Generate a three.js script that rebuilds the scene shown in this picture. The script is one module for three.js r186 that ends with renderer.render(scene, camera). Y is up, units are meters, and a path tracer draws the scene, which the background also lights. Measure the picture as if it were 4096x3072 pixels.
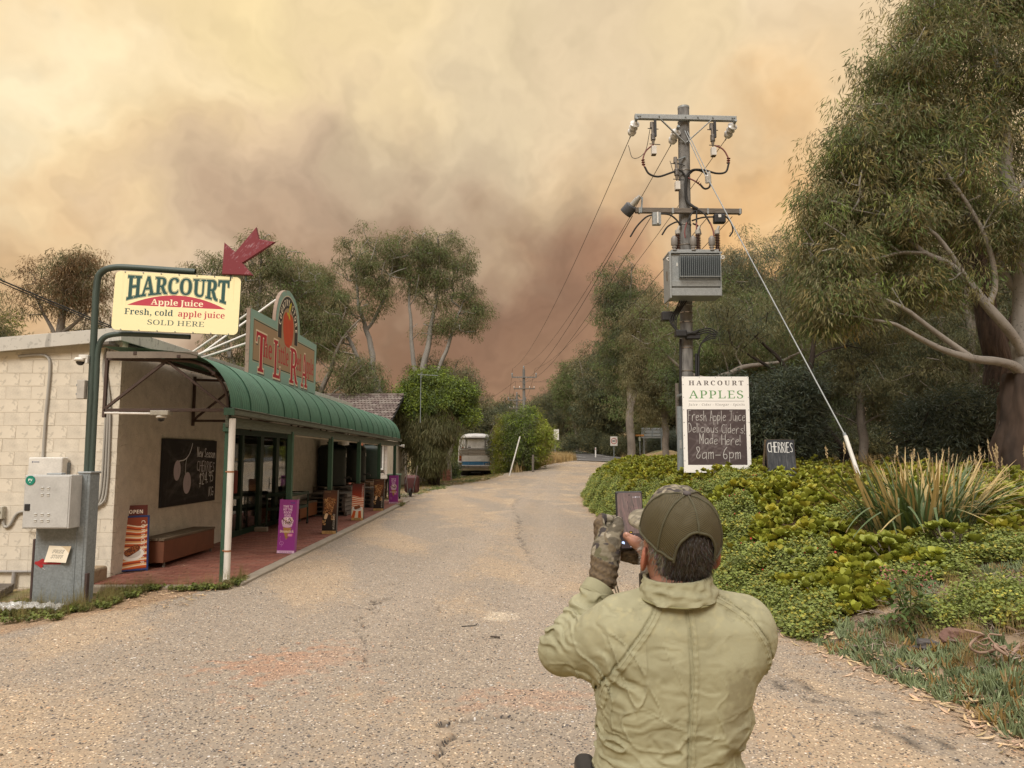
import * as THREE from 'three';
import { mergeGeometries, mergeVertices } from 'three/addons/utils/BufferGeometryUtils.js';
import { RoundedBoxGeometry } from 'three/addons/geometries/RoundedBoxGeometry.js';
import { createNoise3D } from 'simplex-noise';

/* ---------- camera, renderer, sky, sun ---------- */
const scene = new THREE.Scene();
const renderer = new THREE.WebGLRenderer({ antialias: true });
renderer.setSize(1024, 768);
renderer.toneMapping = THREE.LinearToneMapping;
renderer.toneMappingExposure = 2.2;
renderer.shadowMap.enabled = true;
const camera = new THREE.PerspectiveCamera(56, 1024 / 768, 0.1, 3000);
camera.position.set(0, 1.85, 0);
camera.rotation.x = 5.69 * Math.PI / 180;

const rngOf = (a) => () => { a = (a + 0x6d2b79f5) | 0; let t = Math.imul(a ^ (a >>> 15), 1 | a); t = (t + Math.imul(t ^ (t >>> 7), 61 | t)) ^ t; return ((t ^ (t >>> 14)) >>> 0) / 4294967296; };
const R = rngOf(7);
const rr = (a, b) => a + (b - a) * R();
const noise3 = createNoise3D(rngOf(3));
const fbm = (x, y, z, o = 4) => { let s = 0, a = 0.5; for (let i = 0; i < o; i++) { s += a * noise3(x, y, z); x *= 2.03; y *= 2.03; z *= 2.03; a *= 0.5; } return s; };
const clamp = (x, a = 0, b = 1) => Math.min(b, Math.max(a, x));
const lerp = (a, b, t) => a + (b - a) * t;
const sstep = (a, b, x) => { const t = clamp((x - a) / (b - a)); return t * t * (3 - 2 * t); };
const lin = (c) => (c <= 0.04045 ? c / 12.92 : ((c + 0.055) / 1.055) ** 2.4);

// Bushfire smoke: colours of the plume by direction (azimuth, elevation in degrees, sRGB), blended and torn by noise.
const smoke = `-33 29 253 234 190 -34 33 246 214 158 -35 24 255 244 206 -26 33 252 230 172 -13 31 247 224 172 -3 30 242 222 176 7 30 238 216 176 16 32 244 222 174 25 29 242 222 184
-30 22 252 222 160 -22 24 228 202 164 -14 22 198 173 146 -4 25 208 193 164 -2 19 168 142 117 6 21 214 189 150 -7 17 150 124 100 0 12.5 126 97 78
-11 7 138 104 78 -4 7.5 146 112 88 1 10 150 119 95 3.5 6 172 138 106 7 12 176 132 103 20 18 243 196 128 18 15 214 160 106 13 21 228 198 152
-29 16 230 200 152 -35 14 226 188 138 -21 19 222 196 160 -27 13 222 204 176 33 18 250 222 172 -17 14 178 150 121 29 25 250 220 170 24 23 244 214 164 -6 24 226 204 164`.split(/\s+/).map(Number);
function makeSky() {
  const W = 3072, H = 1536, data = new Float32Array(W * H * 4), pts = [];
  for (let i = 0; i < smoke.length; i += 5) {
    const [a, e, r, g, b] = smoke.slice(i, i + 5), A = a * Math.PI / 180, E = e * Math.PI / 180;
    pts.push([Math.sin(A) * Math.cos(E), Math.sin(E), -Math.cos(A) * Math.cos(E), lin(r / 255), lin(g / 255), lin(b / 255)]);
  }
  const base = [0.43, 0.30, 0.185], low = [0.42, 0.28, 0.165], mid = [1.0, 0.9, 0.72], top = [2.2, 2.12, 1.98], ex = 1 / renderer.toneMappingExposure;  // top: sky overhead, out of view, brightened beyond the smoke to light the scene
  for (let j = 0; j < H; j++) for (let i = 0; i < W; i++) {
    const th = ((j + 0.5) / H - 0.5) * Math.PI, ph = ((i + 0.5) / W - 0.5) * 2 * Math.PI;
    const dx0 = Math.cos(th) * Math.cos(ph), dy0 = Math.sin(th), dz0 = Math.cos(th) * Math.sin(ph);
    const k = (j * W + i) * 4;
    if (dy0 < -0.03) { data[k] = 0.36 * ex; data[k + 1] = 0.3 * ex; data[k + 2] = 0.22 * ex; data[k + 3] = 1; continue; }
    const wx = fbm(dx0 * 4, dy0 * 4, dz0 * 4, 5), wy = fbm(dx0 * 4 + 9, dy0 * 4 - 5, dz0 * 4 + 3, 5);
    let dx = dx0 - dz0 * wx * 0.17, dy = dy0 + wy * 0.14, dz = dz0 + dx0 * wx * 0.17;
    const n = Math.hypot(dx, dy, dz); dx /= n; dy /= n; dz /= n;
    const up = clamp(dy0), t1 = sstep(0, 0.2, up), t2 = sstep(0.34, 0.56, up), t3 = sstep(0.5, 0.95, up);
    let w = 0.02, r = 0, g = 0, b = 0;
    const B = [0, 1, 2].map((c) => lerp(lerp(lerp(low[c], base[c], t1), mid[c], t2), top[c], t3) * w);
    [r, g, b] = B;
    for (const p of pts) { const q = Math.exp((dx * p[0] + dy * p[1] + dz * p[2] - 1) * 210); w += q; r += q * p[3]; g += q * p[4]; b += q * p[5]; }
    const m = ex * (1 + 0.13 * fbm(dx * 6 + 2, dy * 6, dz * 6, 6) + 0.1 * fbm(dx * 3 - 4, dy * 3, dz * 3, 4) + 0.2 * (0.3 - Math.abs(fbm(dx * 7 + wx, dy * 8 + wy, dz * 7, 6))) * sstep(0.75, 0.2, up)) / w;
    data[k] = r * m * 0.97; data[k + 1] = g * m * 0.945; data[k + 2] = b * m * 0.98; data[k + 3] = 1;
  }
  const t = new THREE.DataTexture(data, W, H, THREE.RGBAFormat, THREE.FloatType);
  t.mapping = THREE.EquirectangularReflectionMapping; t.magFilter = THREE.LinearFilter; t.needsUpdate = true;
  return t;
}
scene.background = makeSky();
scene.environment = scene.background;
const sun = new THREE.DirectionalLight(new THREE.Color(1, 0.95, 0.87), 1.15);
sun.position.set(-14, 40, 26); sun.target.position.set(0, 0, -14);
sun.castShadow = true; sun.shadow.radius = 45; sun.shadow.mapSize.set(2048, 2048);
Object.assign(sun.shadow.camera, { left: -40, right: 40, top: 40, bottom: -40, near: 1, far: 160 });
scene.add(sun, sun.target);

/* ---------- helpers ---------- */
const used = {};
const numbered = (n) => { const k = used[n] = (used[n] ?? -1) + 1; return k ? n + '_' + String(k).padStart(3, '0') : n; };
function tag(o, label, category, group, kind) {
  o.userData.label = label; if (category) o.userData.category = category;
  if (group) o.userData.group = group; if (kind) o.userData.kind = kind;
  return o;
}
function thing(name, label, category, pos = [0, 0, 0], turn = 0, group) {
  const o = new THREE.Group(); o.name = numbered(name); o.position.set(...pos); o.rotation.y = turn; scene.add(o);
  return tag(o, label, category, group);
}
function obj(name, geo, m, parent = scene, label) {
  const g = Array.isArray(geo) ? M(geo) : geo, o = new THREE.Mesh(g, m);
  o.name = parent === scene ? numbered(name) : name; o.castShadow = o.receiveShadow = true;
  if (label) o.userData.label = label;
  parent.add(o); return o;
}
function sub(name, parent, pos = [0, 0, 0], turn = 0) { const o = new THREE.Group(); o.name = name; o.position.set(...pos); o.rotation.y = turn; parent.add(o); return o; }
const struct = (name, geo, m) => { const o = obj(name, geo, m); o.userData.kind = 'structure'; return o; };
function copyOf(o, label, pos, turn = 0, scale = 1) {
  const c = o.clone(); c.userData = { ...o.userData, label: label || o.userData.label }; c.name = numbered(o.name.replace(/_\d+$/, ''));
  if (pos) c.position.set(...pos); c.rotation.y = turn; c.scale.multiplyScalar(scale); scene.add(c); return c;
}
function M(list) {
  return mergeGeometries(list.map((g) => {
    const q = g.index ? g.toNonIndexed() : g.clone();
    for (const k of Object.keys(q.attributes)) if (!['position', 'normal', 'uv'].includes(k)) q.deleteAttribute(k);
    if (!q.attributes.normal) q.computeVertexNormals();
    if (!q.attributes.uv) q.setAttribute('uv', new THREE.BufferAttribute(new Float32Array(q.attributes.position.count * 2), 2));
    return q;
  }));
}
function uvm(g, s = 1, ox = 0, oy = 0) { // uv in metres from the dominant axis of each normal
  const p = g.attributes.position, n = g.attributes.normal, u = new Float32Array(p.count * 2);
  for (let i = 0; i < p.count; i++) {
    const a = Math.abs(n.getX(i)), b = Math.abs(n.getY(i)), c = Math.abs(n.getZ(i)), x = p.getX(i), y = p.getY(i), z = p.getZ(i);
    u[2 * i] = (a > b && a > c ? z : x) * s + ox; u[2 * i + 1] = (b >= a && b >= c ? z : y) * s + oy;
  }
  g.setAttribute('uv', new THREE.BufferAttribute(u, 2)); return g;
}
const box = (w, h, d, x = 0, y = 0, z = 0) => uvm(new THREE.BoxGeometry(w, h, d).translate(x, y, z));
const rbox = (w, h, d, x = 0, y = 0, z = 0, r = 0.006, s = 1) => uvm(new RoundedBoxGeometry(w, h, d, s, Math.min(r, w / 2.01, h / 2.01, d / 2.01)).translate(x, y, z));
const span = (a, b, r) => rbox(b[0] - a[0], b[1] - a[1], b[2] - a[2], (a[0] + b[0]) / 2, (a[1] + b[1]) / 2, (a[2] + b[2]) / 2, r);
const cyl = (r1, r2, h, x = 0, y = 0, z = 0, s = 16) => new THREE.CylinderGeometry(r1, r2, h, s).translate(x, y, z);
const V = (a) => new THREE.Vector3(...a);
function rod(a, b, r, s = 8, r2 = r) { // cylinder from a to b
  const A = V(a), B = V(b), d = B.clone().sub(A), g = new THREE.CylinderGeometry(r2, r, d.length(), s);
  g.applyQuaternion(new THREE.Quaternion().setFromUnitVectors(new THREE.Vector3(0, 1, 0), d.clone().normalize()));
  return g.translate(...A.add(B).multiplyScalar(0.5).toArray());
}
function bar(a, b, w, h, r = 0.004) { // rectangular bar from a to b
  const A = V(a), B = V(b), d = B.clone().sub(A), L = d.length(), g = new RoundedBoxGeometry(w, h, L, 1, Math.min(r, w / 2.1, h / 2.1));
  uvm(g);
  const m = new THREE.Matrix4().lookAt(A, B, Math.abs(d.y) > 0.98 * L ? new THREE.Vector3(0, 0, 1) : new THREE.Vector3(0, 1, 0));
  g.applyMatrix4(m); return g.translate(...A.add(B).multiplyScalar(0.5).toArray());
}
const pipe = (pts, r, n = 24, s = 8) => new THREE.TubeGeometry(new THREE.CatmullRomCurve3(pts.map(V), false, 'catmullrom', 0.5), n, r, s, false);
function cable(a, b, sag, r, n = 20) {
  const pts = []; for (let i = 0; i <= n; i++) { const t = i / n; pts.push([lerp(a[0], b[0], t), lerp(a[1], b[1], t) - 4 * sag * t * (1 - t), lerp(a[2], b[2], t)]); }
  return pipe(pts, r, n, 5);
}
const lathe = (pts, s = 16) => new THREE.LatheGeometry(pts.map((p) => new THREE.Vector2(p[0], p[1])), s);
function extrude(pts, d, bev = 0) {
  const s = pts instanceof THREE.Shape ? pts : new THREE.Shape(pts.map((p) => new THREE.Vector2(p[0], p[1])));
  return new THREE.ExtrudeGeometry(s, { depth: d, bevelEnabled: bev > 0, bevelSize: bev, bevelThickness: bev, bevelSegments: 1, curveSegments: 20 });
}
const at = (g, x, y, z, ry = 0, rx = 0, rz = 0) => g.applyMatrix4(new THREE.Matrix4().compose(new THREE.Vector3(x, y, z), new THREE.Quaternion().setFromEuler(new THREE.Euler(rx, ry, rz, 'YXZ')), new THREE.Vector3(1, 1, 1)));

/* ---------- textures and materials ---------- */
function canvasTex(w, h, draw, srgb = true, rep) {
  const c = document.createElement('canvas'); c.width = w; c.height = h;
  const x = c.getContext('2d'); draw(x, w, h);
  const t = new THREE.CanvasTexture(c); if (srgb) t.colorSpace = THREE.SRGBColorSpace;
  if (rep) { t.wrapS = t.wrapT = THREE.RepeatWrapping; t.repeat.set(rep, rep); }
  t.anisotropy = 8; return t;
}
function noiseTex(n, fn, rep, srgb = false) { // tiling: fn gets a point on a torus-like pair of circles
  const d = new Uint8Array(n * n * 4);
  for (let j = 0; j < n; j++) for (let i = 0; i < n; i++) {
    const v = fn(i / n, j / n), k = (j * n + i) * 4;
    if (Array.isArray(v)) { for (let c = 0; c < 3; c++) d[k + c] = clamp(v[c]) * 255; } else d[k] = d[k + 1] = d[k + 2] = clamp(v) * 255;
    d[k + 3] = 255;
  }
  const t = new THREE.DataTexture(d, n, n); t.wrapS = t.wrapT = THREE.RepeatWrapping; t.repeat.set(rep, rep); t.magFilter = THREE.LinearFilter; t.minFilter = THREE.LinearFilter;
  if (srgb) t.colorSpace = THREE.SRGBColorSpace; t.needsUpdate = true; return t;
}
// tiling fbm: blends a noise field with its shifted copies
function tfbm(u, v, f, z, o = 4, sy = 1) {
  const F = (a, b) => fbm(a * f, b * f * sy, z, o), bx = sstep(0.75, 1, u), by = sstep(0.75, 1, v);
  return lerp(lerp(F(u, v), F(u - 1, v), bx), lerp(F(u, v - 1), F(u - 1, v - 1), bx), by);
}
const T = {
  mottle: noiseTex(512, (u, v) => 0.86 + 0.16 * tfbm(u, v, 5, 1, 5) + 0.1 * tfbm(u, v, 40, 4, 2), 0.7),
  stain: noiseTex(512, (u, v) => { const a = tfbm(u, v, 4, 11, 5), s = tfbm(u, v, 10, 31, 3, 0.12); return 0.93 + 0.1 * a - 0.34 * sstep(0.22, 0.5, s + a * 0.4) - 0.2 * sstep(0.25, 0.4, tfbm(u, v, 22, 7, 3)); }, 0.45),
  bump: noiseTex(512, (u, v) => 0.5 + 0.35 * tfbm(u, v, 9, 21, 5), 1),
  plaster: noiseTex(512, (u, v) => { const r = 1 - Math.abs(tfbm(u, v, 5, 61, 4)) * 2.6; return 0.45 + 0.3 * tfbm(u, v, 7, 60, 5) + 0.3 * sstep(0.86, 1, r); }, 0.6),
  wood: noiseTex(512, (u, v) => 0.7 + 0.45 * tfbm(u, v, 3, 41, 3, 14) + 0.12 * tfbm(u, v, 6, 45, 3, 30), 1.1),
  bark: noiseTex(512, (u, v) => 0.62 + 0.55 * tfbm(u, v, 14, 51, 4, 0.22) - 0.12 * sstep(0.1, 0.5, tfbm(u, v, 5, 57, 3)), 0.5),
  smoothbark: noiseTex(512, (u, v) => 0.86 + 0.22 * tfbm(u, v, 6, 71, 4, 0.6) - 0.4 * sstep(0.32, 0.5, tfbm(u, v, 16, 77, 3)), 0.6),
  weave: noiseTex(256, (u, v) => 0.5 + 0.3 * Math.sin(u * 2 * Math.PI * 48) * Math.sin(v * 2 * Math.PI * 48) + 0.25 * tfbm(u, v, 12, 81, 3), 9),
  galv: noiseTex(512, (u, v) => { const a = tfbm(u, v, 18, 91, 2); return 0.8 + 0.25 * Math.round(a * 5) / 5 + 0.1 * tfbm(u, v, 5, 95, 3); }, 1.4),
};
const rgb = (c) => (Array.isArray(c) ? new THREE.Color().setRGB(...c) : new THREE.Color(c));
function mat(c, rough = 0.8, o = {}) {
  const { phys, ...q } = o, p = { color: rgb(c), roughness: rough, ...q };
  return phys || q.transmission || q.clearcoat || q.sheen ? new THREE.MeshPhysicalMaterial(p) : new THREE.MeshStandardMaterial(p);
}
const mott = { map: T.mottle }, dirty = { map: T.stain };
const MT = {
  cream: mat([0.70, 0.635, 0.525], 0.85, { map: T.stain, bumpMap: T.bump, bumpScale: 0.004 }),
  creamB: mat([0.72, 0.655, 0.545], 0.85, { map: T.mottle, bumpMap: T.bump, bumpScale: 0.004 }),
  mortar: mat([0.62, 0.555, 0.45], 0.95, { map: T.mottle, bumpMap: T.bump, bumpScale: 0.004 }),
  plaster: mat([0.68, 0.61, 0.51], 0.9, { map: T.mottle, bumpMap: T.plaster, bumpScale: 0.02 }),
  fascia: mat([0.56, 0.54, 0.49], 0.7, dirty),
  greenTin: mat([0.055, 0.155, 0.092], 0.7, { map: T.mottle }),
  greenPost: mat([0.026, 0.075, 0.042], 0.55, { map: T.stain }),
  greenGrey: mat([0.11, 0.12, 0.085], 0.8, { map: T.wood }),
  brownSteel: mat([0.075, 0.045, 0.034], 0.75, mott),
  white: mat([0.75, 0.73, 0.68], 0.55, mott),
  pvc: mat([0.74, 0.70, 0.64], 0.4, { map: T.mottle }),
  conduit: mat([0.42, 0.40, 0.36], 0.55, mott),
  galv: mat([0.36, 0.38, 0.38], 0.5, { map: T.galv, metalness: 0.25 }),
  galvD: mat([0.26, 0.29, 0.30], 0.6, { map: T.galv, metalness: 0.1 }),
  black: mat([0.018, 0.018, 0.02], 0.5),
  rubber: mat([0.022, 0.021, 0.02], 0.8),
  dark: mat([0.02, 0.02, 0.018], 0.7),
  wood: mat([0.2, 0.145, 0.09], 0.8, { map: T.wood, bumpMap: T.wood, bumpScale: 0.003 }),
  woodGrey: mat([0.2, 0.17, 0.14], 0.9, { map: T.wood, bumpMap: T.wood, bumpScale: 0.004 }),
  benchRed: mat([0.17, 0.06, 0.028], 0.55, { map: T.mottle }),
  concrete: mat([0.33, 0.28, 0.215], 0.9, { map: T.mottle, bumpMap: T.bump, bumpScale: 0.006 }),
  pole: mat([0.275, 0.265, 0.25], 0.85, { map: T.bark, bumpMap: T.bark, bumpScale: 0.004 }),
  chrome: mat([0.5, 0.49, 0.47], 0.25, { metalness: 0.9, map: T.mottle }),
  red: mat([0.36, 0.02, 0.025], 0.5),
  glass: mat([0.9, 0.93, 0.92], 0.03, { transmission: 1, thickness: 0, ior: 1.52 }),
  brick: [0, 1, 2, 3].map((i) => mat([[0.23, 0.082, 0.052], [0.27, 0.098, 0.064], [0.2, 0.07, 0.046], [0.25, 0.105, 0.07]][i], 0.85, { map: T.mottle, bumpMap: T.bump, bumpScale: 0.002 })),
};

/* ---------- terrain ---------- */
const tX = [-60, -14, -8, -4, -2, 0, 3, 6, 10, 16, 60], tD = [-30, 0, 11, 20, 28, 36, 44, 52, 60, 70, 90, 140, 300, 1000];
const tH = [
  [-.4, -.4, -.3, -.1, 0, 0, 0, 0, 0, 0, 0], [-.4, -.3, -.2, -.05, 0, 0, 0, 0, 0, 0, 0], [-.4, -.3, -.17, 0, 0, 0, 0, 0, .2, .3, .3], [-.2, -.1, 0, .05, .05, .05, .06, .3, .8, 1, 1],
  [.1, .1, .12, .16, .2, .22, .25, .6, 1.1, 1.3, 1.3], [.3, .3, .35, .38, .42, .48, .6, .9, 1.2, 1.35, 1.4], [.4, .4, .4, .42, .52, .8, 1.0, 1.15, 1.3, 1.4, 1.4],
  [.4, .4, .4, .43, .55, 1.0, 1.35, 1.42, 1.45, 1.45, 1.5], [.5, .5, .5, .6, .85, 1.45, 1.75, 1.62, 1.55, 1.5, 1.6], [.8, .8, .8, 1, 1.4, 1.9, 2.12, 1.9, 1.65, 1.6, 1.7],
  [1.5, 1.5, 1.6, 2, 2.2, 2.5, 2.65, 2.5, 2.2, 2, 2], [4, 3.6, 3.4, 3.3, 3.3, 3.3, 3.4, 3.4, 3.4, 3.4, 3.6], [13, 12, 11, 11, 11, 11, 11, 11, 11, 11, 11], [50, 50, 50, 50, 50, 50, 50, 50, 50, 50, 50]];
const idx = (a, v) => { let i = 0; while (i < a.length - 2 && v > a[i + 1]) i++; return [i, clamp((v - a[i]) / (a[i + 1] - a[i]))]; };
function cub(a, b, c, d, t) { return b + 0.5 * t * (c - a + t * (2 * a - 5 * b + 4 * c - d + t * (3 * (b - c) + d - a))); }
function terrain(x, D) {
  const [j, v] = idx(tD, D), [i, u] = idx(tX, x), us = u * u * (3 - 2 * u) * 0.5 + u * 0.5;
  const row = (k) => { const r = tH[clamp(k, 0, tH.length - 1)]; return lerp(r[i], r[i + 1], us); };
  if (D > 100) return lerp(row(j), row(j + 1), v);
  return cub(row(j - 1), row(j), row(j + 1), row(j + 2), v);
}
const eD = [-5, 0, 4, 5, 6, 8, 11, 22, 28, 31, 36, 46, 60], eX = [5.2, 4.4, 3.7, 3.5, 3.25, 3.0, 3.02, 2.7, 2.85, 3.5, 7, 14, 40];
const bedEdge = (D) => { const [i, t] = idx(eD, D); return lerp(eX[i], eX[i + 1], t) + 0.12 * noise3(1, D * 0.9, 3) + 0.06 * noise3(4, D * 2.7, 3); };
const bedSlope = (D) => lerp(2.4, 0.55, sstep(6, 13, D));
function ground(x, z) {
  const D = -z, t = terrain(x, D), d = x - bedEdge(D);
  let h = t;
  if (d > 0 && D < 60) { const Rm = Math.max(t, lerp(0.98, 1.3, sstep(10, 22, D))); h = t + (Rm - t) * (1 - Math.exp(-d / bedSlope(D))) + 0.05 * fbm(x * 1.3, D * 1.3, 2, 3) * clamp(d); }
  if (D > 40) h += 1.15 * Math.exp(-((x - 11.6) ** 2) / 5 - ((D - 55) ** 2) / 30);
  return h;
}
const gy = (x, z) => ground(x, z);
// the driveway's broken edges: old sheets of bitumen lie about 2 cm proud of worn ground
const patches = [ // closed outlines (x, D)
  [[-1.85, 9.35], [-1.72, 8.95], [-1.74, 8.4], [-1.55, 7.75], [-1.58, 7.4], [-1.4, 7.0], [-1.37, 6.69], [-1.1, 6.76], [-.86, 6.66], [-.6, 7.2], [-.7, 8.5], [-1.0, 9.6], [-1.5, 9.9]],
  [[-.2, 5.35], [-.36, 5.31], [-.5, 4.95], [-.46, 4.67], [-.31, 4.52], [-.17, 4.36], [.0, 4.1], [.6, 3.9], [1.1, 4.3], [.9, 4.9], [.4, 5.25]],
  [[.3, 29], [.06, 25], [.2, 20], [.13, 17], [.36, 12.9], [.7, 11], [1.6, 10.6], [2.1, 12], [2.3, 15], [2.2, 19], [1.8, 23], [1.2, 27]],
];
function polyDist(poly, x, y) { // signed, positive inside
  let inside = false, m = 1e9;
  for (let i = 0, j = poly.length - 1; i < poly.length; j = i++) {
    const [ax, ay] = poly[j], [bx, by] = poly[i];
    if ((ay > y) !== (by > y) && x < (bx - ax) * (y - ay) / (by - ay) + ax) inside = !inside;
    const t = clamp(((x - ax) * (bx - ax) + (y - ay) * (by - ay)) / ((bx - ax) ** 2 + (by - ay) ** 2));
    m = Math.min(m, Math.hypot(x - ax - t * (bx - ax), y - ay - t * (by - ay)));
  }
  return inside ? m : -m;
}

/* ---------- ground ---------- */
const leftD = [-5, 3, 9, 10.4, 10.9, 27, 29, 36, 43, 51, 57, 62], leftX = [-13, -10, -6.6, -5.4, -5.3, -5.0, -4.2, -2.5, -0.35, 2.6, 5.5, 9];
const leftEdge = (D) => { const [i, t] = idx(leftD, D); return lerp(leftX[i], leftX[i + 1], t) + 0.25 * noise3(2, D * 0.5, 8) + 0.08 * noise3(6, D * 2.1, 8); };
const inDrive = (x, D) => Math.min(bedEdge(D) - x, x - leftEdge(D), 60 - D, D + 3);
const roadC = [[40, 34], [24, 41], [14.5, 49.5], [9, 57.5], [6, 65.5], [4.3, 76], [3.2, 88], [0, 112], [-6, 150]];
const roadCurve = new THREE.CatmullRomCurve3(roadC.map(([x, D]) => new THREE.Vector3(x, 0, -D)));
const roadPts = roadCurve.getSpacedPoints(120);
const roadDist = (x, z) => { let m = 1e9; for (let i = 0; i < roadPts.length; i += 2) m = Math.min(m, Math.hypot(x - roadPts[i].x, z - roadPts[i].z)); return m; };
function gravelMaps() {
  const n = 2048, c1 = document.createElement('canvas'), c2 = document.createElement('canvas'); c1.width = c1.height = c2.width = c2.height = n;
  const a = c1.getContext('2d'), b = c2.getContext('2d'), q = rngOf(99);
  a.fillStyle = 'rgb(168,157,142)'; a.fillRect(0, 0, n, n); b.fillStyle = 'rgb(96,96,96)'; b.fillRect(0, 0, n, n);
  for (let i = 0; i < 42000; i++) {
    const x = q() * n, y = q() * n, big = q(), r = big < 0.004 ? 7 + q() * 5 : big < 0.06 ? 4.5 + q() * 4 : 2 + q() * 3, rot = q() * 3.1, e = 0.55 + q() * 0.45, t = q(), v = 0.75 + q() * 0.5;
    const base = t < 0.16 ? [92, 88, 86] : t < 0.22 ? [66, 64, 66] : t < 0.5 ? [186, 172, 152] : t < 0.7 ? [204, 192, 174] : t < 0.76 ? [228, 222, 212] : t < 0.84 ? [176, 148, 122] : [160, 150, 138];
    const col = 'rgb(' + base.map((k) => Math.round(clamp(k * v, 0, 245))) + ')', h = Math.round(110 + 110 * q());
    for (const ox of [0, x < 16 ? n : x > n - 16 ? -n : 0]) for (const oy of [0, y < 16 ? n : y > n - 16 ? -n : 0]) {
      a.fillStyle = col; a.beginPath(); a.ellipse(x + ox, y + oy, r, r * e, rot, 0, 7); a.fill();
      b.fillStyle = `rgb(${h},${h},${h})`; b.beginPath(); b.ellipse(x + ox, y + oy, r, r * e, rot, 0, 7); b.fill();
      if (!oy && oy === 0 && y >= 16 && y <= n - 16) break;
    }
  }
  return [c1, c2].map((c, i) => { const t = new THREE.CanvasTexture(c); if (!i) t.colorSpace = THREE.SRGBColorSpace; t.wrapS = t.wrapT = THREE.RepeatWrapping; t.repeat.set(1 / 3.4, 1 / 3.4); t.rotation = 0.45; t.anisotropy = 16; return t; });
}
const [gravelMap, gravelBump] = gravelMaps();
function sheet(xs, ds, hf, cf, wrap = 1) {
  const nx = xs.length, nd = ds.length, p = new Float32Array(nx * nd * 3), c = new Float32Array(nx * nd * 3), u = new Float32Array(nx * nd * 2), ix = [];
  for (let j = 0; j < nd; j++) for (let i = 0; i < nx; i++) {
    const k = j * nx + i, x = xs[i], D = ds[j], h = hf(x, D), col = cf(x, D, h);
    p[3 * k] = x; p[3 * k + 1] = h; p[3 * k + 2] = -D; c.set(col, 3 * k); u[2 * k] = x * wrap; u[2 * k + 1] = D * wrap;
    if (i < nx - 1 && j < nd - 1) ix.push(k, k + 1, k + nx, k + 1, k + nx + 1, k + nx);
  }
  const g = new THREE.BufferGeometry(); g.setAttribute('position', new THREE.BufferAttribute(p, 3)); g.setAttribute('color', new THREE.BufferAttribute(c, 3)); g.setAttribute('uv', new THREE.BufferAttribute(u, 2));
  g.setIndex(ix); g.computeVertexNormals(); return g;
}
const steps = (list) => { const o = []; for (const [a, b, s] of list) for (let v = a; v < b - s * 0.3; v += s) o.push(v); o.push(list[list.length - 1][1]); return o; };
const mix3 = (a, b, t) => [lerp(a[0], b[0], t), lerp(a[1], b[1], t), lerp(a[2], b[2], t)];
const patchAt = (x, D) => { let s = -9; const wx = x + 0.05 * noise3(x * 6, D * 6, 1) + 0.09 * noise3(x * 2, D * 2, 5), wd = D + 0.05 * noise3(x * 6, D * 6, 9) + 0.09 * noise3(x * 2, D * 2, 7); for (const p of patches) s = Math.max(s, polyDist(p, wx, wd)); return s; };
const stones = [];
const crack = (x, D) => (D > 10 ? 0.7 * sstep(0.6, 0.4, x) : D > 6 ? sstep(-0.75, -1.0, x) * (D > 9.2 && x > -1.6 ? 0.2 : 1) : sstep(0.1, -0.1, x)) * sstep(-0.75, -0.25, noise3(x * 2.4, D * 2.4, 33));
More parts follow.
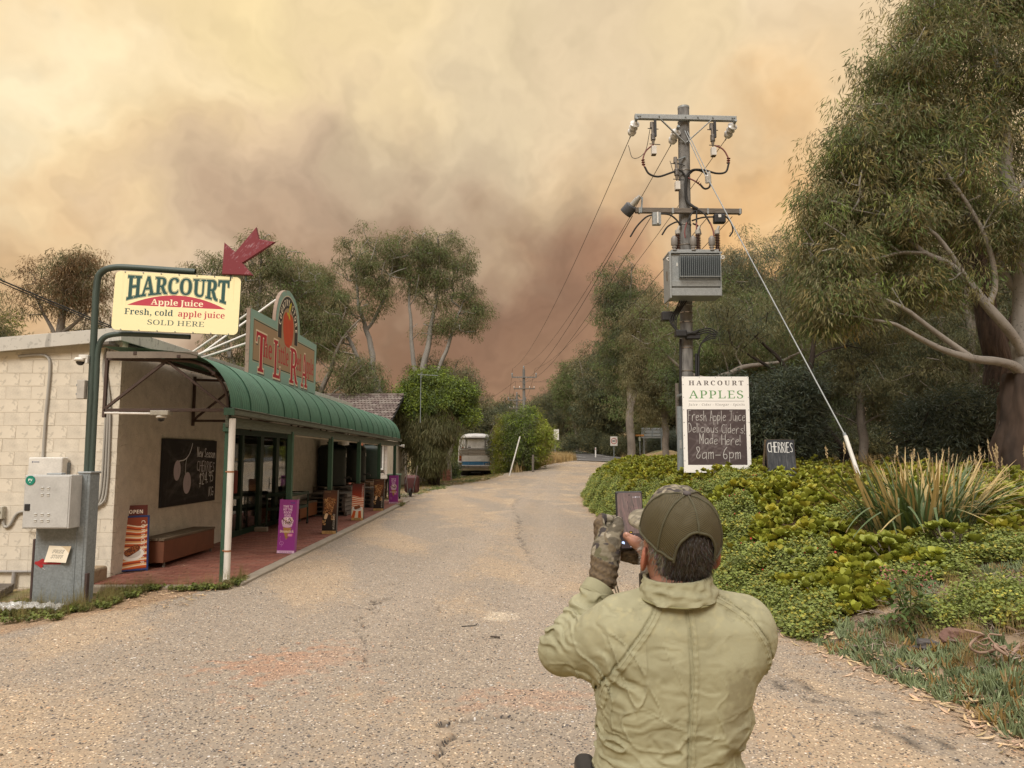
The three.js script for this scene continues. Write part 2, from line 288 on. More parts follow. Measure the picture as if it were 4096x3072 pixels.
{ // loose dust, worn gravel, old bitumen: each its own colour of matter
  const drive = (x, D) => {
    const s = D < 28 ? patchAt(x, D) : -9;
    let h = terrain(x, D) + 0.012 * fbm(x * 0.9, D * 0.9, 4, 3) + 0.004 * noise3(x * 9, D * 9, 1);
    h += -0.014 * sstep(-0.015, 0.015, s) + 0.012 * sstep(0.03, 0.5, s) - 0.03 * crack(x, D) * Math.exp(-(((s - 0.004) / 0.016) ** 2));
    return h - 0.3 * (D > 38 ? 1 - sstep(4.25, 4.9, roadDist(x, -D)) : 0);
  };
  const dust = [0.49, 0.42, 0.33], grey = [0.385, 0.358, 0.32], redd = [0.47, 0.31, 0.23], bit = [0.36, 0.335, 0.30], pale = [0.58, 0.50, 0.385];
  const col = (x, D) => {
    const a = fbm(x * 0.45 + D * 0.12, D * 0.16 + 3, 1.5, 4), b = fbm(x * 0.7, D * 0.5, 7.7, 4), f = fbm(x * 5, D * 5, 3, 3);
    let c = mix3(grey, dust, sstep(-0.2, 0.28, a + 0.25 * f));
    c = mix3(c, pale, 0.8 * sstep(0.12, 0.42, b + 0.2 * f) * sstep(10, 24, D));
    c = mix3(c, redd, 0.75 * sstep(0.3, 0.5, 0.62 - Math.hypot((x + 2.0) / 0.9, (D - 6.6) / 1.1) * 0.4 + 0.5 * f + 0.3 * b) * (x < -1.2 || D < 6.2 ? 1 : 0.2));
    c = mix3(c, redd, 0.5 * sstep(0.35, 0.6, 0.7 - Math.hypot((x - 0.1) / 0.7, (D - 5.75) / 0.35) * 0.35 + 0.4 * f));
    c = mix3(c, grey, 0.5 * sstep(0.1, 0.4, fbm(x * 0.3, D * 0.6, 12, 4)));
    const s = D < 28 ? patchAt(x, D) : -9;
    c = mix3(c, bit, 0.75 * sstep(-0.01, 0.05, s + 0.12 * f) * (0.75 + 0.5 * b));
    c = mix3(c, [0.07, 0.066, 0.062], 0.9 * crack(x, D) * Math.exp(-(((s - 0.003) / (D > 10 ? 0.035 : 0.017)) ** 2)));
    const e = bedEdge(D) - x; c = mix3(c, [0.43, 0.34, 0.25], 0.9 * (1 - sstep(0.12, 0.55, e + 0.4 * f)));
    const cr = Math.abs(e - 0.95 - 0.25 * noise3(2, D * 0.7, 4)); c = mix3(c, bit, 0.8 * (1 - sstep(0.02, 0.16, cr + 0.12 * f)) * (D < 9 ? 1 : 0)); c = mix3(c, [0.07, 0.066, 0.06], 0.8 * Math.exp(-(((cr - 0.1 - 0.03 * f) / 0.03) ** 2)) * (D < 8 ? 1 : 0) * sstep(-0.4, 0, noise3(3, D * 3, 2)));
    const w = Math.hypot((x + 0.1) / 0.32, (D - 8.6) / 0.32); c = mix3(c, [0.68, 0.64, 0.55], 0.8 * (1 - sstep(0.35, 1, w + 0.5 * f)));
    if (x < -4.3 && D < 11) c = mix3(c, [0.40, 0.29, 0.19], 0.8 * sstep(-0.2, 0.15, -x - 5.6 - (D - 8) * -0.75 + 0.5 * b));
    const tr = Math.min(Math.abs(x + 1.5 - 0.1 * (D - 8)), Math.abs(x - 0.25 - 0.06 * (D - 8))); c = mix3(c, [0.44, 0.41, 0.37], 0.55 * sstep(0.5, 0.1, tr + 0.3 * f) * sstep(4, 9, D)); return [c[0] * 1.68, c[1] * 1.72, c[2] * 1.82];
  };
  const ds = []; for (let D = 3; D < 62; D += D < 3.8 ? 0.06 : D < 9.6 ? 0.018 : 0.03 + Math.max(0, D - 9) * 0.0085) ds.push(D);
  const g = sheet(steps([[-9.6, -2.8, 0.07], [-2.8, -2.2, 0.04], [-2.2, 0.2, 0.016], [0.2, 1.6, 0.04], [1.6, 5.2, 0.07], [5.2, 13, 0.4]]), ds, drive, col);
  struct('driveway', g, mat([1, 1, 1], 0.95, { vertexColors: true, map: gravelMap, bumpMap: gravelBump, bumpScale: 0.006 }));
  const m = mat([1, 1, 1], 0.97, { vertexColors: true, map: T.mottle, bumpMap: T.bump, bumpScale: 0.03 });
  const hG = (x, D) => {
    const s = inDrive(x, D), floor = x > -6.3 && x < -3.9 && D > 10.3 && D < 27.6;
    return ground(x, -D) - 0.07 * sstep(-0.16, 0.14, s) - (floor ? 0.09 : 0) - (D > 30 ? 0.25 * (1 - sstep(2.6, 4.2, roadDist(x, -D))) : 0);
  };
  const straw = [0.42, 0.30, 0.14], green = [0.10, 0.13, 0.035], soil = [0.24, 0.165, 0.10], litter = [0.26, 0.17, 0.09];
  const cG = (x, D) => {
    const f = fbm(x * 2.3, D * 2.3, 2, 4), b = fbm(x * 0.5, D * 0.5, 5, 3);
    if (x > bedEdge(D) - 0.3 && D < 45) return mix3(mix3(soil, [0.36, 0.27, 0.18], sstep(-0.2, 0.3, f)), litter, sstep(0, 0.3, b));
    if (D > 300) return [0.06, 0.06, 0.03];
    return mix3(mix3(straw, green, sstep(-0.02, 0.3, b + 0.3 * f - (D > 36 ? 0.05 : 0.02))), soil, 0.8 * sstep(0.05, 0.35, fbm(x * 0.8, D * 0.8, 9, 3)));
  };
  const gx = steps([[-900, -60, 70], [-60, -14, 2], [-14, -8, 0.5], [-8, 2.4, 0.22], [2.4, 6, 0.09], [6, 16, 0.3], [16, 60, 2], [60, 900, 70]]);
  const gd = steps([[-60, -4, 4], [-4, 3, 0.3], [3, 14, 0.11], [14, 62, 0.35], [62, 140, 2], [140, 1000, 40]]);
  struct('ground', sheet(gx, gd, hG, cG), m);
}
{ // highway with its edge lines
  const P = [], n = roadPts.length;
  const strip = (o1, o2, lift, dash) => {
    const p = [], ix = [], uv = []; let k = 0, on = true;
    for (let i = 0; i < n - 1; i++) {
      if (dash && (i % 6) > 2) continue;
      for (const q of [i, i + 1]) {
        const a = roadPts[q], t = roadPts[Math.min(q + 1, n - 1)].clone().sub(roadPts[Math.max(q - 1, 0)]).normalize();
        for (const o of [o1, o2]) { const x = a.x - t.z * o, z = a.z + t.x * o; p.push(x, terrain(a.x, -a.z) + 0.03 + lift - 0.012 * Math.abs(o), z); uv.push(x, z); }
      }
      ix.push(k, k + 2, k + 1, k + 1, k + 2, k + 3); k += 4;
    }
    const g = new THREE.BufferGeometry(); g.setAttribute('position', new THREE.Float32BufferAttribute(p, 3)); g.setAttribute('uv', new THREE.Float32BufferAttribute(uv, 2)); g.setIndex(ix); g.computeVertexNormals();
    return g;
  };
  const road = struct('highway', strip(-4.3, 4.3, 0), mat([0.085, 0.08, 0.075], 0.85, { map: T.mottle, bumpMap: T.bump, bumpScale: 0.004 }));
  const paint = mat([0.62, 0.6, 0.55], 0.7, mott);
  obj('edge_line', strip(-3.35, -3.2, 0.008), paint, road); obj('edge_line', strip(3.2, 3.35, 0.008), paint, road); obj('centre_line', strip(-0.07, 0.07, 0.008, true), paint, road);
}

/* ---------- brick paving under the awning ---------- */
const WX = -6.1, WZ = -11.2; // outer corner of the shop's walls
const floorY = (D) => 0.03 + 0.16 * clamp((D - 11) / 16);
{
  const g = sheet(steps([[-6.1, -4.02, 0.26]]), steps([[10.62, 27.3, 0.6]]), (x, D) => floorY(D) - 0.006, () => [1, 1, 1]);
  const pav = struct('brick_paving', g, mat([0.20, 0.115, 0.085], 0.95, { map: T.mottle, bumpMap: T.bump, bumpScale: 0.003 }));
  const bg = rbox(0.226, 0.05, 0.108, 0, -0.025, 0, 0.007), rest = [[], [], [], []]; let n = 0;
  for (let r = 0; r < 143; r++) {
    const D = 10.66 + r * 0.1165;
    for (let k = -1; k < 9; k++) {
      let x0 = -6.08 + k * 0.2355 + (r % 2 ? 0.118 : 0), x1 = x0 + 0.2295; x0 = Math.max(x0, -6.09); x1 = Math.min(x1, -4.06);
      if (x1 - x0 < 0.05) continue;
      const i = Math.floor(R() * 4), y = floorY(D) + rr(-0.0015, 0.0025);
      if (n < 300) { const o = obj('brick', bg, MT.brick[i], pav); o.position.set((x0 + x1) / 2, y, -D); o.scale.x = (x1 - x0) / 0.2295; o.rotation.set(rr(-.01, .01), rr(-.008, .008), rr(-.006, .006)); n++; }
      else rest[i].push(bg.clone().scale((x1 - x0) / 0.2295, 1, 1).translate((x0 + x1) / 2, y, -D));
    }
  }
  rest.forEach((l, i) => { obj('brick_field', l, MT.brick[i], pav).userData.kind = 'stuff'; });
  const kerb = []; let a = 10.55;
  while (a < 27.4) { const L = rr(1.6, 2.4), b = Math.min(a + L, 27.5); kerb.push(bar([-3.96, floorY(a) - 0.055, -a - 0.004], [-3.96, floorY(b) - 0.055, -b + 0.004], 0.2, 0.12, 0.02)); a = b; }
  kerb.push(rbox(2.2, 0.12, 0.16, -5.1, -0.045, -10.54, 0.03));
  obj('concrete_edge', kerb, MT.concrete, pav);
}

/* ---------- the shop ---------- */
const shop = thing('shop_building', 'long cream block shop with white fascia and curved green tin awning over brick paving', 'shop');
{
  const wall = sub('block_wall', shop);
  obj('mortar_bed', [box(6.98, 3.9, 0.18, -9.602, 1.7, WZ - 0.0945)], MT.mortar, wall);
  const bm = [MT.cream, MT.creamB], gF = rbox(0.39, 0.199, 0.1, 0, 0, 0, 0.004), topY = (x) => 3.56 + 0.085 * (x + 6.1);
  for (let r = -2; r < 19; r++) for (let k = 0; k < 10; k++) {
    const y = 0.17 + r * 0.2045, x1 = WX - 0.002 - k * 0.396 + (r % 2 ? 0.198 : 0), xb = Math.min(x1, WX - 0.002), xa = x1 - 0.388;
    if (xb - xa < 0.1 || xa < -9.7) continue;
    const lim = topY((xa + xb) / 2); if (y - 0.1 > lim) continue;
    const w = xb - xa, o = obj('block', gF, bm[(r * 7 + k * 3 + (R() < 0.3 ? 1 : 0)) & 1], wall); o.position.set((xa + xb) / 2, y, WZ - 0.05 + rr(-0.002, 0.002)); o.scale.x = w / 0.386;
    if (y + 0.1 > lim) { o.scale.y = rr(0.45, 0.75); o.position.y -= 0.04; }
  }
  // long rendered wall with the storefront opening
  const pl = [box(0.2, 3.5, 4.42, WX - 0.1, 1.75, WZ - 2.28), box(0.2, 3.5, 7.2, WX - 0.1, 1.75, -23.6), box(0.2, 1.05, 4.44, WX - 0.1, 2.975, -17.74)];
  obj('rendered_wall', pl, MT.plaster, shop);
  obj('back_walls', [box(0.2, 3.3, 15.6, -12.9, 1.6, -19.3), box(6.6, 3.3, 0.2, -9.6, 1.6, -27.1)], MT.plaster, shop);
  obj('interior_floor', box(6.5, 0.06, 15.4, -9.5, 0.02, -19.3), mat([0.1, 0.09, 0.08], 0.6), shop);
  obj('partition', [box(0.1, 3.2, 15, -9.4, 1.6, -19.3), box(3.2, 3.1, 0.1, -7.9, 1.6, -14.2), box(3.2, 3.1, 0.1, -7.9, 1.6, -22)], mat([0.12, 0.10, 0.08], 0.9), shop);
  // roof: low skillion, fascia boards round it
  const zf = WZ + 0.12, zb = -27.35, rx0 = -13.1, rx1 = WX + 0.02, ry = (x) => 3.83 + 0.085 * (x - rx1);
  const roof = sub('roof', shop);
  const q = (pts) => { const g = new THREE.BufferGeometry().setFromPoints(pts.map(V)); g.setIndex([0, 1, 2, 0, 2, 3]); g.computeVertexNormals(); return uvm(g); };
  obj('roof_sheet', [extrude([[rx0, ry(rx0) - 0.03], [rx1, ry(rx1) - 0.03], [rx1, ry(rx1) - 0.06], [rx0, ry(rx0) - 0.06]], zf - zb - 0.06).translate(0, 0, zb + 0.03)], MT.galv, roof);
  obj('fascia_board', [extrude([[rx0, ry(rx0)], [rx1, ry(rx1)], [rx1, ry(rx1) - 0.2], [rx0, ry(rx0) - 0.25]], 0.03, 0.003).translate(0, 0, zf)].map((g) => uvm(g)), MT.fascia, roof);
  obj('fascia_board', span([rx1 + 0.002, ry(rx1) - 0.2, zb], [rx1 + 0.034, ry(rx1) + 0.002, zf + 0.031], 0.006), MT.fascia, roof);
  obj('soffit_timber', [box(0.05, 0.12, 15.8, WX - 0.06, 3.57, -19.2), rbox(0.3, 0.04, 0.5, -6.3, 3.56, WZ + 0.05)], MT.woodGrey, roof);
  // awning: curved corrugated sheets on brown steel trusses, green posts, gutter and beam
  const aw = sub('awning', shop), AX = -4.2, z0 = -10.62, z1 = -26.9;
  const prof = []; prof.push([WX + 0.04, 3.46]); prof.push([-5.5, 3.43]); prof.push([-5.05, 3.385]);
  for (let i = 0; i <= 14; i++) { const a = Math.PI / 2 * (i / 14); prof.push([-4.95 + 0.79 * Math.sin(a), 2.57 + 0.8 * Math.cos(a)]); }
  const nS = 19, w = (z0 - z1) / nS, per = 10;
  const sheetGeo = (() => {
    const nz = per * 4, p = [], ix = [], L = prof.length;
    for (let k = 0; k <= nz; k++) for (let i = 0; i < L; i++) {
      const a = prof[Math.max(0, i - 1)], b = prof[Math.min(L - 1, i + 1)], n = Math.hypot(b[0] - a[0], b[1] - a[1]), h = 0.0075 * Math.cos(k / 4 * 2 * Math.PI) + (k < 3 ? 0.006 : 0);
      p.push(prof[i][0] - (b[1] - a[1]) / n * h, prof[i][1] + (b[0] - a[0]) / n * h, -k / nz * (w + 0.03));
      if (k < nz && i < L - 1) { const q0 = k * L + i; ix.push(q0, q0 + L, q0 + 1, q0 + 1, q0 + L, q0 + L + 1); }
    }
    const g = new THREE.BufferGeometry(); g.setAttribute('position', new THREE.Float32BufferAttribute(p, 3)); g.setIndex(ix); g.computeVertexNormals(); return uvm(g);
  })();
  const greens = [0, 1, 2].map((i) => mat([0.058 + i * 0.006, 0.148 + i * 0.006, 0.092 + i * 0.006], 0.68, { map: i ? T.mottle : T.stain }));
  for (let i = 0; i < nS; i++) { const o = obj('roof_sheet', sheetGeo, greens[(i * 5) % 3], aw); o.position.z = z0 - i * w; o.position.y = (i % 2) * 0.003 - 0.08 * i / nS; }
  for (const z of [10.75, 13.75, 16.8, 19.9, 22.95, 26.0]) {
    const top = 2.3 - (z - 10.7) * 0.005;
    obj('post', rbox(0.1, top - floorY(z) + 0.04, 0.1, AX, (top + floorY(z)) / 2, -z, 0.008), MT.greenPost, aw);
  }
  obj('post_bracket', [rbox(0.13, 0.13, 0.13, AX - 0.005, 2.27, -10.73, 0.01)], MT.greenPost, aw);
  obj('gutter', [bar([AX + 0.07, 2.495, z0 + 0.05], [AX + 0.05, 2.42, z1], 0.125, 0.085, 0.012), bar([AX + 0.075, 2.545, z0 + 0.05], [AX + 0.055, 2.465, z1], 0.14, 0.016, 0.006)], MT.greenGrey, aw);
  obj('gutter_end', rbox(0.16, 0.11, 0.02, AX + 0.06, 2.497, z0 + 0.062, 0.006), MT.greenPost, aw);
  obj('beam', bar([AX, 2.355, z0 - 0.02], [AX - 0.01, 2.275, z1], 0.05, 0.16, 0.006), MT.greenGrey, aw);
  obj('light_batten', [bar([AX - 0.05, 2.245, -14.2], [AX - 0.05, 2.19, -25.2], 0.02, 0.02)], MT.creamB, aw);
  const br = 0.045;
  for (const z of [10.74, 13.75, 16.8, 19.9, 22.95, 26.0]) {
    const y = 2.53 - (z - 10.7) * 0.005, t = [], A = (x, yy) => [x, yy, -z];
    t.push(bar(A(WX + 0.03, y), A(AX - 0.02, y), br, br)); // bottom chord
    t.push(bar(A(WX + 0.03, 2.42), A(WX + 0.03, 3.36), br, br));
    t.push(bar(A(WX + 0.03, 3.3), A(-5.15, 3.27), br, br));
    t.push(bar(A(WX + 0.05, y + 0.03), A(-5.2, 3.25), 0.04, 0.04)); t.push(bar(A(-5.15, 3.25), A(AX - 0.05, y + 0.03), 0.035, 0.035));
    const arc = []; for (let i = 0; i <= 8; i++) { const a = Math.PI / 2 * (i / 8); arc.push(A(-4.95 + 0.72 * Math.sin(a), 2.57 + 0.7 * Math.cos(a))); }
    arc.unshift(A(-5.2, 3.29)); t.push(pipe(arc, 0.024, 18, 6));
    obj('truss', t, MT.brownSteel, aw);
  }
  obj('purlin', [bar([-5.6, 3.37, z0], [-5.6, 3.3, z1], 0.05, 0.05), bar([-4.95, 3.32, z0], [-4.95, 3.25, z1], 0.05, 0.05), bar([-4.42, 3.07, z0], [-4.42, 3.0, z1], 0.05, 0.05)], MT.brownSteel, aw);
  obj('trim_board', rbox(1.35, 0.1, 0.02, -5.35, 3.345, z0 - 0.02, 0.004), mat([0.23, 0.19, 0.15], 0.8, mott), aw);
  const dp = sub('downpipe', shop);
  obj('pipe', [cyl(0.047, 0.047, 2.3, -4.125, 1.25, -10.66, 20), pipe([[-4.125, 0.16, -10.66], [-4.125, 0.08, -10.65], [-4.09, 0.05, -10.56]], 0.047, 8, 14)], MT.pvc, dp);
  obj('pipe_mouth', cyl(0.049, 0.049, 0.012, 0, 0, 0, 18).applyMatrix4(new THREE.Matrix4().makeRotationX(1.25)).translate(-4.085, 0.045, -10.545), MT.dark, dp);
  for (const y of [1.62, 0.48]) obj('strap', [cyl(0.05, 0.05, 0.025, -4.125, y, -10.66, 18), rbox(0.09, 0.02, 0.01, -4.17, y, -10.69)], mat([0.3, 0.13, 0.06], 0.7), dp);
  // storefront
  const sf = sub('storefront', shop), sz = (a) => -a;
  const fr = [], F = (a, y0, y1, wd = 0.09) => fr.push(span([WX - 0.08, y0, sz(a + wd)], [WX + 0.02, y1, sz(a)], 0.006));
  const fy = (D) => floorY(D) - 0.02;
  for (const [a, wd] of [[15.52, 0.1], [16.35, 0.12], [17.55, 0.22], [18.72, 0.24], [19.82, 0.12]]) F(a, fy(a), 2.44, wd);
  fr.push(span([WX - 0.08, 2.32, -19.92], [WX + 0.021, 2.45, -15.53], 0.006), span([WX - 0.07, 0.06, -19.9], [WX + 0.012, 0.2, -15.55], 0.006), span([WX - 0.06, 0.9, -16.4], [WX + 0.008, 0.96, -15.6], 0.006));
  obj('frame', fr, mat([0.012, 0.042, 0.024], 0.45, mott), sf);
  for (const [a, b] of [[15.62, 16.35], [16.47, 17.55], [17.77, 18.72], [18.96, 19.82]]) obj('pane', box(0.008, 2.16, b - a + 0.02, WX - 0.03, 1.26, -(a + b) / 2), MT.glass, sf);
  obj('door_handle', [rod([WX + 0.05, 1.0, -18.62], [WX + 0.05, 1.3, -18.62], 0.012), rod([WX, 1.15, -18.62], [WX + 0.05, 1.15, -18.62], 0.01)], MT.black, sf);
  obj('counter', [rbox(0.7, 1.0, 4.2, -8.4, 0.5, -17.6), rbox(0.4, 1.7, 1.4, -9.1, 0.9, -15.4)], mat([0.16, 0.1, 0.06], 0.6, mott), sf);
  // conduits on the block wall
  const C = (pts, r = 0.019) => obj('conduit', pipe(pts, r, 40, 8), MT.conduit, shop), wz = WZ + 0.025;
  C([[-7.22, 1.8, wz], [-7.22, 2.4, wz], [-7.2, 3.15, wz], [-7.23, 3.36, wz], [-7.36, 3.42, wz], [-7.7, 3.4, wz]], 0.022);
  for (let i = 0; i < 3; i++) C([[-6.5 - 0.01 * i, 0.98 + 0.05 * i, wz], [-6.36 + i * 0.045, 1.08 + 0.02 * i, wz + 0.02], [-6.3 + i * 0.045, 1.35, wz], [-6.29 + i * 0.04, 2.1, wz], [-6.3 + i * 0.03, 2.7, wz], [-6.37 + i * 0.025, 3.2, wz], [-6.35 + i * 0.05, 3.52, wz]], 0.018);
  C([[-8.3, 0.4, wz], [-7.92, 0.58, wz], [-7.86, 0.78, wz], [-7.82, 0.9, wz]], 0.02);
  C([[-7.77, 0.88, wz], [-7.74, 0.78, wz], [-7.66, 0.8, wz], [-7.55, 0.98, wz], [-7.35, 1.0, wz], [-7.1, 0.93, wz]], 0.022);
  obj('water_pipe', [pipe([[-9.3, 0.12, wz + 0.02], [-7.6, 0.11, wz + 0.02], [-6.9, 0.11, wz + 0.02]], 0.02, 8, 8), rod([-7.53, 0.11, wz + 0.02], [-7.54, -0.2, wz + 0.02], 0.03, 10)], mat([0.36, 0.34, 0.32], 0.6, mott), shop);
}

/* ---------- lettering ---------- */
const GL = { F: '0009 0050 0444', r: '0409 06244354', e: '0656543405082958', s: '54340536574908', h: '0009 06344459', A: '0930 3069 1646', p: '040c 053455573908', l: '0009', J: '1060 40472908', u: '04083957 5459', i: '0409 0111', c: '543405082958', D: '0009 003053564809', o: '34050829585534', C: '613002073968', d: '5059 543405082957', '!': '0006 0809', M: '0900 0036 3660 6069', a: '5459 543405082957', m: '0409 05243439 35546469', H: '0009 6069 0464', 8: '3412103040523407295856 34', '-': '0666', 6: '5022061949574506', E: '0009 0050 0444 0959', R: '0009 00305243 0424 2459', I: '0009', S: '51300224564908', N: '0900 0059 5950', e2: '', n: '0409 06244459', w: '0419 1935 3549 4964', $: '51300224564908 202b', 2: '0210405309 0959', 4: '3006 0666 4049', '.': '0809', 9: '5230021444525 9', 5: '5010 1014 144456481908', K: '0009 5014 1459', G: '51300207396865 6535' };
const GW = { l: 1.6, i: 1.6, I: 1.6, '!': 2, '.': 2, m: 7, M: 7.5, w: 7, ' ': 3.2, '-': 8 };
// hand-lettered chalk: x, y of the first baseline, glyph height and width factor in pixels
function chalk(c, text, x, y, h, width, lw, col, q, slope = 0) {
  const wf = width / [...text].reduce((s, k) => s + (GW[k] || 6) + 1.7, 0);
  c.strokeStyle = col; c.lineCap = c.lineJoin = 'round'; const x0 = x;
  for (const ch of text) {
    const s = (GL[ch] || '').replace(/ (?=\d$)/, ''), jx = (q() - 0.5) * 2, jy = (q() - 0.5) * h * 0.05, sl = (q() - 0.5) * 0.08;
    for (const st of s.split(' ')) {
      const p = []; for (let i = 0; i + 1 < st.length; i += 2) { const a = parseInt(st[i], 16), b = parseInt(st[i + 1], 16); p.push([x + jx + a * wf + (9 - b) * sl * wf, y + jy + slope * (x - x0) + (b - 9) / 9 * h]); }
      if (p.length < 2) continue;
      for (let k = 0; k < 3; k++) {
        c.globalAlpha = 0.55; c.lineWidth = lw * (0.6 + 0.4 * q()); c.beginPath(); c.moveTo(p[0][0] + q() * lw * 0.3, p[0][1] + q() * lw * 0.3);
        if (p.length === 2) c.lineTo(...p[1]); else { for (let i = 1; i < p.length - 1; i++) { const e = i === p.length - 2 ? p[i + 1] : [(p[i][0] + p[i + 1][0]) / 2, (p[i][1] + p[i + 1][1]) / 2]; c.quadraticCurveTo(p[i][0], p[i][1], e[0], e[1]); } }
        c.stroke();
      }
    }
    x += ((GW[ch] || 6) + 1.7) * wf; c.globalAlpha = 1;
  }
}
const fit = (c, t, cx, y, w, font, col, ls = 0) => { // text stretched to a width, centred
  c.save(); c.font = font; c.fillStyle = col; c.textAlign = 'left';
  if (ls) { const n = t.length, ws = [...t].map((k) => c.measureText(k).width), tot = ws.reduce((a, b) => a + b) + ls * (n - 1), s = w / tot; c.translate(cx - w / 2, y); c.scale(s, 1); let x = 0; [...t].forEach((k, i) => { c.fillText(k, x, 0); x += ws[i] + ls; }); }
  else { const s = w / c.measureText(t).width; c.translate(cx - w / 2, y); c.scale(s, 1); c.fillText(t, 0, 0); }
  c.restore();
};
const speck = (c, w, h, n, cols, q, r0 = 1, r1 = 3) => { for (let i = 0; i < n; i++) { c.globalAlpha = 0.15 + q() * 0.5; c.fillStyle = cols[Math.floor(q() * cols.length)]; c.beginPath(); c.ellipse(q() * w, q() * h, r0 + q() * r1, (r0 + q() * r1) * (0.4 + q()), q() * 3, 0, 7); c.fill(); } c.globalAlpha = 1; };
// front face with a print, body behind: a board of real thickness
function board(name, w, h, d, tex, m, parent, rough = 0.55, shape) {
  const g = sub(name, parent);
  if (shape) { obj('backing', extrude(shape, d - 0.004, 0.002).translate(0, 0, -d), m, g); }
  else obj('backing', rbox(w, h, d, 0, 0, -d / 2 - 0.001, 0.004), m, g);
  const f = shape ? new THREE.ShapeGeometry(shape, 24) : new THREE.PlaneGeometry(w - 0.006, h - 0.006);
  if (shape) { const p = f.attributes.position, u = f.attributes.uv; for (let i = 0; i < p.count; i++) u.setXY(i, p.getX(i) / w + 0.5, p.getY(i) / h + 0.5); }
  obj('print', f.translate(0, 0, 0.003), mat('#ffffff', rough, { map: tex, bumpMap: T.bump, bumpScale: 0.0015 }), g); return g;
}
const rrect = (w, h, r) => { const s = new THREE.Shape(), x = -w / 2, y = -h / 2; s.moveTo(x + r, y); s.lineTo(x + w - r, y); s.absarc(x + w - r, y + r, r, -Math.PI / 2, 0); s.lineTo(x + w, y + h - r); s.absarc(x + w - r, y + h - r, r, 0, Math.PI / 2); s.lineTo(x + r, y + h); s.absarc(x + r, y + h - r, r, Math.PI / 2, Math.PI); s.lineTo(x, y + r); s.absarc(x + r, y + r, r, Math.PI, Math.PI * 1.5); return s; };

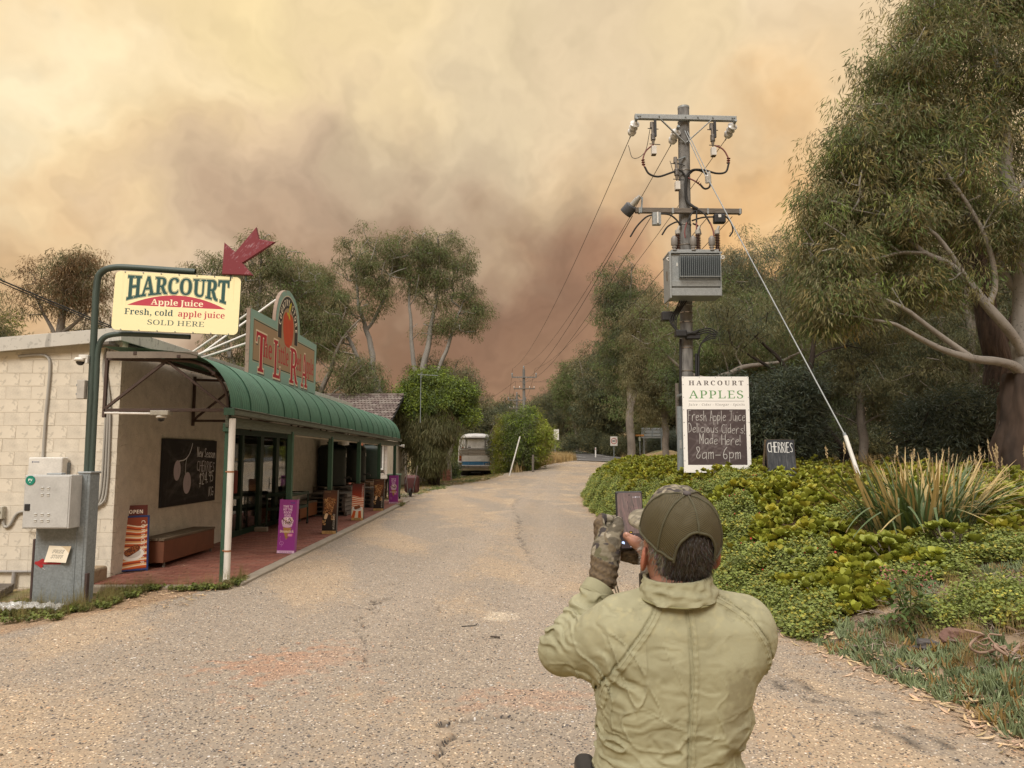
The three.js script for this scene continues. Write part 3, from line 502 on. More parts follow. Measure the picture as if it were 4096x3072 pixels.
/* ---------- juice sign on its green pole ---------- */
{
  const t = thing('juice_sign', 'cream apple juice sign on a bent green pole rising beside the electrical cabinet', 'sign');
  const PX = -5.565, PZ = -9.5, gp = mat([0.05, 0.075, 0.062], 0.5, dirty);
  obj('pole', [rod([PX + 0.02, 1.45, PZ], [PX, 3.6, PZ], 0.043, 14), pipe([[PX, 3.55, PZ], [PX, 4.15, PZ], [PX + 0.06, 4.31, PZ], [PX + 0.22, 4.37, PZ], [PX + 0.5, 4.372, PZ - 0.03], [PX + 1.25, 4.345, PZ - 0.14]], 0.043, 40, 14)], gp, t);
  obj('bracket_arm', [rod([PX + 0.075, 1.45, PZ], [PX + 0.065, 3.0, PZ], 0.036, 12), pipe([[PX + 0.065, 2.9, PZ], [PX + 0.066, 3.22, PZ], [PX + 0.12, 3.4, PZ], [PX + 0.27, 3.465, PZ - 0.02], [PX + 0.6, 3.47, PZ - 0.06], [PX + 1.22, 3.45, PZ - 0.14]], 0.036, 40, 12)], gp, t);
  const w = 1.6, h = 0.79, tex = canvasTex(1536, 758, (c, W, H) => {
    const q = rngOf(5); c.fillStyle = '#f3e9b8'; c.fillRect(0, 0, W, H); speck(c, W, H, 160, ['#d8cb98', '#c9bd8c', '#b9a878'], q); for (let i = 0; i < 26; i++) { c.globalAlpha = 0.08; c.fillStyle = '#8a7a52'; c.fillRect(q() * W, q() * 20, 3 + q() * 9, 60 + q() * 400); } c.globalAlpha = 1;
    const word = 'HARCOURT', x0 = 150, x1 = 1395, arc = (x) => { const k = (x - 772) / 640; return 262 + 112 * k * k; };
    c.font = 'bold 200px serif'; const ws = [...word].map((k) => c.measureText(k).width), tot = ws.reduce((a, b) => a + b);
    for (const [lw, st, fi] of [[26, '#23403c', 0], [17, '#f3e9b8', 0], [0, 0, '#1c4a47']]) {
      let x = x0;
      [...word].forEach((k, i) => {
        const cw = ws[i] / tot * (x1 - x0), n = 14; // each letter drawn in slices so that its foot follows the arch
        for (let s = 0; s < n; s++) {
          const a = x + cw * s / n, b = x + cw * (s + 1) / n, top = 62, bot = arc((a + b) / 2), sy = (bot - top) / 139;
          c.save(); c.beginPath(); c.rect(s === 0 ? a - 20 : a, 0, (s === 0 ? 20 : 0) + b - a + (s === n - 1 ? 20 : 0.6), H); c.clip();
          c.translate(x, bot); c.scale(cw / ws[i], sy); c.lineJoin = 'miter'; c.miterLimit = 3;
          if (lw) { c.lineWidth = lw / sy * 1.15; c.strokeStyle = st; c.strokeText(k, 0, 0); } else { c.fillStyle = fi; c.fillText(k, 0, 0); c.lineWidth = 6; c.strokeStyle = fi; c.strokeText(k, 0, 0); }
          c.restore();
        }
        x += cw;
      });
    }
    c.fillStyle = '#b8394c'; c.beginPath(); c.moveTo(168, 432); c.quadraticCurveTo(770, 130, 1368, 432); c.closePath(); c.fill();
    fit(c, 'Apple Juice', 770, 412, 640, 'bold 100px serif', '#f6eccb');
    fit(c, 'Fresh, cold', 435, 552, 590, 'bold 108px serif', '#22474a'); fit(c, 'apple juice', 1075, 552, 580, 'bold 108px serif', '#b43a49');
    fit(c, 'SOLD HERE', 770, 672, 700, '92px serif', '#22474a');
  });
  const p = board('panel', w, h, 0.03, tex, gp, t, 0.6, rrect(w, h, 0.07));
  p.position.set(-4.462, 3.876, -9.47); p.rotation.set(0, 0.13, -0.024, 'YXZ');
  const sc = [], gl = new THREE.CylinderGeometry(0.008, 0.008, 0.02, 8);
  for (let i = 0; i < 7; i++) for (const s of [-1, 1]) sc.push(gl.clone().rotateX(Math.PI / 2).translate(-0.68 + i * 0.227, s * 0.385, 0.002));
  obj('screw', sc, MT.galvD, p).userData.kind = 'stuff';
  const a = thing('arrow_sign', 'faded dark red tin arrow above the cream juice sign', 'sign', [-3.895, 4.29, -9.53], 0.1);
  const sh = [[0.0, 0.0], [0.385, -0.005], [0.245, 0.155], [0.405, 0.27], [0.66, 0.455], [0.455, 0.485], [0.415, 0.645], [0.155, 0.29], [0.012, 0.42]];
  const S = new THREE.Shape(sh.map((k) => new THREE.Vector2(...k)));
  const at2 = canvasTex(512, 512, (c, W, H) => { const q = rngOf(8); c.fillStyle = '#751d28'; c.fillRect(0, 0, W, H); for (let i = 0; i < 420; i++) { const u = q(), v = q(); if (noise3(u * 5, v * 5, 3) + 0.5 * noise3(u * 16, v * 16, 3) + (u > 0.4 ? 0.35 : -0.2) < 0.25) continue; c.globalAlpha = 0.35; c.fillStyle = q() < 0.6 ? '#8d7f86' : '#b0a7a3'; c.save(); c.translate(u * W, v * H); c.rotate(-0.9); c.beginPath(); c.ellipse(0, 0, 5 + q() * 20, 2 + q() * 6, 0, 0, 7); c.fill(); c.restore(); } c.globalAlpha = 1; speck(c, W, H, 120, ['#9c4a50', '#8d8288', '#5f1620'], q, 1, 4); });
  obj('backing', extrude(S, 0.03, 0.012).translate(0, 0, -0.03), mat([0.16, 0.03, 0.035], 0.7, dirty), a);
  const f = new THREE.ShapeGeometry(S).translate(0, 0, 0.014), P = f.attributes.position; for (let i = 0; i < P.count; i++) f.attributes.uv.setXY(i, P.getX(i) / 0.7, P.getY(i) / 0.7);
  obj('print', f, mat('#ffffff', 0.6, { map: at2 }), a);
  obj('foot', [rod([0.1, -0.09, -0.02], [0.1, 0.02, -0.02], 0.012), rod([0.3, -0.09, -0.02], [0.3, 0.02, -0.02], 0.012)], gp, a);
}

/* ---------- painted shop sign standing on the awning ---------- */
{
  const t = thing('shop_sign', 'tall weathered turquoise sign with red apple standing on the green awning', 'sign', [-4.955, 0, -15.8], Math.PI / 2);
  const w = 4.62, hw = w / 2, y0 = 3.40, y1 = 4.645, s = new THREE.Shape();
  s.moveTo(-hw, y0); s.lineTo(hw, y0); s.lineTo(hw, y1); s.lineTo(0.86, y1 + 0.02); s.quadraticCurveTo(0.8, 5.44, 0, 5.5); s.quadraticCurveTo(-0.8, 5.44, -0.86, y1 + 0.02); s.lineTo(-hw, y1); s.closePath();
  const H = 5.55 - y0, tex = canvasTex(1536, Math.round(1536 * H / w), (c, W, h) => {
    const q = rngOf(13), X = (x) => (x + hw) / w * W, Y = (y) => (5.55 - y) / H * h;
    c.fillStyle = '#83a397'; c.fillRect(0, 0, W, h);
    for (let i = 0; i < 900; i++) { const u = q(), v = q(); if (noise3(u * 7, v * 4, 2) + 0.4 * noise3(u * 22, v * 14, 6) < 0.15) continue; c.globalAlpha = 0.3; c.fillStyle = ['#a5745c', '#9c8a74', '#6d8b86', '#b4b3a2'][Math.floor(q() * 4)]; c.beginPath(); c.ellipse(u * W, v * h, 3 + q() * 18, 2 + q() * 9, q() * 3, 0, 7); c.fill(); } c.globalAlpha = 1;
    const bx0 = X(-2.12), bx1 = X(2.13), by0 = Y(4.47), by1 = Y(3.68);
    c.fillStyle = '#9a8163'; c.fillRect(bx0, by0, bx1 - bx0, by1 - by0); c.strokeStyle = '#2f3b2c'; c.lineWidth = 7; c.strokeRect(bx0, by0, bx1 - bx0, by1 - by0); c.strokeStyle = '#b9a888'; c.lineWidth = 3; c.strokeRect(bx0 - 7, by0 - 7, bx1 - bx0 + 14, by1 - by0 + 14);
    // arch with ring of letters
    const ax = X(0), ay = Y(4.62), rx = 0.7 / w * W, ry = 0.74 / H * h;
    const half = (k, col) => { c.fillStyle = col; c.beginPath(); c.ellipse(ax, ay, rx * k, ry * k, 0, Math.PI, 2 * Math.PI); c.lineTo(ax + rx * k, Y(4.3)); c.lineTo(ax - rx * k, Y(4.3)); c.fill(); };
    half(1.03, '#c9bda6'); half(1, '#2a2420'); half(0.66, '#9a8163'); c.fillStyle = '#9a8163'; c.fillRect(bx0 + 6, Y(4.36), bx1 - bx0 - 12, Y(4.25) - Y(4.36));
    const word = 'COUNTRY STORE'; [...word].forEach((k, i) => { const a = Math.PI * (1.0 + (i + 0.5) / word.length * 1.0); c.save(); c.translate(ax + Math.cos(a) * rx * 0.83, ay + Math.sin(a) * ry * 0.83 ); c.rotate(a + Math.PI / 2); c.font = 'bold 66px sans-serif'; c.textAlign = 'center'; c.fillStyle = '#e8dcc4'; c.scale(0.8, 1); c.fillText(k, 0, 24); c.restore(); });
    // apple
    c.fillStyle = '#b23a1e'; c.beginPath(); c.moveTo(ax, Y(4.98)); c.bezierCurveTo(ax + 150, Y(5.1), ax + 150, Y(4.55), ax + 70, Y(4.27)); c.quadraticCurveTo(ax, Y(4.2), ax - 70, Y(4.27)); c.bezierCurveTo(ax - 150, Y(4.55), ax - 150, Y(5.1), ax, Y(4.98)); c.fill();
    c.globalAlpha = 0.5; c.strokeStyle = '#d2691f'; c.lineWidth = 10; for (let i = -3; i < 4; i++) { c.beginPath(); c.moveTo(ax + i * 22, Y(4.95)); c.quadraticCurveTo(ax + i * 42, Y(4.6), ax + i * 20, Y(4.3)); c.stroke(); } c.globalAlpha = 1;
    c.fillStyle = '#b9a832'; c.beginPath(); c.moveTo(ax + 5, Y(5.0)); c.quadraticCurveTo(ax + 65, Y(5.12), ax + 60, Y(5.28)); c.quadraticCurveTo(ax - 5, Y(5.2), ax + 5, Y(5.0)); c.fill(); c.beginPath(); c.moveTo(ax - 45, Y(4.98)); c.quadraticCurveTo(ax + 30, Y(5.08), ax + 40, Y(4.86)); c.quadraticCurveTo(ax, Y(4.9), ax - 45, Y(4.98)); c.fill(); c.lineWidth = 9; c.strokeStyle = '#8f8428'; c.beginPath(); c.moveTo(ax + 4, Y(5.04)); c.lineTo(ax - 2, Y(4.84)); c.stroke();
    // lettering: tall condensed capitals hanging below the line
    const let1 = (k, x, wd, top, bot, big) => { for (const [dx, dy, lw, st, fi] of big ? [[9, 10, 12, '#5b564d', '#5b564d'], [0, 0, 12, '#d9c9ab', 0], [0, 0, 0, 0, '#a5202e']] : [[0, 0, 0, 0, '#a62a31']]) { c.save(); c.font = 'bold 200px serif'; const sx = wd / c.measureText(k).width, asc = /^[A-Z]/.test(k) ? 145 : 150; c.translate(X(x) + dx, Y(bot) + dy); c.scale(sx, (Y(bot) - Y(top)) / asc); if (lw) { c.lineWidth = lw; c.strokeStyle = st; c.strokeText(k, 0, 0); } if (fi) { c.fillStyle = fi; c.fillText(k, 0, 0); } c.restore(); } };
    const px = W / w; let1('T', -1.98, 0.62 * px, 4.28, 3.50, true); let1('he', -1.56, 0.54 * px, 4.22, 3.82); let1('L', -0.95, 0.5 * px, 4.28, 3.48, true); let1('ittle', -0.62, 0.7 * px, 4.22, 3.82); let1('R', 0.15, 0.62 * px, 4.28, 3.48, true); let1('ed', 0.68, 0.36 * px, 4.22, 3.82); let1('A', 1.06, 0.5 * px, 4.28, 3.48, true); let1('pple', 1.46, 0.62 * px, 4.22, 3.84);
  });
  const rust = mat([0.3, 0.22, 0.17], 0.85, { map: T.stain });
  obj('backing', extrude(s, 0.07, 0.002).translate(0, 0, -0.074), rust, t);
  const f = new THREE.ShapeGeometry(s, 24), P = f.attributes.position; for (let i = 0; i < P.count; i++) f.attributes.uv.setXY(i, P.getX(i) / w + 0.5, (P.getY(i) - y0) / H);
  obj('print', f.translate(0, 0, 0.002), mat('#ffffff', 0.75, { map: tex }), t);
  const st = (x, y, x2) => obj('strut', rod([x, y, -0.07], [x2 ?? x, 3.62, -1.35], 0.022, 8), MT.white, t);
  st(-2.25, 4.55); st(-2.25, 3.98, -2.0); st(-1.2, 4.5, -2.2); st(-0.7, 5.15, -1.9); st(1.2, 4.4, 0.6);
}

/* ---------- hanging and standing things by the shop ---------- */
{ // chalkboard on the rendered wall
  const t = thing('chalkboard', 'black chalkboard with cherries and a price on the rendered wall above the bench', 'chalkboard', [WX + 0.045, 1.555, -13.73], Math.PI / 2);
  const tex = canvasTex(1280, 700, (c, W, H) => {
    const q = rngOf(21); c.fillStyle = '#211d1c'; c.fillRect(0, 0, W, H); c.globalAlpha = 0.05; for (let i = 0; i < 60; i++) { c.strokeStyle = '#fff'; c.lineWidth = 20 + q() * 40; c.beginPath(); c.moveTo(q() * W, q() * H); c.lineTo(q() * W, q() * H); c.stroke(); } c.globalAlpha = 1;
    c.lineCap = 'round'; c.strokeStyle = '#dededf'; c.lineWidth = 12; c.beginPath(); c.moveTo(640, 40); c.quadraticCurveTo(590, 200, 430, 225); c.quadraticCurveTo(380, 225, 330, 235); c.stroke(); c.lineWidth = 8; c.beginPath(); c.moveTo(520, 205); c.quadraticCurveTo(480, 270, 510, 400); c.stroke();
    for (const [x, y, a, b] of [[310, 330, 75, 105], [548, 470, 88, 115]]) { c.fillStyle = '#b8adb4'; c.beginPath(); c.ellipse(x, y, a, b, 0.05, 0, 7); c.fill(); c.strokeStyle = '#b8b0b4'; c.lineWidth = 5; c.stroke(); for (let i = 0; i < 90; i++) { c.globalAlpha = 0.15; c.strokeStyle = q() < 0.5 ? '#c7bfc3' : '#6f676b'; c.lineWidth = 3; const u = x + (q() - 0.5) * a * 1.2, v = y + (q() - 0.5) * b * 1.2; c.beginPath(); c.moveTo(u, v); c.lineTo(u + 10, v + (q() - 0.5) * 60); c.stroke(); } c.globalAlpha = 1; c.strokeStyle = '#4c4648'; c.beginPath(); c.moveTo(x + 25, y - 20); c.lineTo(x + 28, y + 30); c.stroke(); }
    chalk(c, 'New Season', 770, 185, 105, 490, 11, '#eeeeee', q, 0.04); chalk(c, 'CHERRIES', 780, 345, 115, 470, 11, '#d2cccd', q, 0.05); chalk(c, '$24.95', 850, 500, 125, 380, 12, '#f2f2f2', q, -0.08); chalk(c, 'KG', 1110, 640, 105, 130, 11, '#f0f0f0', q);
  });
  board('panel', 2.27, 1.2, 0.04, tex, MT.black, t, 0.8);
}
function bench(label, x0, x1, za, zb, m) {
  const t = thing('bench', label, 'bench', [0, 0, 0], 0, 'box benches along the shop wall'), f = floorY(-za);
  obj('box', span([x0 + 0.02, f + 0.08, zb], [x1 - 0.02, f + 0.43, za], 0.008), m, t);
  for (let i = 0; i < 4; i++) { const w = (x1 - x0) / 4; obj('slat', span([x0 + w * i, f + 0.434, zb - 0.02], [x0 + w * (i + 1) - 0.012, f + 0.47 + rr(0, .004), za + 0.02], 0.006), MT.wood, t); }
  for (const x of [x0 + 0.05, x1 - 0.05]) for (const z of [za - 0.08, zb + 0.08]) obj('leg', rbox(0.035, 0.09, 0.035, x, f + 0.045, z), MT.woodGrey, t);
}
bench('low red brown box bench with slatted top under the chalkboard', -6.07, -5.64, -11.95, -13.95, MT.benchRed);
bench('orange brown box bench against the wall behind the green trolley', -6.06, -5.58, -19.35, -21.0, mat([0.27, 0.10, 0.035], 0.55, mott));

const printTex = {
  choc: canvasTex(256, 860, (c, W, H) => { const q = rngOf(31); const g = c.createRadialGradient(200, 160, 20, 160, 250, 420); g.addColorStop(0, '#6a3b1f'); g.addColorStop(1, '#1b1716'); c.fillStyle = g; c.fillRect(0, 0, W, H); c.save(); c.translate(110, 330); c.rotate(0.25);
    c.fillStyle = '#4a2413'; c.beginPath(); c.roundRect(-75, -190, 165, 340, 70); c.fill(); for (let i = 0; i < 900; i++) { const x = (q() - 0.5) * 160 + 8, y = (q() - 0.5) * 330 - 20; c.fillStyle = ['#8d5426', '#b5793f', '#3a180c', '#d9ae74', '#6b3417'][Math.floor(q() * 5)]; c.globalAlpha = 0.8; c.beginPath(); c.ellipse(x, y, 3 + q() * 11, 2 + q() * 6, q() * 3, 0, 7); c.fill(); } c.globalAlpha = 1; c.fillStyle = '#e6c79c'; c.beginPath(); c.roundRect(-28, 130, 56, 120, 26); c.fill(); c.restore();
    for (const [x, y] of [[30, 640], [190, 540], [40, 220]]) for (let i = 0; i < 40; i++) { c.fillStyle = ['#b98a4e', '#7d4f26', '#e0b87c'][Math.floor(q() * 3)]; c.beginPath(); c.ellipse(x + (q() - 0.5) * 60, y + (q() - 0.5) * 90, 4 + q() * 9, 3 + q() * 6, q(), 0, 7); c.fill(); }
    c.fillStyle = '#c7a36a'; c.fillRect(0, 800, W, 60); c.save(); c.translate(206, 470); c.rotate(Math.PI / 2); fit(c, 'CONNOISSEUR', 150, 12, 300, '46px sans-serif', '#f1ead9', 6); c.restore(); fit(c, 'FIND ME IN', 128, 826, 130, 'bold 22px sans-serif', '#4a3316'); fit(c, 'THE FREEZER', 128, 850, 150, 'bold 22px sans-serif', '#4a3316'); fit(c, 'THE ULTIMATE', 80, 40, 110, '18px sans-serif', '#caa878'); }),
  cream: canvasTex(256, 860, (c, W, H) => { const q = rngOf(32); const g = c.createLinearGradient(0, 0, 0, 330); g.addColorStop(0, '#4a1a14'); g.addColorStop(1, '#a8391b'); c.fillStyle = g; c.fillRect(0, 0, W, H); for (let i = 0; i < 26; i++) { c.strokeStyle = ['#f3e6cf', '#d8642a', '#c9471f', '#f0dcc0'][i % 4]; c.lineWidth = 12 + q() * 14; c.beginPath(); c.moveTo(-20, 300 + i * 10); c.bezierCurveTo(80, 260 + i * 14, 160, 380 + i * 6, 290, 300 + i * 12); c.stroke(); }
    for (let i = 0; i < 7; i++) { c.fillStyle = i % 2 ? '#e3dfc4' : '#cf5a22'; c.beginPath(); c.moveTo(128 + (i - 3.5) * 45, 560); c.lineTo(128 + (i - 2.5) * 45, 560); c.lineTo(128 + (i - 2.2) * 75, 800); c.lineTo(128 + (i - 3.8) * 75, 800); c.fill(); }
    c.fillStyle = '#e9e6e0'; c.beginPath(); c.ellipse(125, 585, 118, 58, 0, 0, 7); c.fill(); c.fillStyle = '#cfcac2'; c.beginPath(); c.ellipse(125, 580, 84, 38, 0, 0, 7); c.fill(); c.save(); c.translate(120, 555); c.rotate(-0.35); c.fillStyle = '#5b2412'; c.beginPath(); c.roundRect(-70, -38, 140, 76, 36); c.fill(); for (let i = 0; i < 260; i++) { c.fillStyle = ['#8d4a1d', '#3b140a', '#b36a35'][Math.floor(q() * 3)]; c.beginPath(); c.ellipse((q() - 0.5) * 125, (q() - 0.5) * 62, 2 + q() * 6, 2 + q() * 4, q() * 3, 0, 7); c.fill(); } c.restore();
    c.fillStyle = '#c7a36a'; c.fillRect(0, 800, W, 60); c.save(); c.translate(222, 30); c.rotate(Math.PI / 2); fit(c, 'CONNOISSEUR', 190, 12, 360, '46px sans-serif', '#f1ead9', 6); c.restore(); fit(c, 'FIND ME IN', 128, 826, 130, 'bold 22px sans-serif', '#4a3316'); fit(c, 'THE FREEZER', 128, 850, 150, 'bold 22px sans-serif', '#4a3316'); }),
  pink: canvasTex(256, 860, (c, W, H) => { const q = rngOf(33); c.fillStyle = '#94358c'; c.fillRect(0, 0, W, H); const y0 = 128; [['TIME TO', 140], ['HIT THE', 138], ['ROCKY', 118], ['ROAD', 96]].forEach(([s, w], i) => fit(c, s, 126, y0 + i * 48, w, 'bold 50px sans-serif', '#f0d7ea'));
    fit(c, 'PETERS', 198, 64, 66, 'bold 34px sans-serif', '#2b4a8f');
    c.fillStyle = '#d9b6cf'; c.beginPath(); c.moveTo(40, 340); c.lineTo(80, 280); c.lineTo(180, 275); c.lineTo(222, 335); c.lineTo(200, 430); c.quadraticCurveTo(128, 470, 62, 430); c.fill(); for (let i = 0; i < 130; i++) { c.fillStyle = ['#3f1a15', '#e8d8b0', '#5e2a1c', '#f3e8ef'][Math.floor(q() * 4)]; c.beginPath(); c.ellipse(130 + (q() - 0.5) * 150, 345 + (q() - 0.5) * 110, 4 + q() * 10, 3 + q() * 6, q() * 3, 0, 7); c.fill(); }
    c.fillStyle = '#b98a4d'; c.beginPath(); c.moveTo(66, 450); c.lineTo(196, 450); c.lineTo(124, 650); c.fill(); c.strokeStyle = '#8c6231'; c.lineWidth = 4; for (let i = 0; i < 8; i++) { c.beginPath(); c.moveTo(70 + i * 18, 452); c.lineTo(110 + i * 6, 620); c.stroke(); }
    c.save(); c.font = 'bold 52px serif'; c.lineWidth = 7; c.strokeStyle = '#6b2a5e'; c.restore(); fit(c, 'Drumstick', 128, 530, 206, 'bold 56px serif', '#f6e6c8'); c.fillStyle = '#c95a95'; c.beginPath(); c.roundRect(140, 545, 80, 46, 12); c.fill(); fit(c, 'ROCKY', 180, 566, 56, 'bold 20px sans-serif', '#f3d7e4'); fit(c, 'ROAD', 180, 586, 50, 'bold 20px sans-serif', '#f3d7e4');
    c.strokeStyle = '#d5a6cf'; c.lineWidth = 4; c.setLineDash([10, 9]); c.beginPath(); c.moveTo(40, 590); c.bezierCurveTo(10, 660, 90, 690, 60, 760); c.stroke(); c.setLineDash([]); c.beginPath(); c.arc(60, 700, 28, 0, 7); c.stroke();
    c.fillStyle = '#e4c3df'; c.fillRect(0, 818, W, 42); fit(c, 'FIND ME IN THE FREEZER', 128, 850, 190, 'bold 24px sans-serif', '#7d3276'); }),
  open: canvasTex(300, 700, (c, W, H) => { const q = rngOf(34); c.fillStyle = '#8a3b1d'; c.fillRect(0, 0, W, H); for (let i = 0; i < 30; i++) { c.strokeStyle = ['#e7d3b4', '#c9571f', '#8c2f17', '#d99a5c'][i % 4]; c.lineWidth = 16 + q() * 16; c.beginPath(); c.moveTo(-20, 120 + i * 20); c.bezierCurveTo(90, 60 + i * 22, 190, 200 + i * 16, 330, 90 + i * 20); c.stroke(); }
    c.fillStyle = '#ece7df'; c.beginPath(); c.ellipse(140, 500, 130, 86, -0.15, 0, 7); c.fill(); c.fillStyle = '#cdc6bc'; c.beginPath(); c.ellipse(140, 495, 96, 58, -0.15, 0, 7); c.fill(); c.save(); c.translate(130, 450); c.rotate(-0.6); c.fillStyle = '#5b2412'; c.beginPath(); c.roundRect(-100, -48, 200, 96, 46); c.fill(); for (let i = 0; i < 300; i++) { c.fillStyle = ['#8d4a1d', '#3b140a', '#b36a35'][Math.floor(q() * 3)]; c.beginPath(); c.ellipse((q() - 0.5) * 180, (q() - 0.5) * 80, 2 + q() * 7, 2 + q() * 4, q() * 3, 0, 7); c.fill(); } c.restore();
    c.save(); c.translate(244, 20); c.rotate(Math.PI / 2); fit(c, 'CONNOISSEUR', 320, 14, 600, '60px sans-serif', '#efe6d4', 6); c.restore(); }),
};
const coverSide = { choc: [mat([0.05, 0.04, 0.035], 0.5)], cream: [mat([0.2, 0.06, 0.03], 0.5)], pink: [mat([0.28, 0.045, 0.24], 0.5)] };
function postCover(kind, label, x, z, turn, lean) {
  const t = thing('post_cover', label, 'poster', [x, floorY(-z) + 0.004, z], turn), w = 0.31, h = 0.98;
  const fg = new THREE.PlaneGeometry(w, h).translate(0, h / 2, 0.004);
  obj('print', fg, mat('#ffffff', 0.42, { map: printTex[kind] }), t);
  obj('panel', rbox(w + 0.004, h, 0.006, 0, h / 2, 0, 0.002), coverSide[kind][0], t);
  for (const s of [-1, 1]) obj('panel', rbox(0.006, h, 0.24, s * (w / 2 - 0.004), h / 2, -0.12, 0.002).applyMatrix4(new THREE.Matrix4().makeTranslation(0, 0, 0)), s > 0 && kind !== 'pink' ? MT.black : coverSide[kind][0], t);
  t.rotation.z = lean;
}
postCover('pink', 'magenta ice cream cone poster wrapped on the post nearest the entrance', -4.19, -13.6, 0.12, -0.03);
postCover('choc', 'dark chocolate ice cream poster in front of the lowest pallet stack', -4.16, -16.65, 0.1, -0.02);
postCover('cream', 'red and cream striped ice cream poster between the two dark ones', -4.18, -19.75, 0.1, -0.02);
postCover('choc', 'dark chocolate ice cream poster next to the far magenta one', -4.17, -22.8, 0.08, -0.01);
postCover('pink', 'magenta ice cream cone poster on the last awning post by the grass', -4.2, -25.85, 0.08, 0);
{ // framed pavement sign by the corner
  const t = thing('pavement_sign', 'blue framed ice cream pavement sign reading OPEN at the wall corner', 'sign', [-5.975, 0.02, -11.62], 0.62);
  const bl = mat([0.02, 0.045, 0.17], 0.5, mott), lean = 0.1, g = sub('frame', t); g.rotation.x = -lean;
  obj('frame_bars', [rbox(0.03, 0.86, 0.03, -0.2, 0.44, 0), rbox(0.03, 0.86, 0.03, 0.2, 0.44, 0), rbox(0.43, 0.03, 0.03, 0, 0.87, 0.001), rbox(0.43, 0.03, 0.03, 0, 0.04, 0.001)], bl, g);
  obj('print', new THREE.PlaneGeometry(0.37, 0.8).translate(0, 0.455, 0.012), mat('#ffffff', 0.4, { map: printTex.open }), g);
  obj('backing', rbox(0.372, 0.8, 0.01, 0, 0.455, 0.004, 0.002), MT.black, g);
  obj('header', [rbox(0.37, 0.2, 0.008, 0.0, 0.95, -0.01, 0.002)], mat([0.17, 0.05, 0.03], 0.5), g);
  obj('header_print', new THREE.PlaneGeometry(0.36, 0.19).translate(0, 0.95, -0.003), mat('#ffffff', 0.5, { map: canvasTex(256, 128, (c, W, H) => { c.fillStyle = '#5c2117'; c.fillRect(0, 0, W, H); fit(c, 'OPEN', 140, 86, 150, 'bold 56px sans-serif', '#efe3d2'); }) }), g);
  obj('foot', [bar([-0.35, 0.01, 0.16], [0.4, 0.01, -0.02], 0.03, 0.015), bar([-0.3, 0.012, -0.2], [0.45, 0.012, 0.1], 0.03, 0.015)], MT.black, t);
}
{ // stickers and posters inside the storefront glass
  const tx = canvasTex(256, 512, (c, W, H) => { c.fillStyle = '#c9b52c'; c.fillRect(0, 0, W, H); c.fillStyle = '#b23524'; c.beginPath(); c.arc(128, 150, 105, 0, 7); c.fill(); c.fillStyle = '#d8a53a'; c.beginPath(); c.ellipse(128, 140, 34, 56, 0, 0, 7); c.fill(); fit(c, 'ICE', 128, 330, 120, 'bold 60px sans-serif', '#8f2a1d'); fit(c, 'CREAM', 128, 400, 180, 'bold 60px sans-serif', '#8f2a1d'); });
  for (const [y, z, w, h, m, lb] of [[1.2, -15.86, 0.2, 0.6, mat('#fff', 0.6, { map: tx }), 'yellow and red sticker on the glass beside the chalkboard'], [1.28, -16.13, 0.2, 0.5, mat([0.3, 0.05, 0.04], 0.6, mott), 'plain red notice on the glass beside the yellow sticker']]) tag(obj('notice', new THREE.BoxGeometry(0.003, h, w).translate(WX - 0.018, y, z), m), lb, 'notice');
}

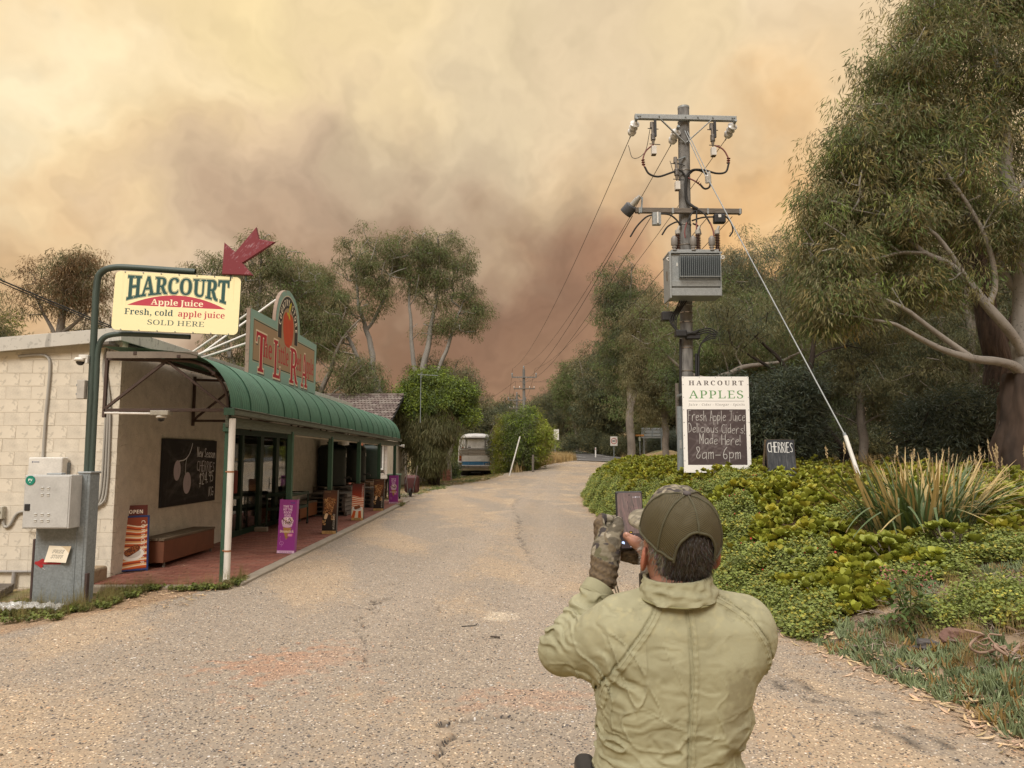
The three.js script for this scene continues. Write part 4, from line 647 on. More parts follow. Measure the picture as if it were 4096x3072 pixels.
/* ---------- electrical cabinet, inverter, switches, cameras ---------- */
{
  const t = thing('electrical_cabinet', 'grey galvanised electrical cabinet with pale box in front of the block wall', 'electrical cabinet');
  obj('panel', span([-6.11, -0.08, -9.6], [-5.6, 1.6, -9.41], 0.008), MT.galvD, t);
  obj('post', [span([-5.6, -0.08, -9.62], [-5.445, 1.62, -9.4], 0.008), span([-5.585, 0.0, -9.4], [-5.575, 1.6, -9.392], 0.002), span([-5.49, 0, -9.4], [-5.482, 1.6, -9.392], 0.002)], MT.galvD, t);
  obj('post_cap', [rbox(0.18, 0.03, 0.24, -5.522, 1.635, -9.51, 0.012), rbox(0.2, 0.03, 0.1, -5.95, 1.615, -9.5, 0.012)], MT.galv, t);
  obj('rusty_edge', [rbox(0.03, 0.86, 0.05, -6.13, 0.36, -9.44), rbox(0.035, 0.42, 0.06, -5.43, 0.15, -9.43)], mat([0.07, 0.045, 0.04], 0.9, { map: T.stain }), t);
  const b = obj('meter_box', rbox(0.585, 0.665, 0.24, -5.835, 1.278, -9.28, 0.008), mat([0.50, 0.50, 0.48], 0.5, mott), t);
  obj('box_door', rbox(0.555, 0.64, 0.012, -5.838, 1.278, -9.158, 0.005), mat([0.53, 0.53, 0.51], 0.45, mott), t);
  const v = []; for (const [x, y] of [[-0.055, 0.165], [0.02, 0.165], [-0.055, 0.085], [0.02, 0.085], [-0.12, -0.16], [-0.04, -0.16], [0.04, -0.16], [-0.12, -0.235], [-0.04, -0.235], [0.04, -0.235]]) { const o = obj('vent', [rbox(0.034, 0.034, 0.008, -5.838 + x, 1.278 + y, -9.15, 0.003), rbox(0.034, 0.008, 0.02, -5.838 + x, 1.29 + y, -9.145, 0.003)], mat([0.56, 0.56, 0.53], 0.5), t); }
  obj('lock', [rbox(0.07, 0.085, 0.015, -6.07, 1.21, -9.15, 0.012)], MT.black, t);
  const d = thing('solar_sticker', 'round green sticker reading PV on the pale meter box', 'sticker', [-6.05, 1.545, -9.147]);
  obj('disc', cyl(0.06, 0.06, 0.003, 0, 0, 0, 28).applyMatrix4(new THREE.Matrix4().makeRotationX(Math.PI / 2)), mat([0.0, 0.19, 0.14], 0.5), d);
  obj('print', new THREE.CircleGeometry(0.058, 28).translate(0, 0, 0.003), mat('#fff', 0.5, { map: canvasTex(128, 128, (c, W, H) => { c.fillStyle = '#0a7a66'; c.fillRect(0, 0, W, H); fit(c, 'PV', 64, 74, 60, 'bold 46px sans-serif', '#e9f0ec'); fit(c, 'AC', 64, 98, 22, 'bold 20px sans-serif', '#e9f0ec'); }) }), d);
  const n = thing('paper_notice', 'curled paper notice reading FREE STUFF on the grey cabinet', 'notice', [-5.79, 0.605, -9.39], 0);
  const pg = new THREE.PlaneGeometry(0.29, 0.205, 10, 6), P = pg.attributes.position; for (let i = 0; i < P.count; i++) { const x = P.getX(i), y = P.getY(i); P.setXYZ(i, x + y * 0.2, y - 0.02 * x, 0.012 + 0.03 * sstep(0.2, -0.2, y) * (0.5 + x) + 0.012 * Math.sin(x * 16 + y * 9)); } pg.computeVertexNormals();
  obj('sheet', pg, mat('#fff', 0.9, { side: THREE.DoubleSide, map: canvasTex(384, 272, (c, W, H) => { const q = rngOf(41); c.fillStyle = '#ebe3d0'; c.fillRect(0, 0, W, H); c.fillStyle = '#b79d74'; c.globalAlpha = 0.5; c.beginPath(); c.moveTo(210, 0); c.lineTo(W, 0); c.lineTo(W, 120); c.quadraticCurveTo(300, 30, 210, 0); c.fill(); c.globalAlpha = 1; for (const [s, y] of [['FREE', 120], ['STUFF', 205]]) { c.save(); c.font = 'bold italic 78px sans-serif'; c.lineWidth = 5; c.strokeStyle = '#4b4a48'; c.setLineDash([16, 5]); const w = c.measureText(s).width; c.translate(185 - 105, y); c.scale(215 / w, 1); c.strokeText(s, 0, 0); c.restore(); } }) }), n);
  const ar = thing('arrow_sticker', 'red tape arrow below the FREE STUFF notice on the cabinet', 'sticker', [-6.1, 0.485, -9.407]);
  obj('shaft', rbox(0.33, 0.036, 0.004, 0.17, 0.005, 0, 0.001), MT.red, ar); obj('head', extrude([[0, 0], [0.105, 0.062], [0.135, 0.035], [0.075, 0], [0.12, -0.03], [0.095, -0.06]], 0.004).translate(-0.0, 0, 0.0005), MT.red, ar); obj('peeled_end', [rbox(0.025, 0.015, 0.003, 0.345, 0.018, 0.001, 0.001), bar([0.1, -0.055, 0.002], [0.145, -0.078, 0.008], 0.008, 0.003, 0.001)], MT.white, ar);
  const inv = thing('solar_inverter', 'white solar inverter box on the block wall behind the cabinet', 'inverter', [-7.08, 1.52, WZ + 0.1]);
  obj('case', rbox(0.52, 0.62, 0.16, 0, 0, 0, 0.02, 3), MT.white, inv); obj('lower_case', rbox(0.5, 0.22, 0.12, -0.02, -0.42, -0.02, 0.03, 3), MT.white, inv); obj('display', rbox(0.16, 0.12, 0.012, -0.16, -0.37, 0.045, 0.006), MT.black, inv); obj('warning_label', rbox(0.09, 0.05, 0.003, -0.19, -0.13, 0.081, 0.001), mat([0.6, 0.35, 0.03], 0.6), inv); obj('mark', [rbox(0.02, 0.02, 0.003, -0.19, 0.24, 0.081, 0.001), rbox(0.08, 0.012, 0.003, -0.13, 0.24, 0.081, 0.001)], mat([0.1, 0.12, 0.2], 0.6), inv); obj('heat_sink', rbox(0.5, 0.5, 0.05, 0.03, -0.02, -0.07, 0.004), MT.galvD, inv);
  const is = thing('isolator_switch', 'beige isolator switch on the block wall left of the cabinet', 'switch', [-7.81, 0.99, WZ + 0.045]);
  obj('case', rbox(0.13, 0.19, 0.09, 0, 0, 0, 0.01, 2), mat([0.42, 0.4, 0.33], 0.5), is); obj('handle', bar([-0.05, -0.02, 0.055], [0.04, 0.02, 0.055], 0.02, 0.02), mat([0.34, 0.32, 0.26], 0.5), is);
  const wc = thing('wire_coil', 'loose coil of thin wire hanging from the wall conduit', 'wire', [-7.33, 0.86, WZ + 0.06]);
  const loops = []; for (let i = 0; i < 5; i++) { const p = []; for (let k = 0; k <= 16; k++) { const a = k / 16 * Math.PI * 2; p.push([Math.sin(a) * (0.06 + i * 0.006), Math.cos(a) * (0.11 + 0.008 * i) + rr(-.004, .004), i * 0.004]); } loops.push(pipe(p, 0.003, 30, 4)); } loops.push(pipe([[0, -0.1, 0], [0.005, -0.4, 0], [0.01, -0.75, 0.01]], 0.003, 12, 4)); obj('loop', loops, MT.creamB, wc);
  const cam = (label, x, y, z, k) => { const c = thing('security_camera', label, 'camera', [x, y, z]); if (k === 1) { obj('mount', [rbox(0.1, 0.05, 0.1, 0.05, 0.05, 0), rbox(0.03, 0.11, 0.08, 0.1, 0.02, 0)], MT.white, c); } else obj('mount', rbox(0.27, 0.075, 0.16, 0, 0.065, 0, 0.012), mat([0.42, 0.39, 0.32], 0.6, mott), c); obj('housing', lathe([[0.0, 0.04], [0.06, 0.04], [0.075, 0.02], [0.075, 0.0], [0.05, -0.012]], 20), MT.white, c); obj('dome', new THREE.SphereGeometry(0.052, 16, 10, 0, 7, Math.PI / 2, Math.PI / 2).translate(0, -0.01, 0), mat([0.02, 0.02, 0.02], 0.1), c); return c; };
  cam('white dome camera on the green pole of the juice sign', -5.7, 3.1, -9.46, 1);
  cam('white dome camera under the awning truss on a beige box', -5.22, 2.42, -10.74, 2);
  cam('small white dome camera at the far end of the awning', -4.12, 2.2, -26.95, 1);
  obj('conduit', rod([-6.05, 2.485, -10.72], [-5.36, 2.475, -10.72], 0.018, 10), MT.pvc, shop);
  const jb = thing('junction_box', 'small grey junction box on the pole below the dome camera', 'box', [-5.66, 2.72, -9.47]); obj('case', rbox(0.1, 0.25, 0.08, 0, 0, 0, 0.008), mat([0.5, 0.47, 0.42], 0.6, mott), jb); obj('lug', [rbox(0.03, 0.03, 0.03, -0.06, 0.06, 0), rbox(0.03, 0.03, 0.03, -0.06, -0.06, 0)], MT.galvD, jb);
}

/* ---------- pallets, tanks, trolley, plinth ---------- */
function makePallet(label, pos, turn, m = MT.woodGrey, group) {
  const t = thing('pallet', label, 'pallet', pos, turn, group), w = 1.15, q = rngOf(Math.floor(pos[1] * 999 + 5));
  for (let i = 0; i < 7; i++) obj('slat', rbox(w, 0.018, 0.11, 0, 0.117, -w / 2 + 0.055 + i * (w - 0.11) / 6, 0.003), m, t);
  for (let i = 0; i < 3; i++) obj('bearer', rbox(0.09, 0.09, w, (i - 1) * 0.53, 0.063, 0, 0.004), m, t);
  for (let i = 0; i < 3; i++) obj('slat', rbox(w, 0.016, 0.1, 0, 0.009, (i - 1) * (w / 2 - 0.06), 0.003), m, t);
  return t;
}
const pal = makePallet('grey timber pallet in the lowest stack beside the dark poster', [-5.33, floorY(21.6), -21.58], 0.02, MT.woodGrey, 'pallets of the lowest stack');
const palB = mat([0.26, 0.16, 0.085], 0.85, { map: T.wood });
const stack = (n, x, z, label, group, brown, from = 0) => { for (let i = from; i < n; i++) { const c = copyOf(pal, label, [x + rr(-.03, .03), floorY(-z) + i * 0.128, z + rr(-.03, .03)], rr(-0.05, 0.05)); c.userData.group = group; if (brown) c.traverse((o) => { if (o.isMesh) o.material = palB; }); } };
stack(5, -5.33, -21.58, 'grey timber pallet in the lowest stack beside the dark poster', 'pallets of the lowest stack', false, 1);
stack(6, -5.52, -22.85, 'grey timber pallet under the nearest dark green tank', 'pallets under the nearest tank');
stack(6, -5.48, -25.8, 'brown timber pallet under the middle dark green tank', 'pallets under the middle tank', true);
stack(5, -5.1, -24.5, 'timber pallet in the stack behind the striped poster', 'pallets behind the striped poster');
stack(6, -5.5, -28.2, 'timber pallet under the farthest green tank', 'pallets under the farthest tank', true);
function tank(label, x, y, z, m) {
  const t = thing('water_tank', label, 'tank', [x, y, z]);
  const p = [[0, 0], [0.42, 0], [0.435, 0.03]]; for (let i = 0; i < 7; i++) p.push([0.432, 0.06 + i * 0.16], [0.438, 0.1 + i * 0.16], [0.432, 0.14 + i * 0.16]); p.push([0.43, 1.17], [0.36, 1.26], [0.16, 1.3], [0.16, 1.34], [0, 1.34]);
  obj('body', lathe(p, 36), m, t); obj('lid', cyl(0.17, 0.17, 0.05, 0, 1.35, 0, 24), m, t);
  obj('label', rbox(0.003, 0.12, 0.09, 0.441, 0.95, 0.05, 0.001), MT.white, t);
  const tp = obj('tap', [rod([0.42, 0.25, 0.08], [0.52, 0.25, 0.1], 0.022, 8), rod([0.52, 0.25, 0.1], [0.62, 0.25, 0.12], 0.016, 8), rod([0.62, 0.26, 0.12], [0.63, 0.19, 0.12], 0.016, 8), rod([0.5, 0.3, 0.1], [0.58, 0.3, 0.1], 0.01, 6), rod([0.53, 0.25, 0.1], [0.53, 0.3, 0.1], 0.01, 6)], mat([0.12, 0.12, 0.11], 0.4, { metalness: 0.5 }), t);
}
const tk = mat([0.009, 0.016, 0.013], 0.5, mott), tk2 = mat([0.016, 0.035, 0.024], 0.5, mott);
tank('dark green plastic tank nearest the entrance with a tap', -5.64, floorY(22.85) + 0.77, -22.8, tk);
tank('dark green plastic tank between the two other tanks', -5.62, floorY(25.8) + 0.77, -25.75, tk);
tank('lighter green plastic tank farthest along the awning', -5.55, floorY(27.3) + 0.77, -28.15, tk2);
{
  const t = thing('trolley', 'green steel trolley with two shelves beside the entrance glass', 'trolley', [0, floorY(18.4), 0]), x0 = -5.9, x1 = -5.3, za = -17.55, zb = -19.0, g = mat([0.03, 0.06, 0.04], 0.6, dirty);
  for (const y of [0.8, 0.46]) { obj('shelf', span([x0, y, zb], [x1, y + 0.015, za], 0.003), g, t); obj('rim', [span([x0 - 0.003, y - 0.03, zb], [x0 + 0.02, y + 0.04, za]), span([x1 - 0.02, y - 0.03, zb], [x1 + 0.003, y + 0.04, za]), span([x0, y - 0.031, zb - 0.003], [x1, y + 0.039, zb + 0.02]), span([x0, y - 0.029, za - 0.02], [x1, y + 0.041, za + 0.003])], g, t); }
  for (const x of [x0 + 0.01, x1 - 0.01]) for (const z of [za - 0.01, zb + 0.01]) { obj('leg', rbox(0.035, 0.74, 0.035, x, 0.47, z, 0.003), g, t); const c = obj('caster', [cyl(0.055, 0.055, 0.03, 0, 0, 0, 18).applyMatrix4(new THREE.Matrix4().makeRotationZ(Math.PI / 2)).translate(x, 0.056, z), rbox(0.04, 0.06, 0.03, x, 0.085, z)], MT.rubber, t); }
  tag(obj('paper_sheet', rbox(0.21, 0.006, 0.3, -5.45, floorY(18.4) + 0.82, -18.6, 0.002)), 'white paper lying on top of the green trolley', 'paper').material = MT.white;
  tag(obj('door_stop', rbox(0.3, 0.11, 0.12, -5.85, floorY(17.2) + 0.055, -17.1, 0.02), MT.concrete), 'concrete block on the paving at the entrance door', 'block').rotation.y = 0;
  tag(obj('plinth', uvm(new RoundedBoxGeometry(0.52, 0.38, 0.5, 3, 0.05).translate(-6.28, 0.04, -10.75)), mat([0.34, 0.25, 0.155], 0.95, { map: T.mottle, bumpMap: T.bump, bumpScale: 0.02 })), 'rough tan concrete block at the foot of the wall corner', 'block');
  makePallet('weathered pallet lying on the dirt against the block wall', [-7.72, -0.12, -10.2], 0.35).rotation.z = -0.06;
}

/* ---------- power pole with transformer ---------- */
const PB = [4.11, 0.7, -17], PT = [4.215, 10.35, -17], poleX = (y) => lerp(PB[0], PT[0], (y - PB[1]) / 9.65);
{
  const t = thing('power_pole', 'weathered power pole with two crossarms and a finned transformer in the garden bed', 'power pole');
  obj('pole', uvm(rod(PB, PT, 0.155, 24, 0.137)), MT.pole, t);
  obj('pole_cap', cyl(0.142, 0.142, 0.05, PT[0], 10.36, -17, 24), MT.galv, t);
  const bands = []; for (const y of [10.0, 8.75, 7.4, 6.9, 5.42, 5.25, 5.02, 4.75, 4.4, 3.85]) bands.push(cyl(0.162 - (y - 3) * 0.002, 0.162 - (y - 3) * 0.002, 0.022, poleX(y), y, -17, 24)); obj('band', bands, MT.chrome, t);
  const ua = sub('upper_crossarm', t); obj('arm', [bar([2.975, 10.045, -16.81], [5.44, 9.985, -16.81], 0.11, 0.12, 0.01)], MT.galv, ua);
  obj('brace', [bar([3.58, 9.96, -16.74], [4.19, 9.4, -16.83], 0.05, 0.02), bar([4.82, 9.93, -16.74], [4.22, 9.4, -16.83], 0.05, 0.02)], MT.galv, ua);
  const bl = []; for (const x of [3.05, 3.1, 3.56, 4.2, 4.5, 4.86, 5.33, 5.38]) bl.push(cyl(0.018, 0.018, 0.03, 0, 0, 0, 8).applyMatrix4(new THREE.Matrix4().makeRotationX(Math.PI / 2)).translate(x, 10.045 - (x - 2.975) * 0.0243, -16.745)); obj('bolt', bl, MT.galvD, ua).userData.kind = 'stuff';
  const la = sub('lower_crossarm', t); obj('arm', [bar([2.95, 7.7, -16.8], [5.49, 7.67, -16.8], 0.11, 0.12, 0.008)], MT.woodGrey, la);
  obj('strap', [3.05, 3.84, 4.68, 5.45].map((x) => rbox(0.045, 0.135, 0.125, x, 7.695 - (x - 2.95) * 0.012, -16.8, 0.003)), MT.galv, la);
  // strain insulators, turned towards the far pole
  const insM = mat([0.66, 0.65, 0.62], 0.25, { phys: true, clearcoat: 0.4, map: T.mottle }), ig = lathe([[0, 0], [0.04, 0], [0.045, 0.06], [0.115, 0.08], [0.12, 0.1], [0.07, 0.16], [0.105, 0.19], [0.11, 0.21], [0.065, 0.27], [0.105, 0.3], [0.11, 0.33], [0.085, 0.4], [0.03, 0.43], [0, 0.43]], 24);
  const ins = [];
  for (const [x, y, dx] of [[3.0, 9.93, -0.1], [4.0, 9.72, -0.1], [5.38, 9.87, -0.12]]) {
    const d = V([dx, -0.3, -0.62]).normalize(), o = sub('insulator', t, [x, y, -16.78]);
    o.quaternion.setFromUnitVectors(new THREE.Vector3(0, 1, 0), d); obj('sheds', ig, insM, o); obj('pin', [cyl(0.03, 0.04, 0.14, 0, -0.02, 0, 10), cyl(0.015, 0.015, 0.1, 0, 0.47, 0, 8)], MT.galvD, o);
    ins.push(V([x, y, -16.78]).add(d.multiplyScalar(0.5)).toArray());
  }
  const arrM = mat([0.18, 0.155, 0.13], 0.5, mott);
  for (const [x, y, s] of [[3.44, 9.93, 1], [4.88, 9.9, 1], [3.99, 9.05, 0.9]]) { // fuse switches and their light boxes
    const o = sub('fuse_switch', t, [x, y, -16.78]);
    if (s === 1) obj('bracket', [rbox(0.06, 0.42, 0.05, 0.02, -0.2, 0.03)], MT.black, o); else obj('bracket', bar([0.2, 0.0, -0.05], [0.0, -0.1, 0], 0.05, 0.03), MT.galvD, o);
    const st = []; for (let i = 0; i < 5; i++) st.push(cyl(0.055, 0.06, 0.022, -0.03, -0.34 - i * 0.033, 0, 14)); st.push(cyl(0.045, 0.05, 0.14, -0.05, -0.1, -0.02, 14), cyl(0.036, 0.036, 0.4, -0.035, -0.28, 0, 10), cyl(0.04, 0.025, 0.1, -0.03, -0.55, 0, 10));
    obj('arrester', st, arrM, o); for (const l of [[[-0.16, -0.2, 0.02], [0.1, -0.22, 0.02]], [[-0.12, -0.58, 0], [0.14, -0.6, 0]], [[-0.03, -0.5, 0], [-0.03, -0.68, 0]]]) obj('lead', rod(...l, 0.01, 6), MT.black, o);
    obj('weight_box', [rbox(0.115, 0.2, 0.13, -0.02, -0.75, 0.0, 0.004)], MT.pvc, o); obj('box_base', rbox(0.105, 0.02, 0.12, -0.02, -0.855, 0, 0.003), MT.wood, o);
  }
  const redM = mat([0.14, 0.025, 0.018], 0.5), K = (pts, r = 0.02, m = MT.rubber, n = 30) => obj('cable', pipe(pts, r, n, 7), m, t);
  K([[3.42, 9.34, -16.78], [3.22, 9.15, -16.75], [3.14, 8.9, -16.72], [3.18, 8.72, -16.7]], 0.018, redM); K([[3.18, 8.74, -16.7], [3.28, 8.57, -16.7], [3.5, 8.5, -16.7], [3.8, 8.6, -16.72], [4.02, 8.7, -16.8], [4.15, 8.62, -16.84], [4.2, 8.5, -16.83]], 0.024);
  K([[4.9, 9.31, -16.78], [5.08, 9.2, -16.75], [5.18, 9.0, -16.72], [5.2, 8.82, -16.7]], 0.018, redM); K([[5.2, 8.84, -16.7], [5.12, 8.62, -16.7], [4.9, 8.58, -16.7], [4.6, 8.66, -16.7], [4.35, 8.7, -16.78], [4.23, 8.6, -16.83], [4.2, 8.5, -16.83]], 0.024);
  K([[4.25, 8.52, -16.83], [4.4, 8.4, -16.75], [4.52, 8.28, -16.7]], 0.018, redM, 14); K([[4.5, 8.3, -16.7], [4.6, 8.2, -16.7], [4.72, 8.25, -16.7], [4.74, 8.45, -16.72], [4.62, 8.62, -16.75], [4.4, 8.7, -16.8], [4.22, 8.56, -16.83]], 0.024);
  K([[4.2, 8.55, -16.82], [4.18, 8.2, -16.82], [4.2, 7.95, -16.82], [4.3, 7.78, -16.72], [4.42, 7.7, -16.7]], 0.036);
  const rs = []; for (const [x, y, a] of [[3.15, 8.86, 0.1], [5.195, 8.9, -0.1], [4.46, 8.36, 0.8]]) for (const k of [-1, 0, 1]) rs.push(at(new THREE.CylinderGeometry(0.045, 0.04, 0.012, 12), x + k * Math.sin(a) * 0.055, y - k * 0.055 * Math.cos(a), -16.72, 0, 0, a)); obj('cable_shed', rs, redM, t);
  // floodlight at the end of the lower crossarm
  const fl = sub('floodlight', t, [2.86, 7.8, -16.78]); fl.rotation.set(0.55, 0, -0.75, 'ZXY');
  obj('housing', lathe([[0, 0.02], [0.1, 0.03], [0.15, 0.0], [0.155, -0.22], [0.14, -0.22], [0.13, -0.02], [0, -0.02]], 20), mat([0.06, 0.062, 0.068], 0.5, mott), fl); obj('ballast', [cyl(0.065, 0.07, 0.2, 0, 0.12, 0, 14), cyl(0.04, 0.06, 0.1, 0, 0.26, 0, 14)], MT.conduit, fl);
  obj('lamp_bracket', [bar([3.08, 7.62, -16.72], [3.11, 8.0, -16.72], 0.04, 0.02), bar([3.1, 7.98, -16.72], [2.95, 7.92, -16.76], 0.03, 0.02)], MT.galvD, t);
  obj('control_box', rbox(0.2, 0.3, 0.12, 3.44, 7.46, -16.72, 0.01), MT.galv, t); obj('box_tube', rod([3.45, 7.33, -16.62], [3.45, 7.6, -16.62], 0.022, 8), MT.white, t);
  obj('switch_box', rbox(0.28, 0.22, 0.16, 4.94, 7.47, -16.74, 0.03, 2), MT.black, t); obj('box_label', rbox(0.07, 0.07, 0.004, 4.93, 7.52, -16.655, 0.001), MT.white, t);
  for (const p of [[[2.82, 7.05, -16.8], [2.98, 7.3, -16.75], [3.2, 7.52, -16.75], [3.38, 7.58, -16.74]], [[3.45, 7.6, -16.74], [3.75, 7.58, -16.75], [3.95, 7.45, -16.8], [4.05, 7.3, -16.85]], [[3.58, 7.1, -16.8], [3.72, 7.3, -16.78], [3.95, 7.42, -16.8], [4.06, 7.35, -16.85]], [[4.3, 7.45, -16.8], [4.55, 7.52, -16.78], [4.8, 7.53, -16.76]], [[5.05, 7.58, -16.75], [5.2, 7.42, -16.74], [5.26, 7.2, -16.75], [5.18, 7.05, -16.76]], [[4.32, 7.38, -16.8], [4.45, 7.3, -16.78], [4.5, 7.1, -16.76]]]) K(p, 0.02);
  for (const [x0, x1] of [[4.38, 4.05], [4.4, 4.33], [4.45, 4.72]]) { K([[x0, 7.68, -16.72], [lerp(x0, x1, 0.4), 7.55, -16.62], [lerp(x0, x1, 0.8), 7.3, -16.55]], 0.02); K([[lerp(x0, x1, 0.8), 7.32, -16.55], [x1, 7.1, -16.5], [x1, 6.92, -16.46]], 0.017, redM, 14); }
  // transformer
  const tr = sub('transformer', t), gv = MT.galv;
  obj('tank', [span([3.66, 5.62, -16.84], [4.78, 6.5, -16.3], 0.012), span([3.63, 5.5, -16.86], [4.8, 5.68, -16.24], 0.01), span([3.63, 5.72, -16.86], [4.8, 5.86, -16.26], 0.01)], gv, tr);
  obj('lid', [span([3.6, 6.5, -16.88], [4.84, 6.535, -16.24], 0.006), span([3.68, 6.55, -16.75], [4.78, 6.6, -16.3], 0.006)], gv, tr);
  for (let i = 0; i < 21; i++) obj('fin', span([3.84 + i * 0.0455, 5.92, -16.3], [3.848 + i * 0.0455, 6.42, -16.12], 0.002), MT.galvD, tr);
  obj('fin_rail', [span([3.835, 5.91, -16.125], [4.762, 5.925, -16.105], 0.002), span([3.835, 6.415, -16.125], [4.762, 6.43, -16.105], 0.002)], gv, tr);
  obj('side_panel', [span([3.61, 5.44, -16.88], [3.65, 6.5, -16.2], 0.006), span([4.78, 5.5, -16.86], [4.81, 6.5, -16.24], 0.006)], gv, tr); obj('rating_plate', [span([3.6, 5.9, -16.5], [3.612, 6.12, -16.44], 0.002)], mat([0.1, 0.06, 0.03], 0.5), tr); obj('sticker', span([3.79, 6.2, -16.3], [3.82, 6.28, -16.292], 0.001), MT.white, tr); obj('lug', [at(new THREE.TorusGeometry(0.035, 0.013, 8, 14), 3.6, 6.36, -16.25), at(new THREE.TorusGeometry(0.035, 0.013, 8, 14), 4.85, 6.4, -16.25)], MT.white, tr);
  const bush = mat([0.11, 0.055, 0.038], 0.35, mott);
  for (const x of [3.86, 4.33, 4.78]) { const p = [[0, 0], [0.06, 0], [0.06, 0.05]]; for (let i = 0; i < 9; i++) p.push([0.036, 0.06 + i * 0.04], [0.068, 0.07 + i * 0.04], [0.036, 0.085 + i * 0.04]); p.push([0.05, 0.44], [0.05, 0.5], [0, 0.5]); obj('bushing', lathe(p, 16).translate(x, 6.57, -16.4), bush, tr); obj('bushing_cap', [cyl(0.06, 0.06, 0.09, x, 7.04, -16.4, 14), at(cyl(0.03, 0.035, 0.14, 0, 0, 0, 10), x + 0.02, 7.12, -16.4, 0, 0, -0.4)], MT.conduit, tr); }
  for (const x of [3.76, 4.2, 4.63]) obj('arrester', lathe([[0, 0], [0.06, 0], [0.06, 0.03], [0.03, 0.05], [0.06, 0.08], [0.06, 0.1], [0.03, 0.12], [0.075, 0.14], [0.075, 0.3], [0.03, 0.36], [0, 0.36]], 16).translate(x, 6.57, -16.33), mat([0.24, 0.22, 0.2], 0.5, mott), tr);
  // low voltage boxes and conduits down the pole
  obj('fuse_box', [rbox(0.32, 0.22, 0.2, 3.68, 5.12, -16.78, 0.03, 2), rbox(0.26, 0.16, 0.22, 3.95, 4.7, -16.72, 0.03, 2), rbox(0.34, 0.17, 0.14, 4.24, 4.66, -16.76, 0.02, 2)], MT.black, t);
  for (let i = 0; i < 4; i++) K([[3.95 + 0.05 * i, 5.48, -16.7], [3.85 + 0.04 * i, 5.28, -16.68], [3.7 + 0.05 * i, 5.05, -16.66], [3.76 + 0.03 * i, 4.86 - 0.04 * i, -16.65], [4.0, 4.72 - 0.02 * i, -16.66], [4.3 + i * 0.03, 4.7 + 0.03 * i, -16.66]], 0.018);
  for (let i = 0; i < 3; i++) K([[4.32, 4.68 + i * 0.04, -16.7], [4.6, 4.72 + i * 0.05, -16.66], [4.74 + 0.03 * i, 4.6 + 0.05 * i, -16.66], [4.6, 4.56 + i * 0.05, -16.66], [4.42, 4.45, -16.74], [4.37 + 0.012 * i, 4.2, -16.82]], 0.016);
  obj('conduit', [rod([4.34, 4.25, -16.86], [4.32, 3.4, -16.86], 0.03, 10), rod([4.39, 4.25, -16.84], [4.37, 3.4, -16.84], 0.025, 10), rod([3.98, 4.6, -16.88], [3.94, 2.9, -16.88], 0.028, 10)], MT.black, t);
  obj('cable_cover', [rod([3.93, 3.0, -16.84], [3.91, 0.8, -16.84], 0.085, 14)], MT.galvD, t); obj('stake', rbox(0.07, 1.2, 0.06, 3.885, 2.95, -16.95), MT.woodGrey, t);
  obj('pole_tag', rbox(0.05, 0.2, 0.004, 3.9, 2.12, -16.752, 0.001), mat([0.4, 0.4, 0.38], 0.5, mott), t);
  // stay wire, its insulator and white guard
  const sy = thing('stay_wire', 'taut pale stay wire with white guard running down into the garden bed', 'stay wire'), a = [4.2, 9.72, -16.86], m = [4.62, 8.34, -16.45], b = [5.895, 2.2, -12.8], e = [5.99, 1.15, -12.35];
  obj('wire', [rod(a, [m[0] - 0.03, m[1], m[2]], 0.012, 6), rod([4.26, 9.7, -16.86], [m[0] + 0.03, m[1] + 0.04, m[2]], 0.012, 6), rod(m, b, 0.014, 6)], MT.galv, sy); obj('guard', rod(b, e, 0.036, 12), MT.white, sy); obj('guard_collar', rod([b[0] - .008, b[1] + .05, b[2] - .03], [b[0], b[1], b[2]], 0.03, 10), MT.galvD, sy);
  obj('insulator', [at(rbox(0.12, 0.2, 0.12, 0, 0, 0, 0.03, 2), ...m, 0.3, 0.25, 0.2), at(rbox(0.05, 0.26, 0.05, 0, 0, 0, 0.02, 2), m[0] + 0.02, m[1] + 0.02, m[2] + 0.06, 0.3, 0.25, 0.2)], insM, sy);
  // conductors to the next pole
  const W = (label, p, q, sag, r = 0.009) => tag(obj('power_line', cable(p, q, sag, r, 28), MT.dark), label, 'power line', 'power lines between the two poles');
  const far = [[0.05, 10.95, -75], [1.25, 11.3, -75], [2.42, 10.95, -75]];
  ins.forEach((p, i) => W('thin power line from the upper crossarm to the next pole', p, far[i], 1.1));
  for (const [p, q] of [[[2.9, 7.6, -16.9], [0.25, 9.6, -75]], [[3.35, 7.58, -16.9], [0.8, 9.6, -75]], [[4.72, 7.58, -16.9], [1.8, 9.6, -75]], [[5.3, 7.58, -16.9], [2.3, 9.6, -75]]]) W('thin power line from the lower crossarm to the next pole', p, q, 1.3).userData.group = 'lower power lines between the two poles';
  for (const [x, y, x2, y2] of [[2.98, 9.5, 3.35, 9.75], [4.0, 9.1, 3.95, 8.9]]) obj('jumper', pipe([[x - 0.1, y, -17.2], [x - 0.02, y - 0.42, -17], [x + 0.25, y - 0.3, -16.9], [x2, y2, -16.8]], 0.008, 16, 5), MT.dark, t);
}
tag(obj('service_line', [cable([-8.6, 4.95, -9.5], [-6.35, 3.82, -13.2], 0.03, 0.012), cable([-8.6, 4.93, -9.5], [-6.35, 3.8, -13.2], 0.05, 0.009)], MT.dark), 'dark service cable coming down to the shop roof behind the cream sign', 'cable');
